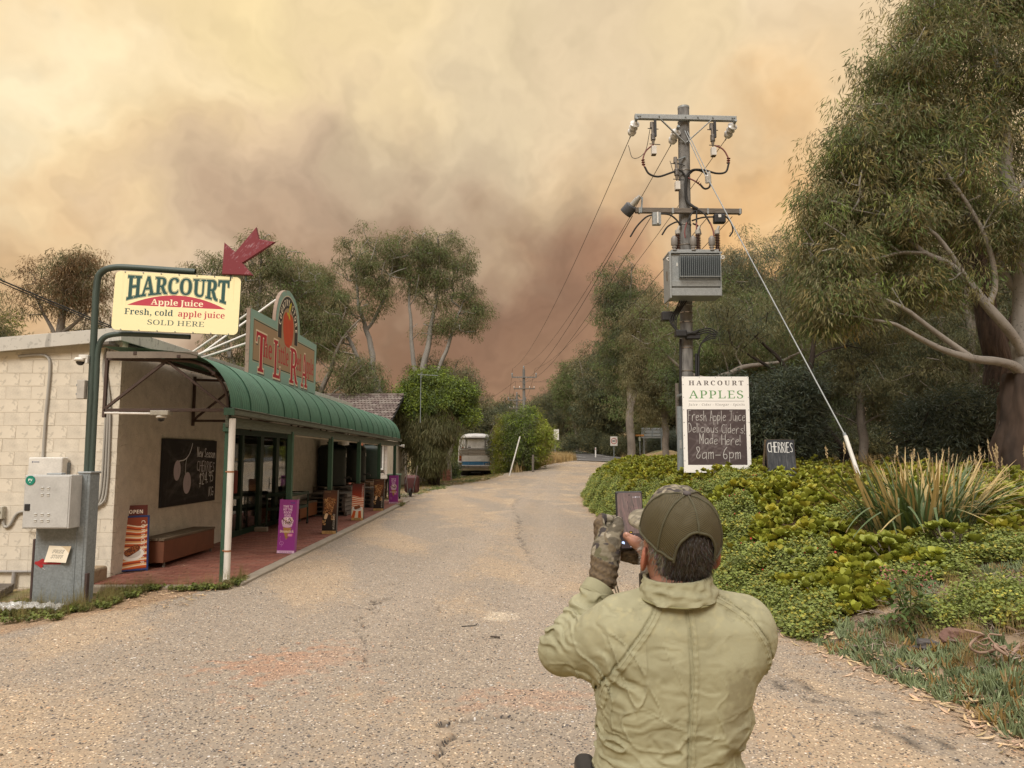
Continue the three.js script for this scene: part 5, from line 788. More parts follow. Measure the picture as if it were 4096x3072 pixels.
function farPole(label, x, z, h, w, far) {
  const y = gy(x, z) - 0.3, t = thing('far_power_pole', label, 'power pole', [x, y, z], 0);
  obj('pole', rod([0, 0, 0], [-0.03, h, 0], 0.19, 14, 0.14), MT.pole, t);
  obj('crossarm', [rbox(w, 0.13, 0.12, 0, h - 0.85, 0.18), bar([-w * 0.27, h - 0.92, 0.2], [0, h - 1.55, 0.2], 0.05, 0.03), bar([w * 0.27, h - 0.92, 0.2], [0, h - 1.55, 0.2], 0.05, 0.03)], MT.pole, t); obj('crossarm', rbox(w * 0.86, 0.13, 0.12, 0.02, h - 2.05, 0.18), MT.woodGrey, t);
  const g = lathe([[0, 0], [0.05, 0], [0.08, 0.06], [0.05, 0.1], [0.09, 0.16], [0.06, 0.22], [0.09, 0.28], [0.05, 0.36], [0, 0.36]], 10);
  for (const k of [-1, 1]) obj('insulator', g.clone().translate(k * w * 0.48, h - 0.78, 0.18), MT.galvD, t); obj('insulator', g.clone().translate(-0.03, h, 0), MT.galvD, t);
  for (const k of [-0.4, -0.18, 0.22, 0.4]) obj('insulator', g.clone().scale(0.5, 0.5, 0.5).translate(k * w, h - 1.98, 0.18), MT.white, t);
  return t;
}
farPole('grey timber power pole rising behind the rounded green bush', 1.26, -75, 9.05, 2.6);
farPole('shorter power pole just left of the one behind the rounded bush', 0.75, -108, 8.5, 2.7);
farPole('distant power pole above the white bus roof', -5.85, -128, 6.6, 2.8);
for (const [p, q] of [[[0.05, 10.95, -75], [-0.6, 10.6, -108]], [[2.42, 10.95, -75], [2.0, 10.6, -108]], [[0.3, 9.6, -75], [-9, 7.5, -100]], [[0.4, 9.6, -75], [-0.4, 9.6, -108]]]) tag(obj('power_line', cable(p, q, 0.7, 0.014), MT.dark), 'power line running from the pole behind the rounded bush into the trees', 'power line', 'power lines beyond the bush');

/* ---------- orchard board and cherries board ---------- */
{
  const w = 1.49, h = 2.12, t = thing('orchard_board', 'tall white and brown apples board fixed to the power pole', 'sign', [4.515, 2.545, -15.95], 0.02);
  const tex = canvasTex(1040, 1480, (c, W, H) => {
    const q = rngOf(51); c.fillStyle = '#f0eeea'; c.fillRect(0, 0, W, H); speck(c, W, H, 60, ['#d8d3cb', '#cfc8bd'], q);
    fit(c, 'HARCOURT', 528, 134, 860, 'bold 100px serif', '#4a3f3e', 22); fit(c, 'APPLES', 528, 338, 860, '170px serif', '#5d8f55', 10);
    c.fillStyle = '#4a4341'; c.fillRect(92, 378, 872, 5); fit(c, 'Juice - Cider - Vinegar - Spirits', 528, 452, 872, 'italic 48px serif', '#5b5351', 6);
    c.fillStyle = '#4b4041'; c.fillRect(62, 508, 920, 856); c.globalAlpha = 0.06; for (let i = 0; i < 40; i++) { c.strokeStyle = '#fff'; c.lineWidth = 30; c.beginPath(); c.moveTo(70 + q() * 880, 520 + q() * 820); c.lineTo(70 + q() * 880, 520 + q() * 820); c.stroke(); } c.globalAlpha = 1;
    const k = '#c9c8c4'; chalk(c, 'Fresh Apple Juice', 84, 690, 160, 900, 8, k, q); chalk(c, 'Delicious Ciders!', 84, 862, 145, 900, 8, k, q, 0.03); chalk(c, 'Made Here!', 250, 1040, 155, 660, 9, k, q, 0.04); chalk(c, '8am-6pm', 190, 1270, 180, 720, 11, k, q, 0);
    c.strokeStyle = '#57504f'; c.lineWidth = 2; c.beginPath(); c.moveTo(0, 706); c.lineTo(W, 706); c.stroke();
  });
  const p = board('panel', w, h, 0.022, tex, MT.white, t, 0.5); p.rotation.z = -0.0;
  const sc = [], g = new THREE.CylinderGeometry(0.009, 0.009, 0.008, 8).rotateX(Math.PI / 2); for (let i = 0; i < 5; i++) for (const s of [-1, 1]) sc.push(g.clone().translate(-0.72 + i * 0.36, s * 1.035, 0.004)); for (let i = 0; i < 7; i++) for (const s of [-1, 1]) sc.push(g.clone().translate(s * 0.722, -0.8 + i * 0.28, 0.004)); obj('screw', sc, MT.galvD, t).userData.kind = 'stuff';
  obj('rail', [bar([-0.6, 0.7, -0.05], [0.3, 0.7, -0.05], 0.06, 0.05), bar([-0.6, -0.6, -0.05], [0.3, -0.6, -0.05], 0.06, 0.05), bar([0.6, -1.1, -0.06], [0.6, -2.2, -0.06], 0.07, 0.07), bar([-0.62, 0.7, -0.05], [-0.62, 0.7, -0.9], 0.05, 0.05)], MT.galvD, t);
}
{
  const gy0 = 1.02, t = thing('cherries_board', 'black A-frame chalkboard reading CHERRIES behind the garden bed', 'sign', [5.62, gy0, -15.35], 0.12);
  const tex = canvasTex(512, 880, (c, W, H) => { const q = rngOf(61); c.fillStyle = '#33363b'; c.fillRect(0, 0, W, H); for (let i = 0; i < 400; i++) { c.globalAlpha = 0.04; c.fillStyle = '#c9ccd2'; c.fillRect(q() * W, 130 + q() * H * 0.5, 6 + q() * 16, 60 + q() * 160); } c.globalAlpha = 1; chalk(c, 'CHERRIES', 26, 200, 160, 470, 15, '#e9e9e7', q, 0.01); });
  const f = sub('leaf_front', t); f.rotation.x = -0.1; obj('panel', rbox(0.64, 1.16, 0.015, 0, 0.58, 0.22, 0.004), mat([0.1, 0.07, 0.045], 0.8, { map: T.wood }), f); obj('print', new THREE.PlaneGeometry(0.62, 1.14).translate(0, 0.58, 0.23), mat('#fff', 0.85, { map: tex }), f);
  const b = sub('leaf_back', t); b.rotation.x = 0.22; obj('panel', rbox(0.64, 1.17, 0.015, 0, 0.58, -0.16, 0.004), MT.black, b); obj('edge', [rbox(0.035, 1.16, 0.04, -0.315, 0.58, -0.15, 0.004)], MT.wood, b);
}

/* ---------- house behind ---------- */
{
  const t = thing('tiled_house', 'low house with weathered grey brown tiled roof beyond the shop', 'house'), eav = -30.9, rid = -35.2, ye = 2.95, yr = 4.72, xa = -11, xb = -4.35; t.position.set(-0.95, 0.08, 0);
  const wall = sub('wall', t); for (let i = 0; i < 15; i++) obj('weatherboard', at(rbox(6.2, 0.19, 0.03, -7.6, 0, 0, 0.004), 0, 0.75 + i * 0.155, -31.75, 0, -0.06), mat([0.5 + (i % 3) * 0.02, 0.46, 0.4], 0.8, mott), wall);
  obj('house_walls', [box(6.1, 2.6, 6.4, -7.6, 1.5, -35.0)], MT.cream, t); obj('base_course', span([-10.8, -0.2, -31.9], [-4.5, 0.72, -31.7], 0.01), mat([0.2, 0.07, 0.045], 0.9, mott), t);
  const rf = sub('roof', t), sl = Math.hypot(eav - rid, yr - ye), an = Math.atan2(yr - ye, eav - rid);
  obj('roof_deck', extrude([[eav + 0.02, ye - 0.06], [rid, yr - 0.06], [2 * rid - eav, ye - 0.06], [rid, yr - 0.2]], xb - xa).rotateY(-Math.PI / 2).translate(xb, 0, 0), MT.dark, rf);
  const tg = (() => { const g = new THREE.PlaneGeometry(0.335, 0.4, 8, 1), p = g.attributes.position; for (let i = 0; i < p.count; i++) { const u = p.getX(i) / 0.335; p.setZ(i, 0.022 * Math.cos(u * 4 * Math.PI) + (p.getY(i) < 0 ? 0.03 : 0)); } const b = new THREE.BoxGeometry(0.33, 0.012, 0.035).translate(0, -0.196, 0.012); g.computeVertexNormals(); return M([uvm(g), b]); })();
  const tm = [[0.15, 0.115, 0.1], [0.19, 0.15, 0.13], [0.13, 0.095, 0.085], [0.22, 0.185, 0.16]].map((c) => mat(c, 0.9, { map: T.mottle, side: THREE.DoubleSide })); let n = 0;
  const rows = 14; for (let r = 0; r < rows; r++) for (let k = 0; k < 20; k++) { const s = (r + 0.5) / rows * sl, x = xb - 0.17 - k * 0.325 - (r % 2) * 0.05; if (x < xa || n >= 300) continue; const o = obj('roof_tile', tg, tm[Math.floor(R() * 4)], rf); o.position.set(x, ye + Math.sin(an) * s + rr(0, .008), eav - Math.cos(an) * s); o.rotation.set(-(Math.PI / 2 - an), 0, rr(-.012, .012)); n++; }
  for (let k = 0; k < 17; k++) obj('ridge_tile', at(new THREE.CylinderGeometry(0.09, 0.1, 0.42, 10, 1, true, 0, 7), xb - 0.2 - k * 0.39, yr, rid, 0, 0, Math.PI / 2), tm[k & 3], rf);
  obj('gutter', [rbox(6.7, 0.1, 0.12, -7.7, ye - 0.05, eav + 0.08)], MT.creamB, rf);
  const win = (x, w, y, h) => { const g = sub('window', t, [x, y, -31.66]); obj('frame', [rbox(w, 0.07, 0.06, 0, h / 2, 0), rbox(w, 0.07, 0.08, 0, -h / 2, 0.01), ...[-1, 0, 1].map((k) => rbox(0.06, h, 0.055, k * (w / 2 - 0.03), 0, 0.002))], MT.white, g); obj('pane', box(w - 0.06, h - 0.06, 0.01, 0, 0, -0.03), mat([0.12, 0.11, 0.1], 0.08), g); };
  win(-5.3, 1.3, 1.75, 1.1); win(-8.2, 1.4, 1.9, 1.2);
  const dr = obj('door', [rbox(0.85, 2.0, 0.05, -6.65, 1.6, -31.66)], mat([0.16, 0.03, 0.02], 0.6, mott), t); obj('porch_post', [rbox(0.09, 2.4, 0.09, -5.35, 1.75, -30.4)], mat([0.34, 0.10, 0.04], 0.7, mott), t); obj('porch_floor', span([-8.6, -0.4, -31.6], [-5.2, 0.42, -30.0], 0.02), MT.brick[0], t); obj('porch_rail', [rbox(0.9, 0.05, 0.05, -5.6, 1.35, -30.42)], MT.black, t);
  const an2 = sub('aerial', t, [-3.3, 4.1, -33.5]); obj('mast', rod([0, -0.8, 0], [0, 1.55, 0], 0.018, 6), MT.galvD, an2); obj('boom', [rod([-0.15, 1.45, 0], [0.8, 1.4, 0], 0.014, 6), ...[0, 1, 2, 3, 4].map((i) => rod([i * 0.14, 1.44, -0.3 + i * 0.03], [i * 0.14, 1.44, 0.3 - i * 0.03], 0.008, 5)), rod([0.05, 1.3, 0], [0.05, 1.6, 0], 0.01, 5)], MT.galvD, an2);
  const ch = thing('garden_chair', 'blue garden chair with pale arms on the brick porch', 'chair', [-5.8, 0.502, -30.45], 0.1), bl = mat([0.02, 0.07, 0.16], 0.7, mott), al = MT.conduit;
  obj('seat', rbox(0.46, 0.03, 0.42, 0, 0.42, 0), bl, ch); obj('backrest', at(rbox(0.46, 0.6, 0.02), 0, 0.74, -0.24, 0, -0.2), bl, ch); for (const s of [-1, 1]) { obj('arm', rbox(0.04, 0.03, 0.46, s * 0.26, 0.62, 0), al, ch); obj('leg', rod([s * 0.26, 0, 0.22], [s * 0.26, 0.62, 0.2], 0.015), al, ch); obj('leg', rod([s * 0.26, 0, -0.3], [s * 0.26, 0.62, -0.15], 0.015), al, ch); }
  const bn = thing('wheelie_bin', 'dark wheelie bin with pale green lid beside the last awning post', 'bin', [-4.62, terrain(-4.6, 28.6), -28.6], 0.05);
  obj('body', (() => { const g = new RoundedBoxGeometry(0.5, 0.85, 0.5, 2, 0.03).translate(0, 0.5, 0), p = g.attributes.position; for (let i = 0; i < p.count; i++) { const k = lerp(0.82, 1, p.getY(i) / 0.92); p.setX(i, p.getX(i) * k); p.setZ(i, p.getZ(i) * k); } return g; })(), mat([0.045, 0.075, 0.055], 0.6, mott), bn); obj('lid', rbox(0.54, 0.06, 0.56, 0, 0.95, 0, 0.025, 2), mat([0.16, 0.24, 0.16], 0.6, mott), bn); obj('label', rbox(0.18, 0.04, 0.004, 0, 0.72, 0.243, 0.001), MT.white, bn); for (const s of [-1, 1]) obj('wheel', at(cyl(0.09, 0.09, 0.05), s * 0.2, 0.09, -0.2, 0, 0, Math.PI / 2), MT.rubber, bn);
  const wb = thing('wheelbarrow', 'maroon wheelbarrow stood on end by the weeping tree', 'wheelbarrow', [-4.1, terrain(-4.1, 29.8), -29.8], -0.1), mr = mat([0.1, 0.028, 0.024], 0.6, mott);
  obj('tray', (() => { const g = new RoundedBoxGeometry(0.62, 0.72, 0.3, 4, 0.14).translate(0, 0.5, 0), p = g.attributes.position; for (let i = 0; i < p.count; i++) if (p.getZ(i) > 0) { p.setX(i, p.getX(i) * 0.8); } return g; })(), mr, wb); for (const s of [-1, 1]) { obj('handle', rod([s * 0.1, 0.15, 0.2], [s * 0.26, 1.25, 0.1], 0.018), MT.woodGrey, wb); obj('leg', pipe([[s * 0.16, 0.3, 0.17], [s * 0.18, 0.5, 0.36], [s * 0.2, 0.72, 0.17]], 0.013, 12, 6), MT.black, wb); } obj('wheel', [at(new THREE.TorusGeometry(0.13, 0.045, 8, 20), 0, 0.18, 0.22, Math.PI / 2), rod([-0.08, 0.18, 0.22], [0.08, 0.18, 0.22], 0.02)], MT.rubber, wb);
  const gate = thing('brick_pier', 'small red brick pier beside the drooping tree by the bus', 'pier', [-3.75, terrain(-3.75, 41.5), -41.5]); for (let r = 0; r < 8; r++) for (let k = 0; k < 2; k++) obj('brick', rbox(0.22, 0.075, 0.23, (k - 0.5) * 0.23 + (r % 2 ? 0.03 : -0.03), 0.04 + r * 0.085, 0, 0.006), MT.brick[(r + k * 3) & 3], gate);
}

/* ---------- bus ---------- */
{
  const bz = -48.6, bx = -2.43, y = terrain(bx, 49) + 0.02, t = thing('bus', 'old white coach with blue stripe and whited-out rear windows parked on the grass', 'bus', [bx, y, bz], -0.015);
  const half = [[1.08, 0.42], [1.12, 0.55], [1.135, 1.0], [1.12, 1.72], [1.04, 2.4], [0.99, 2.56], [0.86, 2.68], [0.5, 2.755], [0, 2.78]], S = new THREE.Shape();
  half.forEach(([x, yy], i) => (i ? S.lineTo(x, yy) : S.moveTo(x, yy))); [...half].reverse().slice(1).forEach(([x, yy]) => S.lineTo(-x, yy)); S.closePath();
  const wh = mat([0.75, 0.73, 0.69], 0.4, { phys: true, clearcoat: 0.3, map: T.mottle }), sil = mat([0.4, 0.36, 0.3], 0.35, { metalness: 0.7, map: T.stain });
  obj('body', extrude(S, 8.2, 0.06).translate(0, 0, -8.3), wh, t);
  obj('roof_dome', [new THREE.SphereGeometry(1, 20, 8, 0, Math.PI * 2, 0, Math.PI / 2).scale(0.98, 0.26, 0.35).translate(0, 2.53, -0.05)], wh, t);
  const trap = (x0, x1, xt0, xt1, y0, y1, r) => { const s = new THREE.Shape(); s.moveTo(x0 + r, y0); s.lineTo(x1 - r, y0); s.quadraticCurveTo(x1, y0, x1, y0 + r); s.lineTo(xt1, y1 - r); s.quadraticCurveTo(xt1, y1, xt1 - r, y1); s.lineTo(xt0 + r, y1); s.quadraticCurveTo(xt0, y1, xt0, y1 - r); s.lineTo(x0, y0 + r); s.quadraticCurveTo(x0, y0, x0 + r, y0); return s; };
  const pane = mat([0.8, 0.79, 0.77], 0.25, mott);
  for (const [a, b, c, d] of [[-1.02, -0.68, -0.97, -0.68], [-0.6, 0.6, -0.6, 0.6], [0.68, 1.02, 0.68, 0.96]]) { const g = sub('window', t, [0, 0, 0]); obj('seal', extrude(trap(a - 0.03, b + 0.03, c - 0.03, d + 0.03, 1.8, 2.48, 0.1), 0.03).translate(0, 0, 0.05), mat([0.2, 0.19, 0.18], 0.7), g); obj('pane', extrude(trap(a, b, c, d, 1.83, 2.45, 0.09), 0.036).translate(0, 0, 0.05), pane, g); }
  obj('sticker', [rbox(0.16, 0.02, 0.003, -0.42, 1.99, 0.09, 0.001), rbox(0.19, 0.06, 0.003, -0.42, 1.9, 0.09, 0.001)], MT.black, t); obj('sticker', rbox(0.12, 0.06, 0.003, -0.86, 1.88, 0.09, 0.001), MT.red, t);
  for (let i = 0; i < 4; i++) obj('trim_band', rbox(2.22, 0.095, 0.05, 0, 1.41 + i * 0.1, 0.075, 0.03, 2), sil, t);
  for (const [a, b] of [[-0.92, -0.46], [-0.45, 0.51], [0.52, 0.96]]) { obj('rear_panel', span([a, 0.96, 0.0], [b, 1.36, 0.085], 0.008), wh, t); obj('blue_stripe', span([a, 0.72, 0.0], [b, 0.957, 0.086], 0.008), mat([0.05, 0.19, 0.36], 0.4, mott), t); }
  for (const s of [-1, 1]) { const l = sub('tail_light', t, [s * 1.03, 1.02, 0.07]); obj('lens', rbox(0.15, 0.2, 0.04, 0, 0.22, 0, 0.01), mat([0.3, 0.07, 0.01], 0.3), l); obj('lens', rbox(0.15, 0.12, 0.04, 0, 0.05, 0, 0.01), mat([0.2, 0.01, 0.01], 0.3), l); obj('lens', rbox(0.15, 0.1, 0.04, 0, -0.08, 0, 0.01), MT.white, l); obj('lens', rbox(0.15, 0.16, 0.04, 0, -0.23, 0, 0.01), mat([0.22, 0.01, 0.012], 0.3), l); }
  obj('bumper', [rbox(2.26, 0.2, 0.16, 0, 0.6, 0.1, 0.03, 2), rbox(2.22, 0.06, 0.1, 0, 0.7, 0.09, 0.02)], mat([0.33, 0.31, 0.29], 0.3, { metalness: 0.8, map: T.stain }), t); obj('number_plate', [rbox(0.34, 0.11, 0.01, 0.76, 0.79, 0.092, 0.003)], MT.black, t);
  obj('plate_print', new THREE.PlaneGeometry(0.32, 0.09).translate(0.76, 0.79, 0.099), mat('#fff', 0.5, { map: canvasTex(128, 36, (c, W, H) => { c.fillStyle = '#17171a'; c.fillRect(0, 0, W, H); fit(c, 'BUS 46', 64, 28, 100, 'bold 28px sans-serif', '#d9d9d4'); }) }), t);
  obj('chassis', [box(2.0, 0.2, 7.6, 0, 0.36, -4.2), rbox(0.7, 0.22, 0.4, -0.05, 0.3, -0.6, 0.08, 2), rod([-0.3, 0.2, -0.1], [0.35, 0.22, -0.1], 0.06)], MT.dark, t);
  for (const s of [-1, 1]) for (const z of [-1.6, -6.4]) { const w = sub('wheel', t, [s * 0.82, 0.43, z]); obj('tyre', at(new THREE.CylinderGeometry(0.45, 0.45, 0.52, 24), 0, 0, 0, 0, 0, Math.PI / 2), MT.rubber, w); obj('hub', at(new THREE.CylinderGeometry(0.22, 0.22, 0.53, 16), 0, 0, 0, 0, 0, Math.PI / 2), MT.galvD, w); }
  obj('mud_flap', [rbox(0.56, 0.38, 0.02, -0.8, 0.25, -1.02), rbox(0.56, 0.38, 0.02, 0.8, 0.25, -1.02)], MT.rubber, t); for (const x of [-0.28, 0, 0.28]) obj('marker_light', new THREE.SphereGeometry(0.03, 8, 6).translate(x, 2.67, 0.12), MT.black, t);
  obj('mirror', [rbox(0.09, 0.3, 0.08, -1.28, 1.55, -7.6), rod([-1.1, 2.3, -7.7], [-1.26, 1.7, -7.6], 0.015)], MT.black, t); obj('roof_vent', rbox(0.3, 0.07, 0.5, 0.22, 2.79, -0.9, 0.02), wh, t); obj('exhaust_stack', rod([1.17, 0.6, -0.5], [1.14, 2.85, -0.5], 0.035), MT.black, t);
}

/* ---------- roadside signs and posts ---------- */
{
  const post = (o, h, r = 0.035) => obj('post', rod([0, -0.2, -0.03], [0, h, -0.03], r, 8), MT.galvD, o);
  const s = thing('speed_sign', 'white speed sign reading 80 beyond the highway', 'road sign', [8.72, gy(8.72, -62), -62]); post(s, 1.85); obj('plate', rbox(0.62, 0.8, 0.02, 0, 1.47, 0, 0.02), MT.white, s);
  obj('print', new THREE.PlaneGeometry(0.6, 0.78).translate(0, 1.47, 0.013), mat('#fff', 0.5, { map: canvasTex(192, 250, (c, W, H) => { c.fillStyle = '#d9d3cb'; c.fillRect(0, 0, W, H); c.strokeStyle = '#a3261f'; c.lineWidth = 17; c.beginPath(); c.arc(96, 120, 74, 0, 7); c.stroke(); fit(c, '80', 96, 150, 92, 'bold 88px sans-serif', '#1c1a1a'); }) }), s);
  const b = thing('direction_sign', 'back of a large grey road sign on two posts before the forest', 'road sign', [11.25, gy(11.25, -58), -58], 0.02);
  obj('plate', rbox(1.78, 0.82, 0.02, 0, 1.35 - 0.02, 0, 0.06, 3), MT.galv, b); obj('rail', [-0.25, 0.02, 0.28].map((y) => rbox(1.7, 0.04, 0.05, 0, 1.33 + y, 0.03)), MT.galvD, b); for (const x of [-0.7, 0.0, 0.7]) obj('post', rod([x, x ? -0.6 : 1, 0.06], [x, 1.72, 0.06], 0.035, 8), MT.galvD, b);
  const o = thing('street_sign', 'narrow orange street blade sign beside the large grey sign', 'road sign', [10.15, gy(10.15, -57), -57.5]); post(o, 1.35); obj('blade', rbox(0.68, 0.13, 0.02, -0.0, 1.3, 0, 0.005), mat([0.45, 0.2, 0.05], 0.6, mott), o); obj('small_plate', rbox(0.16, 0.3, 0.02, -0.02, 1.0, 0, 0.004), mat([0.3, 0.33, 0.25], 0.6), o);
  const m = thing('curve_marker', 'low black and white chevron marker left of the orange blade sign', 'road sign', [9.95, gy(9.95, -60), -60]); post(m, 0.6); obj('plate', rbox(0.42, 0.28, 0.02, 0, 0.55, 0, 0.004), MT.black, m); obj('chevron', [-1, 1].map((k) => bar([k * 0.16, 0.66, 0.013], [k * 0.1, 0.45, 0.013], 0.06, 0.006)), MT.white, m);
  const w = thing('white_road_sign', 'plain white back of a road sign beside the rounded bush', 'road sign', [3.45, gy(3.45, -58) , -58]); const wy = 3.55 - w.position.y; post(w, wy + 0.3); obj('plate', rbox(0.42, 0.85, 0.02, 0.1, wy, 0.0, 0.03, 2), MT.white, w); obj('small_plate', rbox(0.12, 0.3, 0.02, -0.2, wy - 0.05, 0, 0.02), MT.white, w);
  for (const [x, z, l] of [[7.6, -66, 'white guide post on the far verge of the highway'], [2.2, -56.5, 'white guide post in the straw grass behind the rounded bush']]) { const g = thing('guide_post', l, 'post', [x, gy(x, z), z]); obj('post', rbox(0.11, 1.0, 0.04, 0, 0.42, 0, 0.01), MT.white, g); obj('reflector', rbox(0.06, 0.1, 0.01, 0, 0.78, 0.022, 0.003), mat([0.3, 0.02, 0.02], 0.4), g); }
  const lp = thing('leaning_pole', 'slim white pole leaning in front of the rounded bush', 'pole'); obj('pole', rod([-0.22, 0.45, -41.8], [0.46, 2.95, -42], 0.042, 10), MT.white, lp); obj('cap', rod([0.457, 2.94, -42], [0.465, 2.97, -42.003], 0.044, 10), MT.white, lp);
  const fp = thing('fence_post', 'weathered timber fence post at the edge of the gravel by the bush', 'post', [1.26, gy(1.26, -44), -44]); obj('post', uvm(rod([0, -0.2, 0], [0.02, 1.05, 0], 0.075, 9, 0.065)), MT.woodGrey, fp);
}

/* ---------- trees ---------- */
const leafMat = (c, tr = 0.3) => new THREE.MeshPhysicalMaterial({ color: rgb(c), roughness: 0.75, transmission: tr, thickness: 0, side: THREE.DoubleSide, specularIntensity: 0.5 });
function leafClump(q, n, rad, len, wid, droop, flat = 0.7) { // slender folded leaves hanging round a twig
  const p = [], ix = []; let k = 0;
  for (let i = 0; i < n; i++) {
    const a = q() * 6.283, r = rad * Math.cbrt(q()), e = (q() - 0.5) * 2, b = [Math.cos(a) * r * Math.sqrt(1 - e * e * 0.8), e * r * flat, Math.sin(a) * r * Math.sqrt(1 - e * e * 0.8)];
    const d = V([Math.cos(a) * 0.6 + (q() - 0.5), -droop + (q() - 0.5) * 1.3, Math.sin(a) * 0.6 + (q() - 0.5)]).normalize(), s = d.clone().cross(V([q() - 0.5, q() - 0.5, q() - 0.5]).normalize()).normalize(), L = len * (0.7 + 0.6 * q()), w = wid * (0.7 + 0.6 * q()), n2 = d.clone().cross(s).multiplyScalar(w * 0.25);
    const mid = V(b).addScaledVector(d, L * 0.45), tip = V(b).addScaledVector(d, L).add(new THREE.Vector3(0, -L * 0.12, 0));
    p.push(...b, ...mid.clone().addScaledVector(s, w).add(n2).toArray(), ...tip.toArray(), ...mid.clone().addScaledVector(s, -w).add(n2).toArray()); ix.push(k, k + 1, k + 2, k, k + 2, k + 3); k += 4;
  }
  const g = new THREE.BufferGeometry(); g.setAttribute('position', new THREE.Float32BufferAttribute(p, 3)); g.setIndex(ix); const f = g.toNonIndexed(); f.computeVertexNormals();
  f.setAttribute('uv', new THREE.BufferAttribute(new Float32Array(f.attributes.position.count * 2), 2)); return f;
}
function chainTube(pts, rad, sides) { // one limb as a continuous tapering tube
  const c = new THREE.CatmullRomCurve3(pts), n = pts.length * 2, P = [], ix = [], uv = [], tmp = new THREE.Vector3(); let side = new THREE.Vector3(1, 0, 0), L = 0, last = null;
  for (let i = 0; i <= n; i++) {
    const t = i / n, p = c.getPoint(t), tan = c.getTangent(t), k = t * (pts.length - 1), a = Math.min(pts.length - 2, Math.floor(k)), r = lerp(rad[a], rad[a + 1], k - a);
    side.addScaledVector(tan, -side.dot(tan)); if (side.lengthSq() < 1e-6) side.set(0, 0, 1).addScaledVector(tan, -tan.z); side.normalize(); tmp.crossVectors(tan, side); if (last) L += p.distanceTo(last); last = p;
    for (let s = 0; s <= sides; s++) { const w = s / sides * 6.2832; P.push(p.x + (side.x * Math.cos(w) + tmp.x * Math.sin(w)) * r, p.y + (side.y * Math.cos(w) + tmp.y * Math.sin(w)) * r, p.z + (side.z * Math.cos(w) + tmp.z * Math.sin(w)) * r); uv.push(s / sides * Math.max(0.15, 6.28 * r), L); if (i < n && s < sides) { const q = i * (sides + 1) + s; ix.push(q, q + 1, q + sides + 1, q + 1, q + sides + 2, q + sides + 1); } }
  }
  const g = new THREE.BufferGeometry(); g.setAttribute('position', new THREE.Float32BufferAttribute(P, 3)); g.setAttribute('uv', new THREE.Float32BufferAttribute(uv, 2)); g.setIndex(ix); g.computeVertexNormals(); return g.toNonIndexed();
}
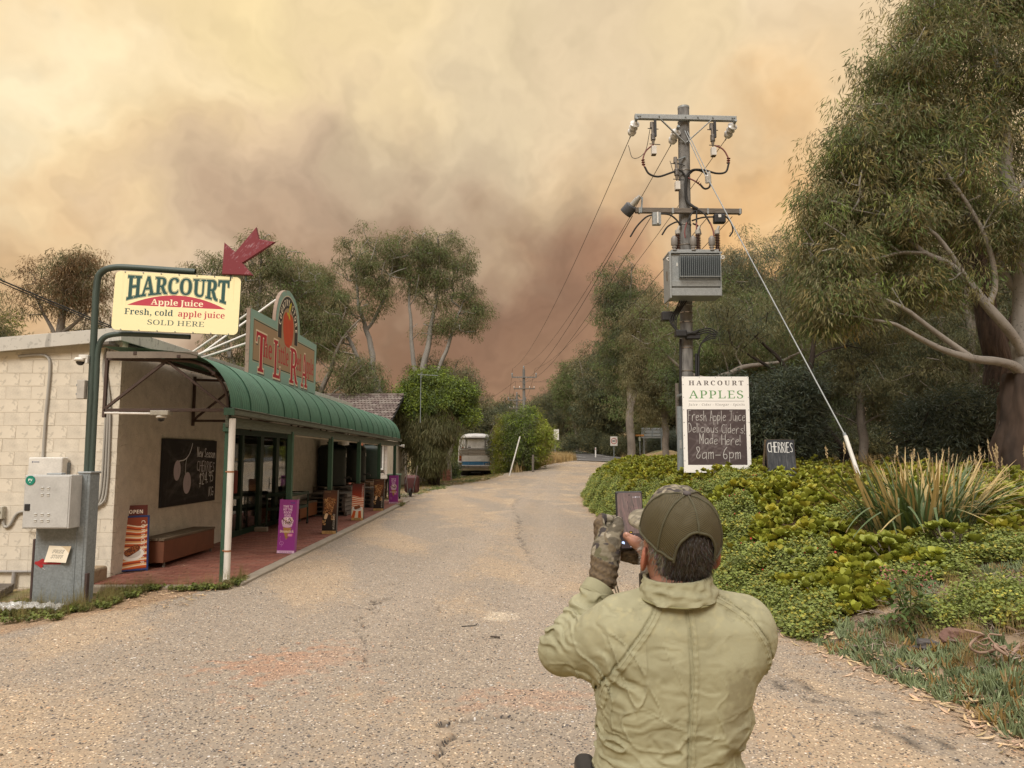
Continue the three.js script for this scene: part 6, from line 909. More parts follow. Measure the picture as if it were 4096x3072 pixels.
/* o.stems: explicit limbs [[x,y,z,r],...] from the tree's base; o.blobs: foliage masses [x,y,z,rx,ry,rz,n]. Twigs grow from the limbs out to points in the masses. */
function growTree(name, label, pos, o, group) {
  const q = rngOf(o.seed || 1), t = thing(name, label, o.cat || 'tree', pos, 0, group), nodes = [], rq = (a, b) => a + (b - a) * q();
  for (const st of o.stems) {
    let prev = -1, best = 1e9;
    if (nodes.length) nodes.forEach((n, i) => { const d = n.p.distanceTo(V(st[0].slice(0, 3))); if (d < best) { best = d; prev = i; } });
    const c = new THREE.CatmullRomCurve3(st.map((k) => V(k.slice(0, 3)))), len = c.getLength(), n = Math.max(3, Math.round(len / (o.step || 0.6)));
    for (let i = nodes.length && best < 0.8 ? 1 : 0; i <= n; i++) { const u = i / n, p = c.getPoint(u), k = u * (st.length - 1), a = Math.min(st.length - 2, Math.floor(k)), r = lerp(st[a][3], st[a + 1][3], k - a); if (i && i < n) p.add(V([q() - 0.5, 0, q() - 0.5]).multiplyScalar(0.5 * r + 0.04)); nodes.push({ p, par: prev, min: r, len: prev >= 0 ? nodes[prev].len + nodes[prev].p.distanceTo(p) : 0 }); prev = nodes.length - 1; }
  }
  const att = []; for (const b of o.blobs) for (let i = 0; i < b[6]; i++) { const a = q() * 6.283, e = q() * 2 - 1, r = Math.pow(q(), 0.45), s = Math.sqrt(1 - e * e); att.push(V([b[0] + Math.cos(a) * s * r * b[3], b[1] + e * r * b[4], b[2] + Math.sin(a) * s * r * b[5]])); }
  const d0 = (p) => { let m = 1e9; for (const n of nodes) m = Math.min(m, n.p.distanceTo(p)); return m; }; att.forEach((p) => (p.d = d0(p))); att.sort((a, b) => a.d - b.d);
  const tips = [];
  for (const p of att) {
    let best = 1e9, bi = 0; for (let i = 0; i < nodes.length; i++) { const n = nodes[i], d = n.p.distanceTo(p); if (d > best) continue; const c = d + (o.k ?? 0.25) * n.len + 0.7 * Math.max(0, n.p.y - p.y); if (c < best) { best = c; bi = i; } }
    const a = nodes[bi], d = a.p.distanceTo(p), n = Math.max(1, Math.round(d / (o.twig || 0.7))); let par = bi;
    for (let i = 1; i <= n; i++) { const u = i / n, m = a.p.clone().lerp(p, u); m.y += (o.arch ?? 0.12) * d * u * (1 - u) * 2; if (i < n) m.add(V([q() - 0.5, q() - 0.5, q() - 0.5]).multiplyScalar(0.16 * Math.min(d, 2) / n + 0.06)); nodes.push({ p: m, par, min: 0, len: nodes[par].len + nodes[par].p.distanceTo(m) }); par = nodes.length - 1; if (i === n || (i === n - 1 && d > 1.2)) tips.push(par); }
  }
  const pw = 2.4, acc = nodes.map(() => 0), kids = nodes.map(() => []);
  for (let i = nodes.length - 1; i >= 0; i--) { const n = nodes[i]; if (!kids[i].length) acc[i] = Math.max(acc[i], (o.tip || 0.012) ** pw); n.r = Math.max(Math.pow(acc[i], 1 / pw), n.min); if (n.par >= 0) { acc[n.par] += n.r ** pw; kids[n.par].push(i); } }
  nodes.forEach((n) => { if (n.min) n.r = Math.max(n.min, Math.min(n.r, n.min * 1.25)); });
  const tubes = { big: [], small: [] }, done = new Set();
  const follow = (start, from) => { const pts = from >= 0 ? [nodes[from].p.clone()] : [], rad = from >= 0 ? [Math.min(nodes[from].r, nodes[start].r * 1.15)] : []; let i = start; while (i !== undefined) { done.add(i); pts.push(nodes[i].p); rad.push(nodes[i].r); const ch = kids[i].sort((a, b) => nodes[b].r - nodes[a].r); i = ch.find((c) => !done.has(c)); if (i !== undefined && nodes[i].r < nodes[ch[0]].r * 0.99) break; } if (pts.length > 1) { const r = rad[Math.min(1, rad.length - 1)]; if (r > (o.minR || 0.009)) tubes[r > (o.split || 0.07) ? 'big' : 'small'].push(chainTube(pts, rad, r > 0.12 ? 10 : r > 0.04 ? 6 : 4)); } };
  nodes.forEach((n, i) => { if (n.par < 0) follow(i, -1); }); for (let i = 0; i < nodes.length; i++) if (!done.has(i)) follow(i, nodes[i].par);
  if (tubes.big.length) { const g = M(tubes.big); obj('trunk', g, o.bark, t); }
  if (tubes.small.length) obj('branches', M(tubes.small), o.bark2 || o.bark, t).userData.kind = 'stuff';
  const per = o.per || 5, list = [], gap = o.gap ?? -0.2, gf = o.gf || 0.75; for (const i of tips) { const n = nodes[i]; if (noise3(n.p.x * gf + (o.seed || 1) * 7, n.p.y * gf * 1.2, n.p.z * gf) < gap + 0.12 * q()) continue; for (let k = 0; k < per; k++) list.push(n.p.clone().add(V([q() - 0.5, (q() - 0.6) * 0.9, q() - 0.5]).multiplyScalar((o.spread || 1.1)))); }
  for (let g = 0; g < o.leaf.length; g++) {
    const mine = list.filter((_, i) => i % o.leaf.length === g), im = new THREE.InstancedMesh(o.leaf[g][0], o.leaf[g][1], mine.length), m = new THREE.Matrix4(), Q = new THREE.Quaternion(), E = new THREE.Euler();
    mine.forEach((p, i) => { E.set(rq(-0.35, 0.35), q() * 6.28, rq(-0.35, 0.35)); const s = (o.size || 1) * rq(0.7, 1.3); m.compose(p, Q.setFromEuler(E), new THREE.Vector3(s, s, s)); im.setMatrixAt(i, m); const v = rq(0.65, 1.35), c = o.tint ? o.tint(q, p) : [1, 1, 1]; im.setColorAt(i, new THREE.Color().setRGB(v * c[0] * rq(0.92, 1.1), v * c[1], v * c[2])); });
    im.name = 'crown'; im.castShadow = im.receiveShadow = true; im.userData.kind = 'stuff'; t.add(im);
  }
  return t;
}
const lq = rngOf(77);
const gumLeaf = [0, 1, 2].map(() => leafClump(lq, 50, 0.32, 0.14, 0.0105, 0.75)), gumFar = [0, 1].map(() => leafClump(lq, 40, 0.5, 0.2, 0.022, 0.5)), bushLeaf = [0, 1].map(() => leafClump(lq, 46, 0.3, 0.1, 0.024, 0.1)), weepLeaf = [0, 1].map(() => leafClump(lq, 34, 0.3, 0.26, 0.012, 1.6, 1.2)), acacia = [0, 1].map(() => leafClump(lq, 50, 0.4, 0.17, 0.013, 0.0));
const LM = { olive: leafMat([0.165, 0.16, 0.072], 0.38), olive2: leafMat([0.21, 0.19, 0.09], 0.38), grey: leafMat([0.155, 0.165, 0.105], 0.38), green: leafMat([0.135, 0.185, 0.055], 0.38), bright: leafMat([0.19, 0.25, 0.03], 0.35), dark: leafMat([0.095, 0.112, 0.06], 0.35), rust: leafMat([0.19, 0.12, 0.055]), blue: leafMat([0.10, 0.125, 0.092], 0.35), weep: leafMat([0.115, 0.115, 0.04]), silver: leafMat([0.30, 0.32, 0.26], 0.2) };
const BK = { white: mat([0.30, 0.275, 0.245], 0.75, { map: T.smoothbark, bumpMap: T.bark, bumpScale: 0.006 }), grey: mat([0.24, 0.205, 0.17], 0.85, { map: T.smoothbark, bumpMap: T.bark, bumpScale: 0.01 }), dark: mat([0.075, 0.055, 0.042], 0.95, { map: T.bark, bumpMap: T.bark, bumpScale: 0.03 }), rough: mat([0.10, 0.065, 0.046], 0.95, { map: T.bark, bumpMap: T.bark, bumpScale: 0.05 }) };
const mixL = (geos, mats) => geos.map((g, i) => [g, mats[i % mats.length]]);

// the great smooth-barked gum at the roadside
growTree('gum_tree', 'huge spreading gum with smooth pale limbs and rough dark trunk base beside the road', [11.7, 1.1, -16.2], {
  seed: 5, bark: BK.white, split: 0.05, k: 0.16, twig: 0.55, per: 6, gap: -0.42, spread: 0.8, tip: 0.016, arch: 0.1,
  stems: [
    [[-0.45, 0, 0, 0.34], [-0.35, 1.4, 0, 0.31], [-0.2, 2.6, 0.1, 0.29], [-0.2, 3.7, 0.2, 0.23], [-0.27, 6.05, 0.2, 0.18], [-0.36, 7.8, 0.2, 0.14], [-0.45, 9.7, 0.2, 0.1], [-0.66, 11.4, 0.2, 0.06], [-0.8, 13, 0.1, 0.03]],
    [[-0.25, 2.55, 0.2, 0.126], [-0.7, 2.76, 0.4, 0.111], [-1.8, 2.83, 0.8, 0.085], [-3.0, 3.12, 1.2, 0.063], [-3.83, 3.46, 1.5, 0.041], [-4.4, 3.52, 1.7, 0.026], [-5.0, 3.57, 1.9, 0.013]],
    [[-1.9, 2.85, 0.85, 0.059], [-2.8, 3.4, 1.1, 0.044], [-3.6, 3.9, 1.3, 0.033], [-4.6, 4.2, 1.5, 0.015]],
    [[-0.2, 2.9, 0.1, 0.118], [-0.6, 3.35, 0.4, 0.104], [-1.11, 3.83, 0.6, 0.089], [-1.73, 4.53, 0.7, 0.070], [-2.37, 5.02, 0.8, 0.056], [-3.18, 5.12, 1.0, 0.037], [-3.99, 4.91, 1.2, 0.022]],
    [[-0.24, 4.2, 0.1, 0.104], [-0.82, 5.93, -0.1, 0.081], [-1.48, 6.66, 0, 0.067], [-2.64, 7.03, 0.2, 0.044], [-3.58, 7.28, 0.4, 0.022]],
    [[-0.3, 7.7, 0.2, 0.067], [-1.14, 8.68, 0.1, 0.052], [-1.99, 9.25, 0.2, 0.037], [-2.59, 9.93, 0.2, 0.018]],
    [[-1.75, 4.55, 0.7, 0.052], [-2.3, 5.3, 0.9, 0.041], [-2.75, 5.68, 1.0, 0.033], [-3.55, 5.82, 1.2, 0.022], [-4.4, 6.0, 1.2, 0.011]],
    [[-1.1, 3.8, 0.6, 0.074], [-1.3, 5.0, 0.9, 0.059], [-1.9, 6.2, 1.1, 0.037], [-2.5, 7.2, 1.1, 0.022]],
    [[-0.2, 3.4, 0.2, 0.111], [0.5, 4.6, 0.5, 0.089], [1.2, 6.4, 0.7, 0.067], [1.7, 8.6, 0.6, 0.037]],
    [[-0.3, 6.4, 0.2, 0.074], [0.4, 8.0, 0.4, 0.052], [0.6, 10, 0.5, 0.030]],
    [[-1.45, 6.6, 0, 0.052], [-1.7, 7.8, 0.2, 0.037], [-2.3, 8.6, 0.3, 0.022]],
  ],
  blobs: [[-4.9, 5.3, 1.1, 0.6, 0.6, 1.0, 40], [-4.4, 6.4, 0.9, 0.7, 0.7, 1.1, 48], [-3.9, 7.4, 0.9, 0.7, 0.7, 1.1, 46], [-3.3, 8.5, 0.7, 0.7, 0.7, 1.1, 46], [-2.7, 9.6, 0.6, 0.8, 0.8, 1.2, 50], [-1.9, 10.6, 0.6, 0.9, 0.8, 1.2, 50], [-4.7, 4.5, 1.4, 0.7, 0.45, 0.8, 34], [-5.0, 3.9, 1.6, 0.6, 0.4, 0.7, 24], [-3.3, 5.9, 0.9, 1.0, 0.6, 1.2, 44], [-2.3, 7.0, 0.8, 1.1, 0.7, 1.2, 44], [-1.7, 8.4, 0.6, 1.0, 0.9, 1.2, 44], [-0.8, 11.8, 0.2, 1.3, 1.0, 1.5, 50], [-0.6, 9.6, 0.8, 0.9, 1.0, 1.1, 36], [-1.0, 6.0, 1.2, 0.9, 0.9, 0.8, 30], [1.2, 8.6, 0.6, 1.2, 1.6, 1.4, 46], [0.9, 5.8, 0.8, 1.0, 1.2, 1.2, 34], [-2.6, 4.6, 1.2, 1.2, 0.4, 0.9, 26], [0.6, 11.6, 0.3, 1.5, 1.6, 1.6, 44], [-1.4, 7.2, -1.4, 1.8, 1.4, 0.9, 36], [-3.2, 6.6, -0.8, 1.2, 1.2, 0.8, 30]].map((b) => [b[0], b[1], b[2] - 0.3, b[3], b[4], b[5], b[6]]),
  leaf: mixL(gumLeaf, [LM.olive, LM.olive2, LM.green]), tint: (q) => (q() < 0.22 ? [1.6, 1.45, 1.2] : [1, 1, 1]),
});
obj('rough_bark', (() => { const g = new THREE.CylinderGeometry(0.35, 0.64, 2.8, 40, 26), p = g.attributes.position; for (let i = 0; i < p.count; i++) { const x = p.getX(i), y = p.getY(i), z = p.getZ(i), k = 1 + 0.16 * noise3(x * 4, y * 0.7, z * 4) + 0.1 * noise3(x * 11, y * 1.6, z * 11); p.setX(i, x * k + y * 0.07); p.setZ(i, z * k); } g.computeVertexNormals(); return g.translate(-0.32, 1.2, 0.03); })(), BK.rough, scene.children.filter((c) => c.name === 'gum_tree')[0]);
// stringy dark companion behind it
growTree('dark_tree', 'dark rough-barked tree rising just behind the huge pale gum', [13.1, 1.2, -19.5], { seed: 9, bark: BK.rough, per: 7, spread: 1.5, k: 0.2, stems: [[[0, 0, 0, 0.42], [0.1, 3, 0, 0.33], [-0.3, 6, 0, 0.24], [-0.2, 10, 0, 0.14], [0.2, 14, 0, 0.05]], [[0, 3.4, 0, 0.2], [1.2, 5.5, 0.3, 0.14], [1.8, 8, 0.4, 0.08]], [[-0.2, 5, 0, 0.18], [-1.3, 7.6, 0, 0.12], [-1.9, 10, 0, 0.06]]], blobs: [[-1.8, 9.5, 0, 2.2, 2.6, 2, 60], [1.4, 9.5, 0, 2.4, 2.8, 2, 60], [0, 13.2, 0, 2.4, 2, 2.4, 60], [-3, 6, -0.5, 2, 2, 2, 40]], leaf: mixL(gumLeaf, [LM.olive, LM.dark]) });

// the two leaning pale gums behind the shop
const pale = (label, x, z, o) => { o.blobs = o.blobs.map((b) => [b[0], b[1], b[2], b[3] * 1.25, b[4] * 1.3, b[5] * 1.1, Math.round(b[6] * 1.35)]); return growTree('pale_gum', label, [x, gy(x, z) - 0.2, z], { bark: BK.white, per: 6, spread: 0.8, size: 1.15, leaf: mixL(gumLeaf, [LM.olive, LM.green, LM.olive2]), k: 0.2, twig: 0.7, tip: 0.021, ...o }); };
pale('tall gum with forking white limbs just right of the apple sign', -7.2, -40, { seed: 21, stems: [[[0, 0, 0, 0.3], [-0.1, 4.5, 0, 0.26], [-0.5, 6.2, 0, 0.2], [-0.8, 8.2, 0, 0.15], [-1.4, 10, 0, 0.09], [-1.6, 12, 0, 0.04]], [[-0.2, 5, 0, 0.18], [-1.2, 6.6, 0.2, 0.13], [-2.0, 8.4, 0.3, 0.1], [-3.3, 9.8, 0.3, 0.07], [-4.2, 11, 0.2, 0.03]], [[-0.9, 8.6, 0, 0.1], [-0.1, 10.4, -0.3, 0.07], [0.4, 12.4, -0.3, 0.03]]], blobs: [[-3.6, 11.4, 0.2, 1.3, 1.3, 1.3, 40], [-2.2, 10.2, 0.2, 1.2, 1.1, 1.3, 28], [-1.1, 13, 0, 1.3, 1.3, 1.3, 40], [0.4, 12.6, -0.2, 1.2, 1.2, 1.2, 34], [-2.7, 8.4, 0.3, 1.4, 1, 1.2, 24], [-0.6, 10.8, 0.3, 1.1, 1, 1, 20], [-4.4, 9.9, 0.2, 0.8, 0.9, 0.9, 14]] });
pale('tall gum with three upright white stems above the bright green tree', -5.2, -41, { seed: 22, stems: [[[0, 0, 0, 0.28], [0, 5, 0, 0.22], [0.4, 8.2, 0, 0.15], [0.8, 10.5, 0, 0.09], [1.0, 13.2, 0, 0.03]], [[0, 4.4, 0, 0.17], [-0.5, 8, 0.2, 0.12], [-0.7, 11, 0.2, 0.06], [-0.6, 13, 0.2, 0.03]], [[0, 4.6, 0, 0.18], [1.2, 6.9, 0.2, 0.12], [1.9, 9, 0.2, 0.08], [2.4, 10.5, 0.1, 0.03]]], blobs: [[1.3, 13.1, 0, 1.4, 1.3, 1.3, 46], [-0.5, 13, 0, 1.3, 1.4, 1.3, 40], [2.1, 11.6, 0, 1.0, 1.2, 1.2, 28], [0.5, 11.2, 0, 1.2, 1, 1.2, 24], [2.4, 9.2, 0.2, 0.9, 0.8, 0.9, 22], [3.3, 9.8, 0.1, 0.5, 0.6, 0.6, 8], [1.0, 9.0, 0.3, 1.1, 0.7, 0.9, 16]] });
pale('leafy gum rising between the cream sign and the apple sign', -13.2, -36, { seed: 23, stems: [[[0, 0, 0, 0.3], [0.2, 5, 0, 0.2], [0.4, 9, 0, 0.12], [0.4, 12, 0, 0.04]], [[0.1, 4, 0, 0.18], [-1.2, 7.5, 0, 0.12], [-2.2, 10.5, 0, 0.05]], [[0.3, 6, 0, 0.12], [1.6, 8.4, 0.2, 0.08], [2.2, 10.5, 0.2, 0.03]]], blobs: [[-2.3, 10.2, 0, 1.4, 1.6, 1.4, 50], [0.5, 11.4, 0, 1.4, 1.4, 1.3, 46], [2.2, 10.6, 0, 1.2, 1.4, 1.3, 40], [-0.8, 8.6, 0, 1.8, 1.4, 1.5, 44], [1.7, 7.6, 0.2, 1.4, 1.5, 1.4, 36], [0, 6, 0, 2, 1.2, 1.4, 30]] });
pale('grey gum with leaning trunks directly behind the apple sign', -10.4, -36, { seed: 24, bark: BK.grey, stems: [[[0, 0, 0, 0.26], [0.3, 4, 0, 0.2], [-0.4, 6.5, 0, 0.15], [-0.7, 8.5, 0, 0.08], [-0.5, 10, 0, 0.03]], [[0.2, 3.4, 0, 0.16], [1.2, 5.6, 0.2, 0.12], [1.8, 7.4, 0.2, 0.07], [2.8, 8.6, 0.2, 0.03]], [[0, 2.5, 0, 0.2], [-1.2, 4.6, 0, 0.14], [-2.2, 6.6, 0, 0.08]]], blobs: [[-0.9, 9, 0, 1.4, 1.2, 1.2, 36], [1.3, 8.2, 0, 1.3, 1.3, 1.2, 36], [2.4, 6, 0.2, 1.3, 1.4, 1.2, 34], [-2.3, 7, 0, 1.3, 1.4, 1.2, 34], [0.6, 5.2, 0.3, 1.8, 1, 1.2, 26], [3.1, 4.2, 0.2, 0.9, 1.2, 1, 18]] });
growTree('pale_gum', 'slim gum with rusty brown leaves standing behind the white roof edge', [-17.8, 2.2, -28], { seed: 25, bark: BK.grey, per: 6, spread: 1.1, k: 0.22, leaf: mixL(gumLeaf, [LM.rust, LM.olive, LM.rust]), stems: [[[0, 0, 0, 0.22], [0.05, 4, 0, 0.16], [0.1, 5.4, 0, 0.12], [0.2, 7, 0, 0.05]], [[0.05, 4.1, 0, 0.1], [-0.6, 5.2, 0, 0.06], [-1.0, 6, 0, 0.03]], [[0.05, 4.3, 0, 0.1], [0.8, 5, 0, 0.07], [1.4, 5.8, 0, 0.03]]], blobs: [[0.7, 7, 0, 0.9, 0.7, 0.8, 40], [-0.5, 6.4, 0, 0.9, 0.8, 0.8, 38], [1.1, 6, 0, 0.8, 0.7, 0.8, 34], [-1.1, 5.5, 0, 0.5, 0.6, 0.6, 14], [0.3, 5.8, 0.2, 1, 0.6, 0.8, 20]] });
const midTree = (name, label, x, z, h, w, o, group) => { const q = rngOf(o.seed), b = []; for (let i = 0; i < (o.nb || 7); i++) { const a = q() * 6.28, k = Math.sqrt(q()) * 0.62, e = lerp(o.low || 0.35, 0.86, i / (o.nb || 7)); b.push([Math.cos(a) * w * 0.5 * k, h * e, Math.sin(a) * w * 0.4 * k, w * rr(0.2, 0.32), h * 0.15, w * 0.24, o.n || 26]); } return growTree(name, label, [x, (o.y ?? gy(x, z)) - 0.2, z], { bark: BK.grey, per: 6, spread: 1.1, k: 0.25, tip: 0.016, stems: [[[0, 0, 0, h * 0.019], [rr(-.3, .3), h * 0.35, 0, h * 0.014], [rr(-.6, .6), h * 0.7, 0, h * 0.008], [rr(-.6, .6), h * 0.9, 0, 0.03]], [[0, h * 0.2, 0, h * 0.011], [rr(-1, 1) * w * 0.25, h * 0.5, 0, h * 0.009], [rr(-1, 1) * w * 0.35, h * 0.75, 0, 0.03]]], blobs: b, leaf: mixL(gumLeaf, [LM.olive, LM.olive2, LM.grey]), ...o }, group); };
midTree('leafy_tree', 'brown green tree behind the cream sign and its pole', -17.0, -30, 8.6, 5.2, { seed: 31, leaf: mixL(gumLeaf, [LM.olive, LM.rust]), n: 34 });
midTree('leafy_tree', 'tall olive tree cut by the picture edge above the shop roof', -18.8, -24.5, 9.3, 3.8, { seed: 32, n: 36, leaf: mixL(gumLeaf, [LM.olive, LM.olive2]) });
midTree('leafy_tree', 'bright green feathery tree low above the shop roof', -20.2, -29, 7.5, 6.2, { seed: 33, n: 40, leaf: mixL(acacia, [LM.green, LM.bright]), spread: 1.2, low: 0.3 });
midTree('leafy_tree', 'mid green bush tree showing right of the rusty gum over the roof', -16.6, -29.4, 6.4, 4, { seed: 34, n: 30, leaf: mixL(acacia, [LM.green, LM.olive]) });
midTree('leafy_tree', 'small dark tree peeping over the tiled roof ridge', -8.6, -42, 6.2, 3, { seed: 36, n: 18, leaf: mixL(bushLeaf, [LM.dark, LM.green]) });
midTree('leafy_tree', 'olive gum top behind the bright green tree', -3.6, -42, 8.0, 4.4, { seed: 37, n: 26, nb: 6, low: 0.6 });
// bright-topped weeping tree and the round bush by the bus
growTree('weeping_tree', 'bushy tree with bright green top and drooping brown green skirts beside the bus', [-3.95, 0.3, -36.5], { seed: 41, bark: BK.dark, per: 7, gap: -0.6, spread: 0.75, k: 0.2, twig: 0.5, stems: [[[0, 0, 0, 0.2], [-0.1, 2, 0, 0.14], [0.2, 4, 0, 0.06]], [[0.1, 0, 0, 0.16], [0.7, 2, 0, 0.1], [1.1, 3.6, 0, 0.04]], [[-0.2, 0.2, 0, 0.13], [-0.9, 2, 0, 0.08], [-1.2, 3.4, 0, 0.03]]], blobs: [[-0.2, 5.2, 0, 1.3, 0.9, 1.1, 70], [1.0, 4.6, 0, 1.1, 0.8, 1.1, 60], [-1.5, 4.2, 0, 0.9, 0.9, 0.9, 50], [1.55, 3.9, 0, 0.55, 0.6, 0.8, 26], [0, 4.1, 0.8, 1.4, 0.9, 0.6, 45]], leaf: mixL(bushLeaf, [LM.bright, LM.green]) });
growTree('weeping_tree', 'drooping shaggy brown green tree under the bright green tree top', [-3.9, 0.3, -35.9], { seed: 42, bark: BK.dark, per: 7, gap: -0.5, spread: 0.7, k: 0.25, arch: 0.3, stems: [[[0.2, 0, -0.2, 0.12], [0.3, 2, -0.2, 0.08], [0.2, 3.6, -0.2, 0.04]], [[-0.5, 0, 0, 0.09], [-0.7, 1.8, 0, 0.06], [-0.8, 3, 0, 0.03]]], blobs: [[-0.9, 2.8, 0.1, 1.1, 1.2, 0.7, 62], [0.45, 2.9, 0.1, 0.8, 1.0, 0.8, 46], [-0.2, 1.5, 0.2, 0.95, 1.0, 0.7, 46], [-1.2, 2.9, 0, 0.5, 0.9, 0.7, 24]], leaf: mixL(weepLeaf, [LM.weep, LM.olive]) });
growTree('round_bush', 'large rounded green bush between the bus and the road', [0.55, 0.5, -46.2], { cat: 'bush', seed: 43, bark: BK.grey, gap: -0.7, per: 8, spread: 0.75, k: 0.2, twig: 0.4, stems: [[[-0.3, 0, 0.5, 0.12], [-0.4, 1.2, 0.5, 0.09], [-0.3, 2.4, 0.3, 0.04]], [[-0.2, 0, 0.5, 0.09], [0.1, 0.9, 0.5, 0.07], [0.15, 2.2, 0.4, 0.03]]], blobs: [[0, 3.2, 0.2, 1.3, 0.8, 1, 90], [-0.75, 2.4, 0.1, 0.7, 1.0, 1, 60], [1.1, 2.5, 0, 0.8, 1.1, 1, 75], [0, 2.1, 0.5, 1.4, 1.1, 0.9, 90], [-0.9, 1.0, 0, 0.55, 0.8, 0.8, 34], [0.7, 1.3, -0.2, 0.9, 0.9, 0.8, 36], [0.5, 3.9, 0, 0.4, 0.5, 0.5, 14]], leaf: [...mixL(bushLeaf, [LM.green, LM.bright]), ...mixL(acacia, [LM.grey, LM.green])], tint: (q, p) => (p.x > 0.8 || p.x < -1.0 ? [2.0, 1.75, 1.0] : [1.35, 1.35, 1.25]) });
midTree('silver_shrub', 'silvery young gum standing just left of the rounded bush', -1.0, -48, 4.4, 0.7, { seed: 44, y: 0.5, n: 12, leaf: mixL(bushLeaf, [LM.silver, LM.grey]), spread: 0.5, cat: 'shrub' });
midTree('dark_shrub', 'dark green shrub pressed against the bus flank', -4.4, -44.5, 2.2, 1.6, { seed: 45, y: 0.35, n: 30, low: 0.15, leaf: mixL(bushLeaf, [LM.green, LM.dark]), spread: 0.6, cat: 'shrub' });
midTree('dark_shrub', 'yellow green shrub behind the roof of the bus', -4.2, -53, 3.6, 2.6, { seed: 46, y: 0.4, n: 30, low: 0.2, leaf: mixL(bushLeaf, [LM.bright, LM.green]), spread: 0.8, cat: 'shrub' });

// the forest beyond the road: four grown trees, then copies
const proto = [
  midTree('forest_gum', 'tall gum in the dark forest along the far side of the highway', 9.5, -74, 13.5, 7.5, { seed: 51, nb: 10, n: 26, per: 6, spread: 2.0, size: 1.25, low: 0.3, leaf: mixL(gumFar, [LM.olive, LM.dark]) }, 'forest gums along the far side of the highway'),
  midTree('forest_gum', 'tall gum in the dark forest along the far side of the highway', 13, -71, 15.5, 7, { seed: 52, nb: 10, n: 26, per: 6, spread: 2.0, size: 1.25, low: 0.36, leaf: mixL(gumFar, [LM.olive, LM.green]) }, 'forest gums along the far side of the highway'),
  midTree('forest_gum', 'tall gum in the dark forest along the far side of the highway', 17, -69, 14.5, 8, { seed: 53, nb: 11, n: 26, per: 6, spread: 2.0, size: 1.25, low: 0.3, bark: BK.dark, leaf: mixL(gumFar, [LM.olive2, LM.dark]) }, 'forest gums along the far side of the highway'),
];
const fl = 'tall gum in the dark forest along the far side of the highway';
for (const [x, D, h, k] of [[5.2, 92, 0.62, 0], [7.6, 84, 0.8, 1], [7.2, 100, 0.75, 2], [10.6, 82, 0.95, 2], [11.6, 92, 1.05, 0], [14.5, 80, 1.05, 1], [15.5, 90, 1.2, 2], [18.5, 78, 1.1, 0], [20, 66, 0.95, 1], [21.5, 72, 1.1, 2], [24, 64, 1.0, 0], [26, 70, 1.15, 1], [13.5, 76, 0.8, 0], [17.5, 85, 1.15, 0], [23, 80, 1.2, 1], [29, 62, 1.1, 2], [31, 70, 1.2, 0], [35, 62, 1.2, 1], [38, 56, 1.1, 0], [40, 66, 1.25, 2], [9.2, 110, 0.9, 0], [4.4, 108, 0.62, 2], [28, 76, 1.2, 2], [34, 74, 1.25, 1], [44, 60, 1.2, 0]]) copyOf(proto[k], fl, [x, gy(x, -D) - 0.3, -D], R() * 6.28, h);
const hillL = 'small tree on the wooded rise at the end of the road';
const hp = midTree('hill_tree', hillL, -1, -120, 9.5, 8, { seed: 61, nb: 7, n: 18, per: 5, spread: 2.4, size: 1.9, low: 0.3, leaf: mixL(gumFar, [LM.dark, LM.olive]) }, 'trees on the wooded rise');
for (let i = 0; i < 34; i++) { const D = 105 + (i % 4) * 14 + rr(0, 9), x = -26 + i * 1.12 + rr(-1.5, 1.5); copyOf(hp, hillL, [x, gy(x, -D) - 0.4, -D], R() * 6.28, rr(0.75, 1.1) * (x < -6 ? 0.75 : 0.95)); }
// nearer trees across the road, each with its own look
const near = (label, x, D, h, w, o) => midTree('roadside_tree', label, x, -D, h, w, { nb: 12, n: 30, per: 6, gap: -0.7, spread: 1.3, low: 0.22, leaf: mixL(gumLeaf, [LM.olive, LM.green, LM.dark]), ...o });
near('tall grey green tree standing between the stay wire and the big gum crown', 17.2, 44, 15.2, 8, { seed: 79, size: 1.3, leaf: mixL(gumLeaf, [LM.grey, LM.green]), low: 0.25 });
near('broad mid green tree low behind the stay wire', 11.5, 33, 8.2, 7, { seed: 80, size: 1.15, leaf: mixL(acacia, [LM.green, LM.olive]), low: 0.2 });
near('leafy olive tree directly behind the transformer on the power pole', 9.2, 56, 17.0, 5.2, { seed: 71, size: 1.4, spread: 2, n: 22, low: 0.42 });
near('bright mid green tree right of the transformer behind the stay wire', 12.2, 40, 10.8, 8.0, { seed: 72, leaf: mixL(acacia, [LM.green, LM.olive, LM.green]), size: 1.3, low: 0.25 });
near('grey green gum with rounded top just right of the stay wire', 13.6, 45, 14.6, 6.5, { seed: 73, leaf: mixL(gumLeaf, [LM.grey, LM.olive]), size: 1.35, low: 0.4 });
near('dark olive tree filling the gap under the huge gum limbs', 16.5, 34, 11.5, 8.5, { seed: 74, leaf: mixL(gumLeaf, [LM.olive, LM.dark]), size: 1.2, low: 0.28 });
near('dense dark tree behind the cherries board', 10.2, 36, 7.5, 5.5, { seed: 75, leaf: mixL(acacia, [LM.dark, LM.green]), size: 1.1, low: 0.4 });
near('tall shadowy tree standing behind the trunk of the huge gum', 19.5, 30, 12.5, 7, { seed: 76, leaf: mixL(gumLeaf, [LM.olive, LM.dark]), low: 0.25 });
near('olive tree deep in the wood right of the leaning dark trunks', 22, 38, 13, 9, { seed: 77, size: 1.3, low: 0.25 });
near('thin crowned tree between the transformer and the big green tree', 10.2, 48, 12.4, 5.5, { seed: 78, size: 1.3, leaf: mixL(gumLeaf, [LM.olive2, LM.olive]), low: 0.35 });
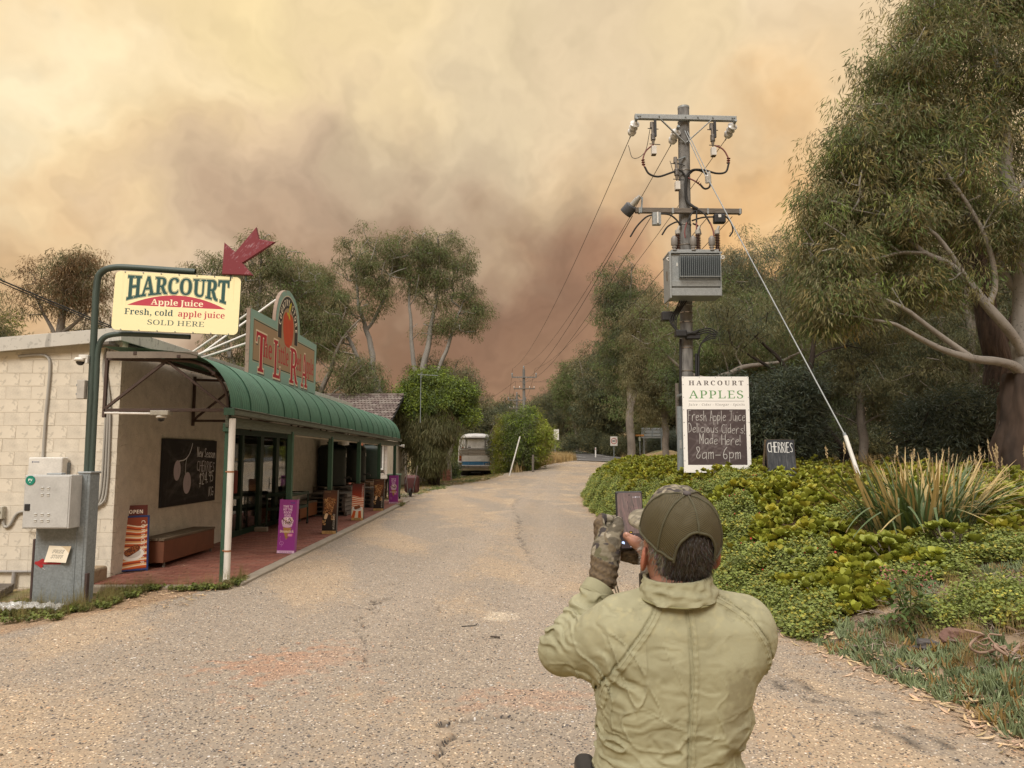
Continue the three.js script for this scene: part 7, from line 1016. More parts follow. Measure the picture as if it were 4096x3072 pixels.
growTree('leaning_tree', 'bare leaning trunks with thin crown right of the white stay guard', [10.3, 1.2, -23], { seed: 81, bark: BK.dark, per: 6, k: 0.2, spread: 1.2, leaf: mixL(gumLeaf, [LM.olive, LM.dark]), stems: [[[0.6, 0, 0, 0.22], [-0.1, 1.2, 0, 0.17], [-0.7, 2.4, 0, 0.13], [-0.7, 3.6, 0, 0.09], [-0.5, 5, 0, 0.05]], [[-0.5, -0.1, 0, 0.19], [-0.9, 1.1, 0, 0.14], [-1.1, 2.3, 0, 0.1], [-1.6, 3.6, 0, 0.07], [-2.6, 4.6, 0, 0.03]], [[-0.8, 2.7, 0, 0.08], [-1.8, 3.3, 0.1, 0.06], [-3, 4.0, 0.2, 0.03]]], blobs: [[-0.5, 5.8, 0, 1.6, 1.1, 1.2, 40], [-2.8, 4.9, 0.1, 1.5, 1, 1.2, 36], [1.2, 5, -0.5, 1.6, 1.4, 1.2, 30]] });
growTree('leaning_tree', 'gnarled grey tree with spreading arms above the cherries board', [8.3, 1.1, -29], { seed: 82, bark: BK.grey, per: 6, k: 0.2, spread: 1.3, leaf: mixL(gumLeaf, [LM.olive, LM.green]), stems: [[[0, 0, 0, 0.24], [0, 2.6, 0, 0.19], [-0.1, 3.8, 0, 0.15]], [[-0.1, 3.7, 0, 0.12], [-1.2, 4.1, 0, 0.08], [-2.1, 4.9, 0, 0.04]], [[-0.1, 3.7, 0, 0.13], [1.0, 4.3, 0.2, 0.1], [2.4, 4.5, 0.3, 0.06], [3.4, 5, 0.2, 0.03]], [[0, 2.4, 0, 0.07], [1.2, 2.5, 0.2, 0.05], [2.6, 2.9, 0.3, 0.02]]], blobs: [[-2, 5.8, 0, 1.6, 1.2, 1.3, 36], [0.6, 6.2, 0, 1.6, 1.2, 1.3, 36], [3, 5.8, 0.2, 1.5, 1.2, 1.3, 36]] });
const wattle = (label, x, D, h, w, s, y) => midTree('wattle_bush', label, x, -D, h, w, { cat: 'bush', seed: s, nb: 9, n: 44, per: 6, spread: 0.9, low: 0.15, y, leaf: mixL(acacia, [LM.blue, LM.dark]), bark: BK.dark });
wattle('feathery blue green wattle behind the cherries board', 8.0, 22, 3.6, 3.6, 91); wattle('feathery dark wattle left of the huge gum trunk', 12.2, 20, 2.6, 4.2, 92); wattle('low dark wattle between the leaning trunks and the big trunk', 15.5, 23, 3.2, 4.5, 93); wattle('scrubby dark bush under the grey road sign', 13.6, 60, 2.4, 5, 94);
for (let i = 0; i < 16; i++) { const x = 6 + i * 2.4 + rr(-.8, .8), D = 74 - i * 1.5 + rr(-3, 3); if (i % 1 === 0) { const b = i ? copyOf(scene.userData.us, 'dark undergrowth bush at the foot of the forest gums', [x, gy(x, -D) - 0.2, -D], R() * 6, rr(0.8, 1.4)) : (scene.userData.us = midTree('undergrowth_bush', 'dark undergrowth bush at the foot of the forest gums', x, -D, 2.2, 4, { cat: 'bush', seed: 95, nb: 6, n: 22, per: 5, spread: 1, low: 0.15, size: 1.2, leaf: mixL(acacia, [LM.dark, LM.olive]), bark: BK.dark }, 'undergrowth bushes at the foot of the forest')); } }
delete scene.userData.us;

/* ---------- garden bed ---------- */
{
  const q = rngOf(123), rq = (a, b) => a + (b - a) * q(), noUV = (g) => { g.setAttribute('uv', new THREE.BufferAttribute(new Float32Array(g.attributes.position.count * 2), 2)); return g; };
  const paddle = (L, W, bend, na = 4) => { const p = [], ix = []; for (let i = 0; i <= na; i++) { const t = i / na, w = W * Math.pow(Math.sin(Math.PI * clamp(0.08 + 0.87 * Math.pow(t, 1.5))), 0.75) * (i === na ? 0.45 : 1) + 0.003; for (let s = -1; s <= 1; s++) p.push(s * w, 0.1 * L * Math.abs(s) * Math.sin(t * 3) + bend * L * t * t, L * t); if (i < na) for (let s = 0; s < 2; s++) { const k = i * 3 + s; ix.push(k, k + 3, k + 1, k + 1, k + 3, k + 4); } } const g = new THREE.BufferGeometry(); g.setAttribute('position', new THREE.Float32BufferAttribute(p, 3)); g.setIndex(ix); g.computeVertexNormals(); return g; };
  const rosette = (n, L, W) => { const l = []; for (let i = 0; i < n; i++) { const e = lerp(0.35, 1.4, i / n), s = lerp(1, 0.55, i / n); const g = paddle(L * s * rq(0.85, 1.15), W * s * rq(0.85, 1.15), rq(0.0, 0.25)); g.applyMatrix4(new THREE.Matrix4().compose(new THREE.Vector3(0, 0.02 * i / n, 0), new THREE.Quaternion().setFromEuler(new THREE.Euler(-e, i * 2.4 + rq(-.2, .2), rq(-.2, .2), 'YXZ')), new THREE.Vector3(1, 1, 1))); l.push(g); } return M(l); };
  const roundLeaf = (n, rad, len) => { const l = []; for (let i = 0; i < n; i++) { const g = paddle(len * rq(0.7, 1.2), len * 0.5, 0.1, 2); g.applyMatrix4(new THREE.Matrix4().compose(new THREE.Vector3(rq(-1, 1) * rad, rq(-0.5, 0.8) * rad, rq(-1, 1) * rad), new THREE.Quaternion().setFromEuler(new THREE.Euler(rq(-0.9, 0.3), rq(0, 6.28), rq(-.4, .4), 'YXZ')), new THREE.Vector3(1, 1, 1))); l.push(g); } return M(l); };
  const fingers = (n, L) => { const l = []; for (let i = 0; i < n; i++) { const g = new THREE.CylinderGeometry(0.003, 0.0115, L * rq(0.6, 1.15), 4, 2).translate(0, L * 0.45, 0); g.applyMatrix4(new THREE.Matrix4().compose(new THREE.Vector3(rq(-.06, .06), -0.01, rq(-.06, .06)), new THREE.Quaternion().setFromEuler(new THREE.Euler(rq(-0.75, 0.75), rq(0, 6), rq(-0.75, 0.75))), new THREE.Vector3(1, 1, 0.7))); l.push(g); } return M(l); };
  const blades = (n, H, w, spread, lean) => { const p = [], ix = []; let k = 0; for (let i = 0; i < n; i++) { const a = rq(0, 6.28), bx = rq(-1, 1) * spread, bz = rq(-1, 1) * spread, h = H * rq(0.55, 1.1), l = lean * rq(0.2, 1) * h, s = [Math.cos(a + 1.57) * w, Math.sin(a + 1.57) * w]; for (let j = 0; j <= 3; j++) { const t = j / 3, x = bx + Math.cos(a) * l * t * t, z = bz + Math.sin(a) * l * t * t, ww = 1 - t * 0.9; p.push(x - s[0] * ww, h * t, z - s[1] * ww, x + s[0] * ww, h * t, z + s[1] * ww); if (j < 3) { ix.push(k, k + 2, k + 1, k + 1, k + 2, k + 3); k += 2; } else k += 2; } } const g = new THREE.BufferGeometry(); g.setAttribute('position', new THREE.Float32BufferAttribute(p, 3)); g.setIndex(ix); g.computeVertexNormals(); return noUV(g); };
  const heads = (n, H) => { const l = []; for (let i = 0; i < n; i++) { const h = H * rq(0.7, 1.15), lx = rq(-.16, .16), lz = rq(-.16, .16), x = rq(-.08, .08), z = rq(-.08, .08); l.push(rod([x, 0, z], [x + lx, h, z + lz], 0.002, 3, 0.0012)); for (let k = 0; k < 9; k++) l.push(at(new THREE.ConeGeometry(0.007, 0.035, 3), x + lx + (k % 3 - 1) * 0.006, h + k * 0.012 - 0.02, z + lz, k, rq(-.4, .4), rq(-.4, .4))); } return M(l); };
  function scatter(name, label, cat, geo, m, pts, tint) {
    const im = new THREE.InstancedMesh(geo, m, pts.length), X = new THREE.Matrix4(), Q = new THREE.Quaternion();
    pts.forEach((p, i) => { Q.setFromEuler(new THREE.Euler(p[4] || rq(-.2, .2), rq(0, 6.28), p[5] || rq(-.2, .2), 'YXZ')); X.compose(new THREE.Vector3(p[0], p[1], p[2]), Q, new THREE.Vector3(p[3], p[3] * (p[6] || 1), p[3])); im.setMatrixAt(i, X); const c = tint(p); im.setColorAt(i, new THREE.Color().setRGB(...c)); });
    im.name = numbered(name); im.castShadow = im.receiveShadow = true; scene.add(im); tag(im, label, name.replace(/_/g, ' '), null, 'stuff'); return im;
  }
  const canopy = (x, D) => { const d = x - bedEdge(D), k = sstep(7, 12, D), n = fbm(x * 1.1, D * 1.1, 4, 3); return clamp(1 - Math.exp(-(d + 0.12) / 0.22)) * (lerp(0.07, 0.40, k) + 0.2 * n * lerp(0.4, 1, k)) + 0.0; };
  const suc = [], ger = [], ice = [], gold = [], seed = [], litter = [], red = [], twig = [];
  const inFrame = (x, D) => x < D * 0.735 + 0.3;
  for (let i = 0; i < 60000; i++) {
    const D = 4.6 + 27.5 * Math.pow(q(), 1.7), e = bedEdge(D), x = e - 0.1 + Math.pow(q(), 1.35) * (D > 18 ? 6 : 9.5); if (!inFrame(x, D) || D > 32.3) continue;
    const d = x - e, n = noise3(x * 0.8, D * 0.55, 6), n2 = noise3(x * 2.1, D * 1.6, 9), c = canopy(x, D), y = gy(x, -D), low = D < 7.6 + 0.5 * n;
    if (D > 13.6 && d > 3.4 + n) { if (q() < 0.1) gold.push([x, y - 0.02, -D, rq(0.4, 1.0)]); if (n2 > 0.25) continue; }
    const flax = Math.hypot((x - 5.35) / 1.15, (D - 9.6) / 0.9);
    if (low) { if (d < 0.42 + 0.4 * n2 + (D < 6.3 ? 0.35 : 0) && d > -0.05 && n2 > -0.35) { if (q() < 0.3) ice.push([x, y + 0.0, -D, rq(0.8, 1.5)]); } else if (d > 0.2 && n + n2 * 0.7 > 0.5 && q() < 0.3) ice.push([x, y, -D, rq(0.8, 1.4)]); else if (d > 0.15 && n < -0.15 && q() < 0.45) ger.push([x, y + rq(0.02, 0.16), -D, rq(0.7, 1.2)]); else if (d > 0.15 && q() < 0.5) (q() < 0.12 ? gold : q() < 0.4 ? litter : twig).push([x, y - 0.01, -D, rq(0.35, 0.8), rq(-.5, .5), rq(-.5, .5)]); continue; }
    if (d > 2.4 + 1.4 * n + n2 && D > 8.5 && flax > 1 && q() < 0.6) { if (q() < 0.35) gold.push([x, y, -D, rq(0.35, 1.0)]); if (x > 4.8 && x < 9 && D < 12.5 && n2 > 0.1 && q() < 0.12) seed.push([x, y, -D, rq(0.8, 1.7)]); if (n2 < 0.2) continue; }
    if (flax < 0.75) { if (q() < 0.3) gold.push([x, y, -D, rq(0.5, 0.8)]); continue; }
    const isG = d < 0.38 + 0.25 * n2 || n > 0.38 + (D > 15 ? 0.25 : 0);
    if (isG) { ger.push([x, y + c * rq(0.55, 1.0), -D, rq(0.8, 1.4)]); if (q() < 0.03) red.push([x, y + c + 0.06, -D, rq(0.6, 1.2)]); }
    else if (q() < 0.58) suc.push([x, y + c * rq(0.5, 1.15), -D, rq(0.7, 1.4) * lerp(1.15, 0.9, sstep(8, 20, D)), rq(-.5, .5), rq(-.55, .35)]);
  }
  const sm = [leafMat([0.30, 0.32, 0.05], 0.22), leafMat([0.26, 0.285, 0.05], 0.22)]; sm.forEach((m) => { m.roughness = 0.42; });
  const st = (p) => { const v = rq(0.7, 1.25), y = q() < 0.25 ? 1.25 : 1; return [v * y, v * (y > 1 ? 1.08 : 1), v * 0.9]; };
  [rosette(9, 0.09, 0.034), rosette(11, 0.08, 0.029), rosette(8, 0.105, 0.042)].forEach((g, k) => scatter('succulent_cover', ['yellow green paddle leaved succulents massed over the garden bed', 'smaller fleshy succulent heads mixed through the garden bed', 'broad leaved succulent heads mixed through the garden bed'][k], '', g, sm[k & 1], suc.filter((_, i) => i % 3 === k), st));
  const gm = leafMat([0.22, 0.265, 0.06], 0.32); [roundLeaf(46, 0.1, 0.025), roundLeaf(46, 0.11, 0.021)].forEach((g, k) => scatter('ground_cover', ['small leaved green ground cover spilling over the bed edge', 'fine leaved green ground cover between the succulents'][k], '', g, gm, ger.filter((_, i) => i % 2 === k), (p) => { const v = rq(0.65, 1.35), yl = q() < 0.15; return yl ? [v * 1.8, v * 1.35, v] : [v, v, v]; }));
  [fingers(14, 0.07), fingers(11, 0.09)].forEach((g, k) => scatter('ice_plant', ['grey green finger leaved ice plant along the gravel edge', 'taller finger leaved ice plant tufts on the bank'][k], '', g, mat([0.15, 0.185, 0.085], 0.5), ice.filter((_, i) => i % 2 === k), (p) => { const v = rq(0.65, 1.25); return q() < 0.2 ? [v * 1.6, v * 0.85, v * 0.6] : [v, v, v]; }));
  scatter('dry_grass', 'dry straw grass tufts through the back of the garden bed', '', blades(46, 0.34, 0.0028, 0.11, 0.6), leafMat([0.42, 0.31, 0.14], 0.3), gold, () => { const v = rq(0.6, 1.3); return [v, v * 0.98, v * 0.9]; });
  scatter('seed_heads', 'tall straw coloured grass seed heads behind the strappy plant', '', heads(2, 0.62), leafMat([0.48, 0.36, 0.19], 0.3), seed, () => { const v = rq(0.7, 1.3); return [v, v, v]; });
  scatter('red_flowers', 'tiny red flowers dotted in the green ground cover', '', new THREE.IcosahedronGeometry(0.014, 0), mat([0.45, 0.04, 0.04], 0.6), red, () => [rq(0.7, 1.2), 1, 1]);
  const leafG = (() => { const g = new THREE.PlaneGeometry(0.022, 0.13, 2, 4).rotateX(-Math.PI / 2), p = g.attributes.position; for (let i = 0; i < p.count; i++) { const t = p.getZ(i) / 0.065; p.setX(i, p.getX(i) * (1 - t * t * 0.95)); p.setY(i, 0.012 * t * t + Math.abs(p.getX(i)) * 0.4); } g.computeVertexNormals(); return g; })();
  for (let i = 0; i < 1500; i++) { const D = 4.6 + 14 * Math.pow(q(), 2), x = bedEdge(D) + 0.12 - Math.abs(rq(-1, 1) * rq(0, 1)) * 0.55; litter.push([x, gy(x, -D) + 0.008 + (x > bedEdge(D) ? 0.03 : 0), -D, rq(0.5, 1.1), rq(-.25, .25), rq(-.3, .3)]); }
  for (let i = 0; i < 500; i++) { const x = rq(-6.8, -4.0), D = rq(9.1, 10.55); litter.push([x, terrain(x, D) + 0.012, -D, rq(0.3, 0.9), rq(-.2, .2), rq(-.2, .2)]); }
  for (let i = 0; i < 60; i++) { const x = rq(-5.9, -4.2), D = rq(11, 20); litter.push([x, floorY(D) + 0.006, -D, rq(0.3, 0.6), rq(-.1, .1), rq(-.1, .1)]); }
  scatter('leaf_litter', 'pale fallen gum leaves along the edges of the gravel', '', leafG, mat([0.46, 0.35, 0.22], 0.85, { side: THREE.DoubleSide }), litter, () => { const v = rq(0.5, 1.35); return [v, v * rq(0.85, 1), v * rq(0.75, 1)]; });
  const tg = M([rod([-.12, 0, 0], [0, 0.025, 0.01], 0.004, 4), rod([0, 0.025, 0.01], [0.13, 0.0, 0.04], 0.0035, 4), rod([0.02, 0.02, 0.01], [0.08, 0.03, -0.06], 0.0025, 4), rod([-.1, 0.01, -.05], [0.1, 0.02, 0.07], 0.003, 4)]);
  scatter('twigs', 'dry grey twigs and mulch on the bank', '', tg, mat([0.3, 0.24, 0.19], 0.95), twig.concat(twig.map((p) => [p[0] + rq(-.2, .2), p[1] + 0.01, p[2] + rq(-.2, .2), rq(0.5, 1.2), rq(-.4, .4), rq(-.4, .4)])), () => { const v = rq(0.5, 1.3); return [v, v, v]; });
  // loose stones on the drive
  const pm = []; for (let i = 0; i < 22000; i++) { const D = 3.9 + 20 * Math.pow(q(), 1.8), x = rq(Math.max(-7, -D * 0.75), Math.min(3.4, D * 0.74)); if (inDrive(x, D) < 0.05 || (x < -3.9 && D > 10.4)) continue; if (noise3(x * 1.2, D * 0.7, 40) < rq(-0.9, 0.5)) continue; pm.push([x, terrain(x, D) + 0.003, -D, Math.pow(q(), 5) * 1.1 + 0.35, rq(-1, 1), rq(-1, 1), 0.6]); }
  const peb = new THREE.IcosahedronGeometry(0.0085, 0); peb.scale(1.2, 0.8, 0.9);
  scatter('loose_gravel', 'loose pale and dark gravel stones over the driveway', '', peb, mat([0.62, 0.57, 0.5], 0.9), pm, () => { const t = q(); return t < 0.4 ? [0.25, 0.245, 0.25] : t < 0.9 ? mix3([0.35, 0.32, 0.28], [0.7, 0.63, 0.54], q()) : t < 0.93 ? [1.0, 0.98, 0.95] : [0.7, 0.52, 0.42]; });
  // weeds by the cabinet, the plinth and the downpipe
  const wd = [], gr = []; const wz = [[-5.9, 9.15, 0.5, 0.15, 70], [-5.3, 9.35, 0.25, 0.35, 70], [-5.35, 10.2, 0.3, 0.35, 60], [-6.4, 9.6, 0.35, 0.25, 40], [-4.35, 10.3, 0.4, 0.07, 50], [-4.05, 10.75, 0.12, 0.3, 30], [-5.1, 10.45, 0.15, 0.06, 16], [-5.6, 8.75, 0.35, 0.15, 22], [-3.9, 25.5, 0.1, 0.6, 20]];
  for (const [x, D, sx, sd, n] of wz) for (let i = 0; i < n; i++) { const a = x + rq(-1, 1) * sx, b = D + rq(-1, 1) * sd; wd.push([a, terrain(a, b) + 0.03, -b, rq(0.5, 1.1)]); if (q() < 0.5) gr.push([a, terrain(a, b), -b, rq(0.3, 0.7)]); }
  scatter('weeds', 'low green weeds round the cabinet and the paving corner', '', roundLeaf(26, 0.05, 0.035), gm, wd, () => { const v = rq(0.5, 1.1); return [v, v, v]; });
  scatter('weed_stalks', 'thin dry weed stalks against the cabinet and the concrete block', '', blades(16, 0.42, 0.0022, 0.06, 0.35), leafMat([0.24, 0.2, 0.075], 0.3), gr.concat(gr.map((p) => [p[0] + 0.05, p[1], p[2] - 0.04, p[3] * 1.2])), () => { const v = rq(0.7, 1.3); return [v, v, v]; });
  // grass verge and straw by the bush
  const vg = [], sg = []; for (let i = 0; i < 9000; i++) { const D = 27 + 22 * q(), x = rq(-6, 3.5); if (inDrive(x, D) > -0.1 || (x < -4 && D < 28.5)) continue; if (D > 43 && x > -0.5) continue; vg.push([x, ground(x, -D), -D, rq(0.25, 0.6)]); }
  for (let i = 0; i < 2200; i++) { const D = 43.5 + 13 * q(), x = rq(0.3, 5.5); if (inDrive(x, D) > 0.0 || roadDist(x, -D) < 4.2) continue; sg.push([x, ground(x, -D) - 0.05, -D, rq(1.2, 2.2)]); }
  const bl = blades(24, 0.16, 0.005, 0.12, 0.9); scatter('verge_grass', 'short dry and green grass on the verge before the bus', '', bl, leafMat([0.36, 0.28, 0.12], 0.3), vg, (p) => { const g = noise3(p[0] * 0.5, p[2] * 0.5, 3) > 0.05, v = rq(0.6, 1.3); return g ? [0.35 * v, 0.6 * v, 0.4 * v] : [v, v, v]; });
  scatter('straw_grass', 'long straw grass on the bank between the rounded bush and the highway', '', blades(40, 0.36, 0.008, 0.16, 0.5), leafMat([0.5, 0.38, 0.19], 0.3), sg, () => { const v = rq(0.6, 1.25); return [v, v * 0.97, v * 0.9]; });
  const vf = []; for (let i = 0; i < 2600; i++) { const x = rq(5, 30), D = rq(24, 68); if (roadDist(x, -D) < 4.4 || inDrive(x, D) > -0.3) continue; vf.push([x, ground(x, -D), -D, rq(1, 2)]); } scatter('forest_grass', 'pale dry grass on the forest floor beyond the bed', '', blades(24, 0.3, 0.01, 0.3, 0.6), leafMat([0.36, 0.27, 0.13], 0.3), vf, () => { const v = rq(0.5, 1.2); return [v, v, v * 0.9]; });

  // strappy half-dried plant, leaf by leaf
  const fx = thing('strappy_plant', 'big clump of strappy leaves drying from green to straw at the stay wire', 'plant', [5.35, gy(5.35, -9.6) - 0.03, -9.6]);
  const strap = (L, w, bend, kink, dry) => { const p = [], c = [], ix = [], n = 12; let y = 0, x = 0, a = 0.12; for (let i = 0; i <= n; i++) { const t = i / n; a += bend / n + (kink && Math.abs(t - kink) < 0.05 ? 0.8 : 0); x += Math.sin(a) * L / n; y += Math.cos(a) * L / n; const ww = w * Math.sqrt(1 - t * 0.97) * (0.7 + 0.5 * Math.sin(t * 2.6)), f = sstep(dry - 0.25, dry + 0.15, t), g = mix3([0.085, 0.135, 0.04], [0.5, 0.37, 0.15], f), tw = t * 1.2; for (const s of [-1, 0, 1]) { p.push(x + s * ww * Math.sin(tw) * 0.5, y + (s ? 0.004 : 0), s * ww * Math.cos(tw * 0.6)); c.push(...(t > 0.93 ? [0.33, 0.2, 0.1] : g)); } if (i < n) for (let s = 0; s < 2; s++) { const k = i * 3 + s; ix.push(k, k + 3, k + 1, k + 1, k + 3, k + 4); } } const g = new THREE.BufferGeometry(); g.setAttribute('position', new THREE.Float32BufferAttribute(p, 3)); g.setAttribute('color', new THREE.Float32BufferAttribute(c, 3)); g.setIndex(ix); g.computeVertexNormals(); return noUV(g); };
  const sv = []; for (let i = 0; i < 22; i++) sv.push(strap(rq(0.75, 1.2), rq(0.014, 0.024), rq(0.05, 1.1), q() < 0.4 ? rq(0.55, 0.9) : 0, rq(0.25, 1.3)));
  const sm2 = new THREE.MeshPhysicalMaterial({ color: 0xffffff, vertexColors: true, roughness: 0.6, transmission: 0.25, thickness: 0, side: THREE.DoubleSide });
  for (let i = 0; i < 300; i++) { const o = obj('leaf', sv[Math.floor(q() * 22)], sm2, fx), a = rq(0, 6.28), r = Math.sqrt(q()); o.position.set(Math.cos(a) * r * 0.6, gy(5.35 + Math.cos(a) * r * 0.6, -9.6 + Math.sin(a) * r * 0.4) - fx.position.y - 0.03, Math.sin(a) * r * 0.4); o.rotation.set(rq(-.15, .15), -a + rq(-.9, .9), rq(-.25, .15) - 0.2 * r, 'YXZ'); }
  // single large succulents that stand out of the mass
  const big = [rosette(18, 0.15, 0.062), rosette(15, 0.17, 0.07)], bm = leafMat([0.28, 0.31, 0.055], 0.22); bm.roughness = 0.4;
  const mk = (label, x, D, n, s) => { const t = thing('paddle_succulent', label, 'succulent', [x, gy(x, -D), -D]); for (let i = 0; i < n; i++) { const a = i * 2.4, r = i ? rq(0.1, 0.3) * s : 0, h = rq(0.14, 0.34) * s; const o = obj('rosette', big[i & 1], bm, t); o.position.set(Math.cos(a) * r, h, Math.sin(a) * r); o.scale.setScalar(s * rq(0.6, 1)); o.rotation.set(rq(-.4, .5), a, rq(-.4, .4)); obj('stem', rod([0, -0.05, 0], [Math.cos(a) * r, h, Math.sin(a) * r], 0.012 * s, 6), MT.woodGrey, t); } };
  for (const [l, x, D, n, s] of [['large paddle leaved succulent below the strappy plant', 5.15, 8.55, 9, 1.0], ['paddle leaved succulent beside the right shoulder of the man', 3.75, 9.3, 7, 0.85], ['tall paddle leaved succulent in front of the cherries board', 4.85, 12.4, 9, 1.0], ['stout succulent under the brown and white apples board corner', 5.1, 13.6, 7, 0.9], ['paddle leaved succulent at the right picture edge', 6.5, 9.3, 8, 1.0], ['fleshy succulent cluster low at the bed edge nearest the man', 3.5, 8.4, 6, 0.6], ['tall succulent among dry stalks right of the strappy plant', 6.9, 10.6, 8, 1.1], ['cluster of yellow green paddles left of the strappy plant', 4.25, 9.9, 8, 0.9], ['paddle leaved succulent behind the strappy plant', 6.0, 10.9, 7, 1.0], ['wide succulent cluster in the middle of the bed', 4.45, 8.6, 8, 0.9]]) mk(l, x, D, n, s);
  const lw = thing('leafy_weed', 'tall leafy green weed with pink buds on the bank', 'plant', [3.72, gy(3.72, -6.9), -6.9]);
  obj('foliage', (() => { const l = []; for (let i = 0; i < 150; i++) { const h = rq(0.05, 0.5), r = 0.22 * (1 - h * 0.5); l.push(at(paddle(rq(0.05, 0.1), 0.018, -0.3, 3), rq(-r, r), h, rq(-r, r) * 0.7, rq(0, 6), rq(-.5, .6), 0)); } return l; })(), leafMat([0.09, 0.14, 0.035]), lw).userData.kind = 'stuff'; obj('stem', [0, 1, 2, 3, 4, 5].map((i) => rod([rq(-.08, .08), 0, rq(-.08, .08)], [rq(-.2, .2), rq(0.4, 0.55), rq(-.15, .15)], 0.005, 5)), leafMat([0.15, 0.15, 0.05]), lw); obj('buds', (() => { const l = []; for (let i = 0; i < 50; i++) l.push(new THREE.IcosahedronGeometry(0.009, 0).translate(rq(-.28, .28), rq(0.42, 0.6), rq(-.18, .18))); return l; })(), mat([0.3, 0.1, 0.09], 0.7), lw).userData.kind = 'stuff';
  const rk = (name, label, x, D, s, c, y = 0) => { const g = mergeVertices(new THREE.IcosahedronGeometry(1, 3).deleteAttribute('uv').deleteAttribute('normal')), p = g.attributes.position; for (let i = 0; i < p.count; i++) { const v = V([p.getX(i), p.getY(i), p.getZ(i)]), k = 1 + 0.35 * noise3(v.x * 1.1 + x, v.y * 1.1, v.z * 1.1 + D) + 0.08 * noise3(v.x * 4, v.y * 4, v.z * 4); v.multiplyScalar(k); p.setXYZ(i, v.x * s[0], Math.min(v.y, 0.75) * s[1], v.z * s[2]); } g.computeVertexNormals(); const f = uvm(g.toNonIndexed()); f.computeVertexNormals(); const o = obj(name, f, mat(c, 0.9, { map: T.mottle, bumpMap: T.bump, bumpScale: 0.01 })); o.position.set(x, gy(x, -D) + y, -D); o.rotation.y = x * 3; return tag(o, label, 'rock'); };
  rk('rock', 'reddish brown rock lying on the bank behind the leafy weed', 3.86, 6.45, [0.13, 0.1, 0.1], [0.2, 0.11, 0.085], 0.04); rk('rock', 'dark grey rock half buried beside the reddish one', 3.68, 6.6, [0.12, 0.07, 0.1], [0.1, 0.09, 0.085], 0.0); rk('rock', 'round pale grey stone among the succulents near the picture edge', 6.35, 9.9, [0.1, 0.08, 0.1], [0.4, 0.4, 0.38], 0.28);
  const rt = thing('bare_roots', 'tangle of pale bare stems at the right picture edge', 'roots', [4.1, gy(4.1, -6.05), -6.05]); obj('stems', (() => { const l = []; for (let i = 0; i < 14; i++) { const p = []; let x = rq(-.25, .3), z = rq(-.2, .2), y = 0.02; for (let k = 0; k < 6; k++) { p.push([x, y, z]); x += rq(-.12, .14); z += rq(-.1, .1); y = Math.max(0.01, y + rq(-.06, .07)); } l.push(pipe(p, rq(0.006, 0.013), 20, 6)); } return l; })(), mat([0.33, 0.22, 0.16], 0.9, mott), rt).userData.kind = 'stuff';
  const tw = thing('fallen_stick', 'thin dark curved stick lying on the gravel', 'stick', [-0.45, terrain(-0.45, 8.05) + 0.01, -8.1]); obj('stick', pipe([[-0.14, 0.0, 0.04], [-0.05, 0.006, 0.04], [0.06, 0.004, -0.01], [0.1, 0.012, -0.1]], 0.007, 20, 6), MT.rubber, tw); const t2 = thing('fallen_stick', 'short thick brown stick lying nearer than the curved one', 'stick', [-0.17, terrain(-0.2, 7.6) + 0.01, -7.62], -0.3); tw.scale.setScalar(0.7); t2.scale.setScalar(0.65); obj('stick', rod([-0.08, 0, 0], [0.08, 0.005, 0.02], 0.014, 8), mat([0.06, 0.045, 0.035], 0.9), t2);
  const pg = new THREE.PlaneGeometry(0.75, 0.3, 40, 18).rotateX(-Math.PI / 2), P = pg.attributes.position; for (let i = 0; i < P.count; i++) { const x = P.getX(i), z = P.getZ(i), n = fbm(x * 9, z * 9, 5, 3); P.setY(i, 0.05 + 0.1 * n * (1 - Math.abs(z) * 4) + 0.05 * Math.abs(noise3(x * 22, z * 22, 1))); P.setZ(i, z * (0.55 + 0.5 * noise3(x * 3, 1, 2))); P.setX(i, x + 0.06 * noise3(x * 8, z * 8, 7)); } pg.computeVertexNormals();
  tag(obj('plastic_sheet', pg, new THREE.MeshPhysicalMaterial({ color: rgb([0.85, 0.85, 0.82]), roughness: 0.25, transmission: 0.75, thickness: 0, side: THREE.DoubleSide })), 'crumpled clear plastic sheet on the dirt at the foot of the cabinet', 'plastic sheet').position.set(-5.85, -0.03, -9.0);
}

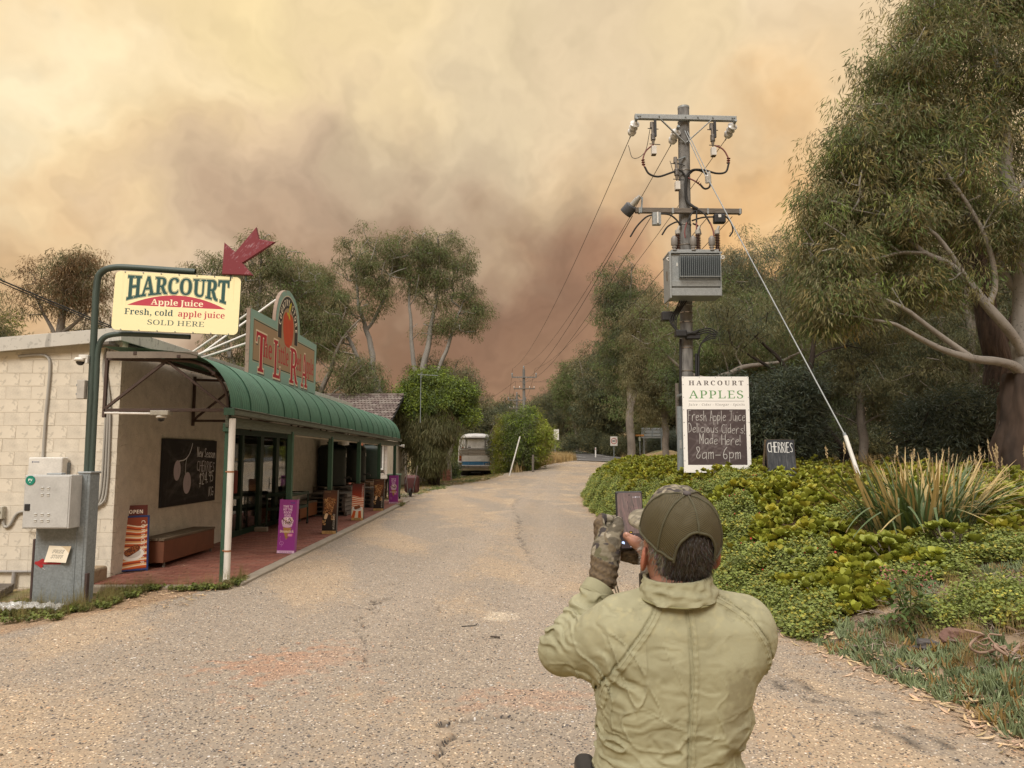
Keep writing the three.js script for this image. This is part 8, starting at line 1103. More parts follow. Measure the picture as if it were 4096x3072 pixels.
/* ---------- the man with the phone ---------- */
function nets(f, lo, hi, h) { // naive surface nets, skipping blocks that the field shows to be empty
  const n = [0, 1, 2].map((i) => Math.ceil((hi[i] - lo[i]) / h) + 1), [nx, ny, nz] = n, F = new Float32Array(nx * ny * nz), B = 4, rad = B * h * 0.9;
  for (let bz = 0; bz < nz; bz += B) for (let by = 0; by < ny; by += B) for (let bx = 0; bx < nx; bx += B) {
    const c = f(lo[0] + (bx + 1.5) * h, lo[1] + (by + 1.5) * h, lo[2] + (bz + 1.5) * h), skip = Math.abs(c) > rad * 1.35;
    for (let z = bz; z < Math.min(bz + B, nz); z++) for (let y = by; y < Math.min(by + B, ny); y++) for (let x = bx; x < Math.min(bx + B, nx); x++) F[(z * ny + y) * nx + x] = skip ? c : f(lo[0] + x * h, lo[1] + y * h, lo[2] + z * h);
  }
  const id = new Int32Array(nx * ny * nz).fill(-1), P = [], ix = [], at3 = (x, y, z) => (z * ny + y) * nx + x;
  const E = [[0, 1], [2, 3], [4, 5], [6, 7], [0, 2], [1, 3], [4, 6], [5, 7], [0, 4], [1, 5], [2, 6], [3, 7]];
  for (let z = 0; z < nz - 1; z++) for (let y = 0; y < ny - 1; y++) for (let x = 0; x < nx - 1; x++) {
    const v = []; let m = 0; for (let k = 0; k < 8; k++) { v[k] = F[at3(x + (k & 1), y + ((k >> 1) & 1), z + (k >> 2))]; if (v[k] < 0) m |= 1 << k; }
    if (m === 0 || m === 255) continue;
    let sx = 0, sy = 0, sz = 0, c = 0; for (const [a, b] of E) if ((v[a] < 0) !== (v[b] < 0)) { const t = v[a] / (v[a] - v[b]); sx += lerp(a & 1, b & 1, t); sy += lerp((a >> 1) & 1, (b >> 1) & 1, t); sz += lerp(a >> 2, b >> 2, t); c++; }
    id[at3(x, y, z)] = P.length / 3; P.push(lo[0] + (x + sx / c) * h, lo[1] + (y + sy / c) * h, lo[2] + (z + sz / c) * h);
  }
  const quad = (a, b, c, d, fl) => { if (a < 0 || b < 0 || c < 0 || d < 0) return; if (fl) ix.push(a, b, c, a, c, d); else ix.push(a, c, b, a, d, c); };
  for (let z = 1; z < nz - 1; z++) for (let y = 1; y < ny - 1; y++) for (let x = 1; x < nx - 1; x++) {
    const s = F[at3(x, y, z)] < 0;
    if (s !== F[at3(x + 1, y, z)] < 0) quad(id[at3(x, y - 1, z - 1)], id[at3(x, y, z - 1)], id[at3(x, y, z)], id[at3(x, y - 1, z)], s);
    if (s !== F[at3(x, y + 1, z)] < 0) quad(id[at3(x - 1, y, z - 1)], id[at3(x - 1, y, z)], id[at3(x, y, z)], id[at3(x, y, z - 1)], s);
    if (s !== F[at3(x, y, z + 1)] < 0) quad(id[at3(x - 1, y - 1, z)], id[at3(x, y - 1, z)], id[at3(x, y, z)], id[at3(x - 1, y, z)], s);
  }
  const N = new Float32Array(P.length), e = h * 0.6; for (let i = 0; i < P.length; i += 3) { const [x, y, z] = [P[i], P[i + 1], P[i + 2]], a = f(x + e, y, z) - f(x - e, y, z), b = f(x, y + e, z) - f(x, y - e, z), c = f(x, y, z + e) - f(x, y, z - e), l = Math.hypot(a, b, c) || 1; N[i] = a / l; N[i + 1] = b / l; N[i + 2] = c / l; }
  const g = new THREE.BufferGeometry(); g.setAttribute('position', new THREE.Float32BufferAttribute(P, 3)); g.setAttribute('normal', new THREE.BufferAttribute(N, 3)); g.setIndex(ix); return uvm(g);
}
const smin = (a, b, k) => { const h = Math.max(k - Math.abs(a - b), 0) / k; return Math.min(a, b) - h * h * k * 0.25; };
const cone = (x, y, z, a, b) => { const dx = b[0] - a[0], dy = b[1] - a[1], dz = b[2] - a[2], t = clamp(((x - a[0]) * dx + (y - a[1]) * dy + (z - a[2]) * dz) / (dx * dx + dy * dy + dz * dz)); return Math.hypot(x - a[0] - t * dx, y - a[1] - t * dy, z - a[2] - t * dz) - lerp(a[3], b[3], t); };
const ell = (x, y, z, c, r) => (Math.hypot((x - c[0]) / r[0], (y - c[1]) / r[1], (z - c[2]) / r[2]) - 1) * Math.min(...r);
const chain = (x, y, z, pts, k = 0.01) => { let d = 1e9; for (let i = 0; i < pts.length - 1; i++) d = i ? smin(d, cone(x, y, z, pts[i], pts[i + 1]), k) : cone(x, y, z, pts[0], pts[1]); return d; };
function paint(g, fn) { const p = g.attributes.position, c = new Float32Array(p.count * 3); for (let i = 0; i < p.count; i++) c.set(fn(p.getX(i), p.getY(i), p.getZ(i)), i * 3); g.setAttribute('color', new THREE.BufferAttribute(c, 3)); return g; }
{
  const base = [0.37, 0, -1.77], man = thing('person', 'man seen from behind in pale olive jacket, mesh cap and gloves, photographing with a phone', 'person', base);
  const put = (name, g, m) => obj(name, g.translate(-base[0], -base[1], -base[2]), m, man);
  const prof = [[0.86, .372, -1.775, .186, .135], [1.0, .37, -1.775, .178, .13], [1.16, .366, -1.772, .168, .126], [1.28, .378, -1.768, .18, .13], [1.38, .392, -1.762, .19, .126], [1.45, .398, -1.755, .16, .105], [1.52, .395, -1.748, .085, .07], [1.57, .394, -1.744, .055, .055]];
  const torso = (x, y, z, gr) => { let i = 0; while (i < prof.length - 2 && y > prof[i + 1][0]) i++; const t = clamp((y - prof[i][0]) / (prof[i + 1][0] - prof[i][0])), s = t * t * (3 - 2 * t) * 0.6 + t * 0.4, v = (k) => lerp(prof[i][k], prof[i + 1][k], s), a = v(3) + gr, b = v(4) + gr, dx = Math.abs(x - v(1)) / a, dz = Math.abs(z - v(2)) / b; return (Math.pow(Math.pow(dx, 2.5) + Math.pow(dz, 2.5), 0.4) - 1) * Math.min(a, b) * 0.9; };
  const LA = [[.262, 1.425, -1.765, .083], [.128, 1.368, -1.86, .06]], LF = [[.128, 1.368, -1.86, .058], [.232, 1.513, -1.932, .036]], RA = [[.55, 1.425, -1.772, .074], [.546, 1.335, -2.0, .058]], RF = [[.552, 1.335, -2.0, .058], [.42, 1.46, -1.975, .04]];
  // head frame: turned left and tipped back towards the phone
  const HM = new THREE.Matrix4().compose(new THREE.Vector3(.398, 1.655, -1.745), new THREE.Quaternion().setFromEuler(new THREE.Euler(0.34, 0.17, 0, 'YXZ')), new THREE.Vector3(1, 1, 1)), e = HM.clone().invert().elements;
  const loc = (x, y, z) => [e[0] * x + e[4] * y + e[8] * z + e[12], e[1] * x + e[5] * y + e[9] * z + e[13], e[2] * x + e[6] * y + e[10] * z + e[14]];
  const head = (x, y, z) => { const [a, b, c] = loc(x, y, z); let d = smin(ell(a, b, c, [0, 0.008, 0.004], [0.077, 0.09, 0.094]), ell(a, b, c, [0, -0.06, -0.032], [0.06, 0.068, 0.066]), 0.05); d = smin(d, cone(a, b, c, [0, -0.03, -0.09, .012], [0, -0.058, -0.108, .016]), 0.02); d = smin(d, ell(a, b, c, [0, -0.09, -0.088], [0.024, 0.01, 0.012]), 0.014); for (const s of [-1, 1]) { d = Math.max(d, -ell(a, b, c, [s * 0.032, -0.015, -0.1], [0.015, 0.009, 0.012])); d = smin(d, ell(a, b, c, [s * 0.032, -0.016, -0.083], [0.013, 0.012, 0.012]), 0.004); const q = s * a - 0.082, ear = Math.max(ell(q, b, c, [0.004 + 0.35 * (c - 0.004), -0.045, 0.012], [0.0075, 0.031, 0.019]), -ell(q, b, c, [0.012, -0.042, 0.004], [0.008, 0.02, 0.011])); d = smin(d, ear, 0.008); } return d; };
  const neck = (x, y, z) => cone(x, y, z, [.394, 1.48, -1.748, .066], [.394, 1.60, -1.752, .061]);
  const RTH = [[.378, 1.555, -1.925, .022], [.352, 1.6, -1.938, .0165], [.328, 1.622, -1.95, .0145], [.306, 1.637, -1.962, .0105]], RP = [[.412, 1.5, -1.96, .032], [.39, 1.56, -1.948, .034], [.382, 1.592, -1.955, .024]];
  const body = (x, y, z) => { let d = smin(torso(x, y, z, -0.02), neck(x, y, z), 0.04); d = smin(d, cone(x, y, z, [.27, 1.42, -1.765, .06], [.128, 1.368, -1.86, .042]), 0.03); d = Math.min(d, cone(x, y, z, [.128, 1.368, -1.86, .042], [.238, 1.522, -1.936, .0285])); d = Math.min(d, cone(x, y, z, [.238, 1.522, -1.936, .0285], [.262, 1.585, -1.965, .03])); d = smin(d, cone(x, y, z, [.55, 1.42, -1.772, .06], [.552, 1.335, -2.0, .042]), 0.03); d = Math.min(d, cone(x, y, z, [.552, 1.335, -2.0, .042], [.412, 1.5, -1.96, .03])); d = Math.max(d, 0.86 - y); for (const s of [-1, 1]) d = Math.min(d, cone(x, y, z, [.372 + s * .09, .9, -1.775, .08], [.372 + s * .11, .48, -1.775, .055]), cone(x, y, z, [.372 + s * .11, .48, -1.775, .055], [.372 + s * .12, .1, -1.765, .04])); return d; };
  const skin = (x, y, z) => { const n = 0.5 + 0.5 * fbm(x * 60, y * 60, z * 60, 3), [a, b, c] = y > 1.54 ? loc(x, y, z) : [0, 0, 0], ear = y > 1.54 && Math.abs(a) > 0.079 && Math.abs(c - 0.01) < 0.04 ? 1 : 0; return mix3(mix3([0.42, 0.215, 0.145], [0.36, 0.165, 0.11], n), [0.36, 0.11, 0.065], ear * 0.7); };
  const G1 = nets(body, [0.02, 0.02, -2.08], [0.72, 1.64, -1.58], 0.009), G2 = nets((x, y, z) => smin(head(x, y, z), Math.max(neck(x, y, z), 1.54 - y), 0.03), [.26, 1.5, -1.9], [.53, 1.8, -1.6], 0.0035), rh = (x, y, z) => smin(chain(x, y, z, RTH, 0.008), chain(x, y, z, RP, 0.01), 0.02), G3 = nets(rh, [.28, 1.46, -2.0], [.46, 1.65, -1.89], 0.0026);
  const nail = new THREE.SphereGeometry(1, 12, 8).scale(0.0062, 0.0085, 0.004).rotateZ(0.9).translate(.307, 1.641, -1.9525).toNonIndexed();
  const S = M([G1, G2, G3]); paint(S, skin); put('body', S, new THREE.MeshPhysicalMaterial({ color: 0xffffff, vertexColors: true, roughness: 0.55, bumpMap: T.bump, bumpScale: 0.0012 }));
  put('thumb_nail', nail, mat([0.5, 0.27, 0.2], 0.35));
  // jacket
  const segD = (p, pts) => { let m = 1e9, sd = 1; for (let i = 0; i < pts.length - 1; i++) { const [ax, ay] = pts[i], [bx, by] = pts[i + 1], t = clamp(((p[0] - ax) * (bx - ax) + (p[1] - ay) * (by - ay)) / ((bx - ax) ** 2 + (by - ay) ** 2)), d = Math.hypot(p[0] - ax - t * (bx - ax), p[1] - ay - t * (by - ay)); if (d < m) { m = d; sd = Math.sign((bx - ax) * (p[1] - ay) - (by - ay) * (p[0] - ax)); } } return m * sd; };
  const seamL = [[.338, 1.53], [.318, 1.492], [.278, 1.44], [.236, 1.385], [.206, 1.335], [.196, 1.29]], seamR = [[.456, 1.538], [.498, 1.516], [.546, 1.482], [.584, 1.43], [.604, 1.375], [.6, 1.33]], seamC = [[.392, 1.535], [.396, 1.46], [.394, 1.36], [.386, 1.25], [.382, 1.15], [.386, 0.8]];
  const fold = (x, y, z) => { // draped folds of the cloth itself
    const low = sstep(1.42, 1.2, y), w = fbm(x * 5 + 3, y * 9, z * 4, 3); let f = 0.0006 * fbm(x * 11, y * 24 + 4 * w, z * 9, 3) + 0.0022 * fbm(x * 4, y * 6 + 2 * w, z * 4, 2) + low * 0.006 * fbm(x * 2.4 + y * 2.0, y * 6 + 2 * w, 2, 2) + 0.004 * sstep(0.0, 0.7, 1 - Math.abs(y - 1.16 - 0.35 * (x - 0.3) - 0.02 * w) / 0.035) * low - 0.006 * sstep(0, 1, 1 - Math.abs(y - 1.205 + 0.45 * (x - 0.45)) / 0.03) * sstep(0.44, 0.5, x);
    const el = Math.hypot(x - .135, y - 1.385, z + 1.86); f += 0.006 * Math.sin((x * 1.0 + y * 1.9 + 0.12 * w) * 105) * (1 - sstep(0.04, 0.13, el)) * sstep(1.36, 1.41, y); const t = sstep(1.37, 1.5, y) * (x < 0.26 ? 1 : 0) * (z < -1.83 ? 1 : 0); f += t * 0.0045 * Math.sin((y * 1.3 + x * 0.5 + 0.06 * w) * 130); const rg = (s, u, v) => Math.max(0, 1 - Math.abs(noise3(u, v, s)) * 7) ** 2; f += 0.0035 * rg(3, x * 7 + y * 3, y * 8) * low + 0.004 * rg(8, x * 9, y * 6 + x * 8) * (1 - sstep(0.05, 0.2, Math.hypot(x - .22, y - 1.35))); const ar = (1 - sstep(0.02, 0.1, Math.hypot(x - .24, y - 1.36))) ; f += ar * 0.0035 * Math.sin((y + 0.8 * x + 0.05 * w) * 110); return f; };
  const jacket = (x, y, z) => {
    let d = torso(x, y, z, 0.0); d = smin(d, cone(x, y, z, [.392, 1.495, -1.748, .064], [.272, 1.452, -1.765, .062]), 0.03); d = smin(d, cone(x, y, z, [.392, 1.495, -1.748, .064], [.545, 1.456, -1.772, .06]), 0.03);
    d = smin(d, cone(x, y, z, LA[0], LA[1]), 0.055); d = smin(d, cone(x, y, z, RA[0], RA[1]), 0.05); d = smin(d, cone(x, y, z, LF[0], LF[1]), 0.02); d = smin(d, cone(x, y, z, RF[0], RF[1]), 0.02);
    if (d > 0.03 || d < -0.03) return d; d -= fold(x, y, z);
    if (z > -1.79) { const p = [x, y]; for (const [s, k] of [[seamL, 1], [seamR, -1], [seamC, 1]]) { const q = segD(p, s) * k; if (Math.abs(q) < 0.03) d += 0.0042 * Math.exp(-((q / 0.0032) ** 2)) - 0.0022 * sstep(0.001, 0.004, q) * (1 - sstep(0.014, 0.018, q)) * (0.9 + 0.25 * Math.sin(y * 420)); } }
    const cl = (x - LF[0][0]) * .104 + (y - LF[0][1]) * .145 + (z - LF[0][2]) * -.072; const cr = (x - RF[0][0]) * -.132 + (y - RF[0][1]) * .125 + (z - RF[0][2]) * .025;
    if (x < 0.3 && z < -1.84) { const over = cl / 0.1924 - 0.178; d = Math.max(d, over * 0.9); } if (z < -1.9 && x > 0.4) d = Math.max(d, cr / 0.1835 - 0.16);
    return Math.max(d, y - 1.54, 0.86 - y);
  };
  const JG = nets(jacket, [0.04, 0.85, -2.09], [0.67, 1.56, -1.6], 0.0042);
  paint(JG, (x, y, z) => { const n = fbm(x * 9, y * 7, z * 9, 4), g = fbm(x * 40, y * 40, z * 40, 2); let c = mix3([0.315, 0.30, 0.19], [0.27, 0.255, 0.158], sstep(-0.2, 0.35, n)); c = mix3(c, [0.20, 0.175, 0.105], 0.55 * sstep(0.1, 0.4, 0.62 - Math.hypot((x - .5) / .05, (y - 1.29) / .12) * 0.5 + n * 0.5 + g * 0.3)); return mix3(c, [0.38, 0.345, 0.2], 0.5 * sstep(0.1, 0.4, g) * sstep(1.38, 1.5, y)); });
  put('jacket', JG, new THREE.MeshPhysicalMaterial({ color: 0xffffff, vertexColors: true, roughness: 0.9, sheen: 0.2, sheenRoughness: 0.8, bumpMap: T.weave, bumpScale: 0.0006 }));
  const onBack = (x, y) => { let z = -1.55; for (let k = 0; k < 60; k++) { const d = jacket(x, y, z); if (d < 0.0004) break; z -= Math.max(0.0006, d * 0.7); } return z; };
  const seamLine = (pts, off, r, m, nm) => { const c = new THREE.CatmullRomCurve3(pts.map((p) => new THREE.Vector3(p[0], p[1], 0))), o = []; for (let i = 0; i <= 60; i++) { const p = c.getPoint(i / 60), t = c.getTangent(i / 60), x = p.x - t.y * off, y = p.y + t.x * off, z = onBack(x, y); if (z < -1.86) break; o.push([x, y, z + r * 0.15]); } if (o.length > 3) put(nm, pipe(o, r, 140, 5), m); };
  const thr = mat([0.19, 0.18, 0.105], 0.95), thr2 = mat([0.33, 0.31, 0.19], 0.95);
  for (const [s, k] of [[seamL, 1], [seamR, -1], [seamC.map((p) => [p[0], Math.max(p[1], 0.9)]), 1]]) { seamLine(s, 0, 0.0011, thr, 'seam'); seamLine(s, 0.004 * k, 0.0008, thr2, 'stitching'); seamLine(s, 0.0125 * k, 0.0008, thr2, 'stitching'); }
  const clothM = mat([0.30, 0.285, 0.178], 0.9, { bumpMap: T.weave, bumpScale: 0.0006, side: THREE.DoubleSide });
  { // standing collar, with thickness and crumple
    const P = [], ix = [], na = 90, nh = 12; const ring = (s) => { for (let i = 0; i <= na; i++) for (let j = 0; j <= nh; j++) { const a = lerp(-2.55, 2.5, i / na), t = j / nh, sg = Math.sin(a), fl = 0.004 * Math.sin(t * 9 + 2 * noise3(a * 1.3, 1, 3)) * (1 - t) + 0.0035 * noise3(a * 2.5, t * 3, 5) + 0.006 * Math.exp(-(((t - 0.45 + 0.12 * Math.sin(a * 2)) / 0.1) ** 2)) * (Math.abs(a) < 1.4 ? 1 : 0.4), r = lerp(1.13, 0.93, t), x = .388 + sg * (0.079 * r + fl + s), z = -1.737 + Math.cos(a) * (0.077 * r + fl + s), y = 1.519 + t * 0.046 + (1 - Math.cos(a)) * 0.006 + sg * 0.004 - 0.006 * Math.max(0, Math.cos(a)) * (1 - t); P.push(x, y, z); } }; ring(0.003); ring(-0.003);
    const w = nh + 1, o = (na + 1) * w, q = (a, b, c, d) => ix.push(a, b, c, a, c, d); for (let i = 0; i < na; i++) { for (let j = 0; j < nh; j++) { const k = i * w + j; q(k, k + w, k + w + 1, k + 1); q(o + k, o + k + 1, o + k + w + 1, o + k + w); } const t = i * w + nh; q(t, t + w, o + t + w, o + t); } for (const i of [0, na]) for (let j = 0; j < nh; j++) { const k = i * w + j; q(k, k + 1, o + k + 1, o + k); }
    const g = new THREE.BufferGeometry(); g.setAttribute('position', new THREE.Float32BufferAttribute(P, 3)); g.setIndex(ix); g.computeVertexNormals(); put('collar', uvm(g), clothM);
    const cs = []; for (let i = 0; i <= 30; i++) { const a = lerp(-1.7, 1.7, i / 30); cs.push([.388 + Math.sin(a) * 0.0905, 1.518 + (1 - Math.cos(a)) * 0.006 - 0.006 * Math.max(0, Math.cos(a)), -1.737 + Math.cos(a) * 0.0885]); } put('collar_seam', pipe(cs, 0.0022, 60, 6), mat([0.2, 0.185, 0.09], 0.9));
    const cf = (t) => LF[0].map((v, i) => (i < 3 ? lerp(v, LF[1][i], t) : 0)); put('cuff', M([rod(cf(0.83), cf(0.985), 0.0435, 28, 0.041), rod(cf(0.8), cf(0.84), 0.0428, 28, 0.0445)]), clothM);
  }
  // hair: a short cap of hair and loose strands
  const hairF = (x, y, z) => { const [a, b, c] = loc(x, y, z); let d = ell(a, b, c, [0, 0.008, 0.007], [0.081, 0.095, 0.0965]); d = smin(d, ell(a, b, c, [0, -0.055, 0.045], [0.06, 0.045, 0.042]), 0.02) - 0.0022 * noise3(a * 160, b * 30, c * 160); const line = -0.083 + 0.9 * Math.max(0, 0.045 - c) + 0.004 * noise3(a * 80, 2, c * 80); return Math.max(d, line - b, b - 0.075, (Math.abs(a) > 0.07 ? 0.022 : 0.0) - c - 0.02); };
  const HG = nets(hairF, [.29, 1.53, -1.85], [.51, 1.76, -1.62], 0.003), hcol = (x, y, z) => { const [a, b, c] = loc(x, y, z), s = sstep(0.045, 0.078, Math.abs(a) + 0.012 * noise3(a * 60, b * 20, c * 60) + (b < -0.06 ? 0.012 : 0)), n = 0.6 + 0.8 * Math.abs(noise3(a * 170, b * 25, c * 170)); return mix3([0.03, 0.023, 0.019], [0.22, 0.195, 0.17], s * 0.85).map((k) => k * n); };
  paint(HG, hcol); put('hair', HG, mat([1, 1, 1], 0.55, { vertexColors: true }));
  const q = rngOf(404), rq = (a, b) => a + (b - a) * q();
  const strands = (name, n, pick, len) => { const P = [], C = []; for (let i = 0; i < n; i++) { const s = pick(); if (!s) continue; const [p, d, col] = s, w = V(d).cross(V([q() - .5, q() - .5, q() - .5])).normalize().multiplyScalar(0.0006), L = len * rq(0.5, 1.2); P.push(p[0] - w.x, p[1] - w.y, p[2] - w.z, p[0] + w.x, p[1] + w.y, p[2] + w.z, p[0] + d[0] * L, p[1] + d[1] * L, p[2] + d[2] * L); for (let k = 0; k < 3; k++) C.push(...col); } const g = new THREE.BufferGeometry(); g.setAttribute('position', new THREE.Float32BufferAttribute(P, 3)); g.setAttribute('color', new THREE.Float32BufferAttribute(C, 3)); g.computeVertexNormals(); const o = put(name, uvm(g), mat([1, 1, 1], 0.6, { vertexColors: true, side: THREE.DoubleSide })); o.userData.kind = 'stuff'; };
  const hp = HG.attributes.position, hn = HG.attributes.normal; // these are already in the man's own frame
  const back = (i) => [hp.getX(i) + base[0], hp.getY(i) + base[1], hp.getZ(i) + base[2]];
  const W0 = (p) => [p[0] - base[0], p[1] - base[1], p[2] - base[2]];
  { const keep = put; const strandsAt = (name, n, pick, len) => { strands(name, n, pick, len); };
    strandsAt('hair_strands', 5200, () => { const i = Math.floor(q() * hp.count), p = back(i); return [p, V([hn.getX(i) * 0.45 + rq(-.25, .25), -0.8 + rq(-.2, .2), hn.getZ(i) * 0.45 + rq(-.25, .25)]).normalize().toArray(), hcol(...p).map((k) => k * rq(0.8, 1.7))]; }, 0.017);
    strandsAt('beard', 2600, () => { const s = q() < 0.7 ? -1 : 1, a = s * rq(0.035, 0.072), b = rq(-0.125, -0.03), c = rq(-0.075, -0.005), w = V([a, b, c]).applyMatrix4(HM).toArray(); let d = head(...w); if (Math.abs(d) > 0.012) return null; const o = V([s * 0.75 + rq(-.3, .3), -0.6 + rq(-.3, .3), -0.1 + rq(-.3, .3)]).transformDirection(HM).toArray(); const g = rq(0.2, 0.5); return [w, o, [g, g * 0.93, g * 0.84]]; }, 0.012); }
  // cap
  const AX = 0.0915, AZ = 0.107, rimT = (ph) => { const k = Math.abs(Math.abs(ph) - Math.PI) / 0.56; return k < 1 ? 1 - 0.36 * Math.sqrt(1 - k * k) : 1; };
  const capP = (ph, t, r = 0) => { const u = t * Math.PI / 2, rho = Math.pow(Math.sin(u), 0.82), eta = Math.pow(Math.max(0, Math.cos(u)), 0.8), fr = sstep(1.25, 0.5, Math.abs(ph)); const bk = sstep(1.6, 2.8, Math.abs(ph)); return new THREE.Vector3((AX + r) * Math.sin(ph) * rho, 0.004 - 0.018 * t * bk + (0.112 + 0.014 * fr * Math.sin(u * 1.6) + r) * eta + 0.0022 * noise3(ph * 2.5, t * 4, 2), -(AZ + r + 0.008 * fr) * Math.cos(ph) * rho + 0.012 * (1 - t)); };
  const capGrid = (p0, p1, n, m, r = 0) => { const P = [], U = [], ix = []; for (let s = 0; s < 2; s++) for (let i = 0; i <= n; i++) for (let j = 0; j <= m; j++) { const ph = lerp(p0, p1, i / n), t = lerp(0.02, 1, j / m) * rimT(ph), v = capP(ph, t, r - s * 0.0015).applyMatrix4(HM); P.push(v.x, v.y, v.z); U.push((ph - (p0 + p1) / 2) * 0.09 * Math.sin(t * 1.5), t * 0.15); } const w = m + 1, o = (n + 1) * w; for (let i = 0; i < n; i++) for (let j = 0; j < m; j++) { const k = i * w + j; ix.push(k, k + w, k + 1, k + 1, k + w, k + w + 1, o + k, o + k + 1, o + k + w, o + k + 1, o + k + w + 1, o + k + w); } for (let i = 0; i < n; i++) { const k = i * w + m; ix.push(k, k + w, o + k, o + k, k + w, o + k + w); } const g = new THREE.BufferGeometry(); g.setAttribute('position', new THREE.Float32BufferAttribute(P, 3)); g.setAttribute('uv', new THREE.Float32BufferAttribute(U, 2)); g.setIndex(ix); g.computeVertexNormals(); return g; };
  const camoC = [[0.17, 0.145, 0.10], [0.095, 0.08, 0.056], [0.04, 0.032, 0.03], [0.27, 0.235, 0.175], [0.11, 0.1, 0.055]];
  const camo = (x, y, z, s = 1) => { const a = noise3(x * 26 * s, y * 42 * s, z * 26 * s), b = noise3(x * 34 * s + 7, y * 50 * s, z * 34 * s), c = noise3(x * 45 * s, y * 30 * s + 9, z * 45 * s); return c > 0.52 ? camoC[3] : b > 0.38 ? camoC[2] : a > 0.2 ? camoC[1] : a < -0.45 ? camoC[4] : camoC[0]; };
  const netTex = canvasTex(512, 512, (c, W, H) => { c.fillStyle = '#6d6440'; c.fillRect(0, 0, W, H); for (let j = 0; j < 24; j++) for (let i = 0; i < 40; i++) { c.fillStyle = j % 3 ? '#2e2a1d' : '#3a3524'; c.beginPath(); c.ellipse((i + (j % 2) * 0.5) * W / 40, (j + 0.5) * H / 24, 5.2, 5.6, 0, 0, 7); c.fill(); } }, true, 1); netTex.wrapS = netTex.wrapT = THREE.RepeatWrapping; netTex.repeat.set(12, 12);
  const netM = [0.5, -0.5, 0.35, -0.35].map((a) => { const t = netTex.clone(); t.rotation = a; t.needsUpdate = true; return mat([0.48, 0.45, 0.4], 0.8, { map: t, bumpMap: t, bumpScale: 0.0008, side: THREE.DoubleSide }); });
  const camoM = mat([1, 1, 1], 0.85, { vertexColors: true, side: THREE.DoubleSide, bumpMap: T.weave, bumpScale: 0.0004 });
  const cap = (name, g, m) => put(name, g, m), b1 = 1.15, b2 = 2.15;
  cap('front_panel', paint(capGrid(-b1, b1, 60, 40), (x, y, z) => camo(x, y, z)), camoM);
  [[b1, b2], [-b2, -b1], [b2, Math.PI], [-Math.PI, -b2]].forEach(([a, b], i) => cap('mesh_panel', capGrid(a, b, 34, 44), netM[i]));
  const tapeM = mat([0.068, 0.062, 0.033], 0.85, { bumpMap: T.weave, bumpScale: 0.0004, side: THREE.DoubleSide });
  for (const ph of [b1, -b1, b2, -b2, Math.PI]) { const pts = []; for (let j = 0; j <= 16; j++) pts.push(capP(ph, lerp(0.05, 0.995, j / 16) * rimT(ph), 0.0008).applyMatrix4(HM).toArray()); cap('seam_tape', pipe(pts, 0.0026, 40, 6), tapeM); }
  { const pts = []; for (let j = 0; j <= 40; j++) { const ph = lerp(Math.PI - 0.56, Math.PI + 0.56, j / 40), w = ph > Math.PI ? ph - 2 * Math.PI : ph; pts.push(capP(w, rimT(w), 0.0008).applyMatrix4(HM).toArray()); } cap('arch_binding', pipe(pts, 0.003, 70, 7), tapeM);
    for (const s of [-1, 1]) { const b = []; for (let j = 0; j <= 20; j++) b.push(capP(s * lerp(1.1, Math.PI - 0.56, j / 20), 0.985, 0.0008).applyMatrix4(HM).toArray()); cap('rim_binding', pipe(b, 0.0032, 40, 6), tapeM); } }
  cap('button', new THREE.SphereGeometry(0.0095, 16, 10).scale(1, 0.6, 1).applyMatrix4(new THREE.Matrix4().makeTranslation(0, 0.119, 0.012)).applyMatrix4(HM), mat([0.075, 0.062, 0.06], 0.8));
  { const P = [], ix = [], n = 40, m = 12; for (let s = 0; s < 2; s++) for (let i = 0; i <= n; i++) for (let j = 0; j <= m; j++) { const u = lerp(-1, 1, i / n), v = j / m, a = capP(u * 1.12, 0.985), L = 0.07 * Math.pow(Math.max(0, 1 - Math.abs(u) ** 2.6), 0.5), dx = Math.sin(u * 0.75) * 0.65; const w = new THREE.Vector3(a.x + v * L * dx, a.y + 0.004 - 0.2 * L * v * v - 0.012 * u * u * v - s * 0.003, a.z - v * L).applyMatrix4(HM); P.push(w.x, w.y, w.z); } const w = m + 1, o = (n + 1) * w; for (let i = 0; i < n; i++) { for (let j = 0; j < m; j++) { const k = i * w + j; ix.push(k, k + 1, k + w, k + 1, k + w + 1, k + w, o + k, o + k + w, o + k + 1, o + k + 1, o + k + w, o + k + w + 1); } const k = i * w + m; ix.push(k, o + k, k + w, o + k, o + k + w, k + w); } const g = new THREE.BufferGeometry(); g.setAttribute('position', new THREE.Float32BufferAttribute(P, 3)); g.setIndex(ix); g.computeVertexNormals(); cap('brim', uvm(paint(g, (x, y, z) => mix3(camo(x, y, z, 0.7), [0.27, 0.235, 0.16], 0.35))), camoM); }
  // gloves: the left one grips the phone's edge, the right one holds it from below with its thumb bare
  const fing = (y, r) => [[.25, y - 0.03, -1.985, r + .002], [.238, y, -2.006, r + .001], [.252, y + 0.012, -2.034, r], [.292, y + 0.008, -2.034, r - .001], [.318, y + 0.004, -2.028, r - .002]];
  const LT = [[.256, 1.585, -1.952, .021], [.272, 1.625, -1.962, .0185], [.284, 1.655, -1.976, .0155], [.289, 1.674, -1.989, .0125]];
  const FI = [fing(1.666, .0125), fing(1.645, .0125), fing(1.624, .012), fing(1.605, .011)];
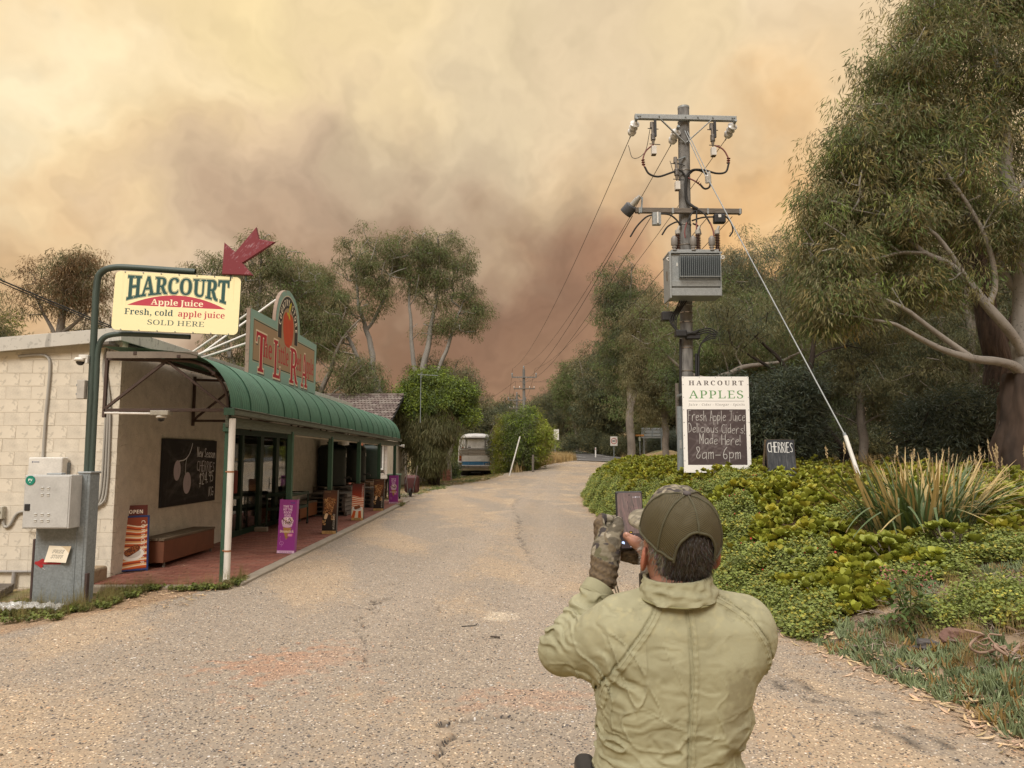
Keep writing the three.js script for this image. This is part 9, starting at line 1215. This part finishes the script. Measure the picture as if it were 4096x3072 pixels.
  const gl = (x, y, z) => { let d = cone(x, y, z, [.236, 1.52, -1.934, .0375], [.254, 1.6, -1.965, .036]); d = smin(d, cone(x, y, z, [.248, 1.585, -1.968, .033], [.254, 1.632, -1.992, .024]), 0.02); d = smin(d, chain(x, y, z, LT, 0.01), 0.014); for (const f of FI) d = smin(d, chain(x, y, z, f, 0.008), 0.006); d += 0.0012 * noise3(x * 70, y * 70, z * 70) + 0.0016 * Math.sin(y * 300 + x * 120) * (1 - sstep(1.55, 1.6, y)); const c = (x - .236) * .1 + (y - 1.52) * .94 + (z + 1.934) * -.3; return Math.max(d, -0.012 - c); };
  const LG = nets(gl, [.17, 1.48, -2.08], [.35, 1.73, -1.88], 0.0028);
  paint(LG, (x, y, z) => { const dT = chain(x, y, z, LT, 0.01), brown = y < 1.57 + 0.4 * (0.26 - x) || x < 0.248 && y > 1.61 && z < -1.985 && dT > 0.012; const c = brown ? mix3([0.125, 0.088, 0.05], [0.085, 0.06, 0.036], sstep(-0.2, 0.3, noise3(x * 90, y * 90, z * 90))) : camo(x, y, z, 0.6); return Math.abs(dT - 0.008) < 0.0016 && y > 1.6 ? [0.13, 0.10, 0.06] : c; });
  put('left_glove', LG, mat([1, 1, 1], 0.9, { vertexColors: true, bumpMap: T.weave, bumpScale: 0.0005 }));
  const RF4 = [0, 1, 2, 3].map((k) => [[.398, 1.572 - k * 0.004, -1.965 - k * 0.004, .014], [.372, 1.587 - k * 0.008, -1.996, .0125], [.335, 1.588 - k * 0.007, -2.012 - k * 0.003, .0115], [.3, 1.59 - k * 0.006, -2.014 - k * 0.003, .0095]]);
  const gr2 = (x, y, z) => { let d = cone(x, y, z, [.424, 1.478, -1.968, .041], [.402, 1.52, -1.958, .038]); d = smin(d, cone(x, y, z, [.402, 1.52, -1.958, .037], [.394, 1.578, -1.962, .033]), 0.02); for (const f of RF4) d = smin(d, chain(x, y, z, f, 0.008), 0.005); d += 0.001 * noise3(x * 80, y * 80, z * 80); return Math.max(d, -(chain(x, y, z, RTH, 0.008) - 0.0035)); };
  const RG = nets(gr2, [.27, 1.42, -2.06], [.48, 1.63, -1.9], 0.003); paint(RG, (x, y, z) => mix3([0.125, 0.09, 0.052], [0.07, 0.05, 0.03], sstep(-0.2, 0.3, noise3(x * 70, y * 70, z * 70)))); put('right_glove', RG, mat([1, 1, 1], 0.9, { vertexColors: true, bumpMap: T.weave, bumpScale: 0.0005 }));
  put('glove_strap', M([rod([.352, 1.575, -1.94], [.346, 1.47, -1.93], 0.013, 10), bar([.335, 1.5, -1.925], [.335, 1.545, -1.928], 0.006, 0.012)]), mat([0.075, 0.055, 0.035], 0.85, mott));
  put('glove_loop', pipe([[.262, 1.517, -1.90], [.268, 1.5, -1.898], [.275, 1.497, -1.9], [.27, 1.518, -1.903]], 0.002, 20, 6), mat([0.1, 0.08, 0.05], 0.8));
  // trousers and boots, below the frame
  const trF = (x, y, z) => { let d = 1e9; for (const s of [-1, 1]) d = smin(d, chain(x, y, z, [[.372 + s * .085, .93, -1.775, .098], [.372 + s * .11, .48, -1.775, .078], [.372 + s * .12, .1, -1.765, .066]], 0.03), 0.03); return Math.max(d - 0.004 * noise3(x * 12, y * 9, z * 12), y - 0.98, 0.06 - y); };
  put('trousers', nets(trF, [.14, 0.04, -1.92], [.62, 1.0, -1.62], 0.011), mat([0.025, 0.026, 0.03], 0.9));
  const bt = (x, y, z) => { let d = 1e9; for (const s of [-1, 1]) { const cx = .372 + s * .12; d = Math.min(d, smin(cone(x, y, z, [cx, 0.05, -1.745, .045], [cx, 0.035, -1.9, .038]), cone(x, y, z, [cx, 0.05, -1.755, .05], [cx, 0.16, -1.76, .05]), 0.03)); } return Math.max(d, 0.004 - y); };
  put('boots', nets(bt, [.16, 0.0, -1.97], [.6, 0.22, -1.67], 0.008), MT.rubber);
  put('side_pouch', rbox(0.05, 0.2, 0.16, .178, 1.02, -1.8, 0.02, 2), MT.black);
  // phone
  const ph = thing('phone', 'black smartphone in the gloved hands of the man, camera view lit on its screen', 'phone', [.3225, 1.675, -2.006]); ph.rotation.set(-0.06, 0.1, 0.012, 'YXZ');
  obj('case', rbox(0.076, 0.157, 0.0105, 0, 0, 0, 0.005, 3), MT.black, ph);
  const sx = canvasTex(360, 760, (c, W, H) => { const r = rngOf(71); c.fillStyle = '#4c3f3b'; c.fillRect(0, 0, W, H); for (let i = 0; i < 160; i++) { c.globalAlpha = 0.16; c.strokeStyle = ['#2f2e28', '#6d544e', '#3b3a31', '#5d4a45', '#77625a'][Math.floor(r() * 5)]; c.lineWidth = 6 + r() * 26; const x = r() * W, y = r() * H * 0.75; c.beginPath(); c.moveTo(x, y); c.quadraticCurveTo(x + (r() - .5) * 40, y + 70, x + (r() - .5) * 60 + 20, y + 170); c.stroke(); } c.globalAlpha = 0.8; c.strokeStyle = '#23211f'; for (const [x, y, l, w] of [[150, 120, 160, 7], [190, 210, 120, 5], [60, 330, 130, 9], [230, 150, 110, 6]]) { c.lineWidth = w; c.beginPath(); c.moveTo(x, y); c.quadraticCurveTo(x + 8, y + l / 2, x + 24, y + l); c.stroke(); } c.globalAlpha = 1; c.fillStyle = 'rgba(24,22,22,0.65)'; c.fillRect(0, 560, W, 200);
    c.fillStyle = '#9fb1dc'; c.beginPath(); c.arc(278, 440, 31, 0, 7); c.fill(); c.beginPath(); c.arc(62, 690, 24, Math.PI, 7); c.fill(); c.fillStyle = '#14120f'; c.beginPath(); c.roundRect(156, 528, 52, 34, 12); c.fill(); c.fillStyle = '#c59a3c'; fit(c, '0.5x', 182, 551, 30, 'bold 18px sans-serif', '#d8b04a'); c.strokeStyle = '#d6d6d8'; c.lineWidth = 4; c.beginPath(); c.arc(300, 690, 11, 0, 7); c.stroke(); c.beginPath(); c.arc(180, 735, 8, 0, 7); c.stroke(); c.fillStyle = '#d9d9dc'; c.fillRect(181, 566, 3, 34); for (let i = 0; i < 4; i++) c.fillRect(232 + i * 30, 60, i === 1 ? 18 : 8, 5); for (let i = 0; i < 6; i++) c.fillRect(34 + i * 40, 582, 6, 4); c.fillStyle = '#0a0a0a'; c.beginPath(); c.arc(178, 34, 8, 0, 7); c.fill(); });
  obj('screen', new THREE.ShapeGeometry(rrect(0.068, 0.149, 0.006)).translate(0, 0, 0.0056), mat([0.35, 0.35, 0.35], 0.12, { map: sx, emissive: new THREE.Color(1, 1, 1), emissiveMap: sx, emissiveIntensity: 1.1 }), ph);
  const sp = ph.children[1].geometry, pp = sp.attributes.position; for (let i = 0; i < pp.count; i++) sp.attributes.uv.setXY(i, pp.getX(i) / 0.068 + 0.5, pp.getY(i) / 0.149 + 0.5);
}

renderer.render(scene, camera);
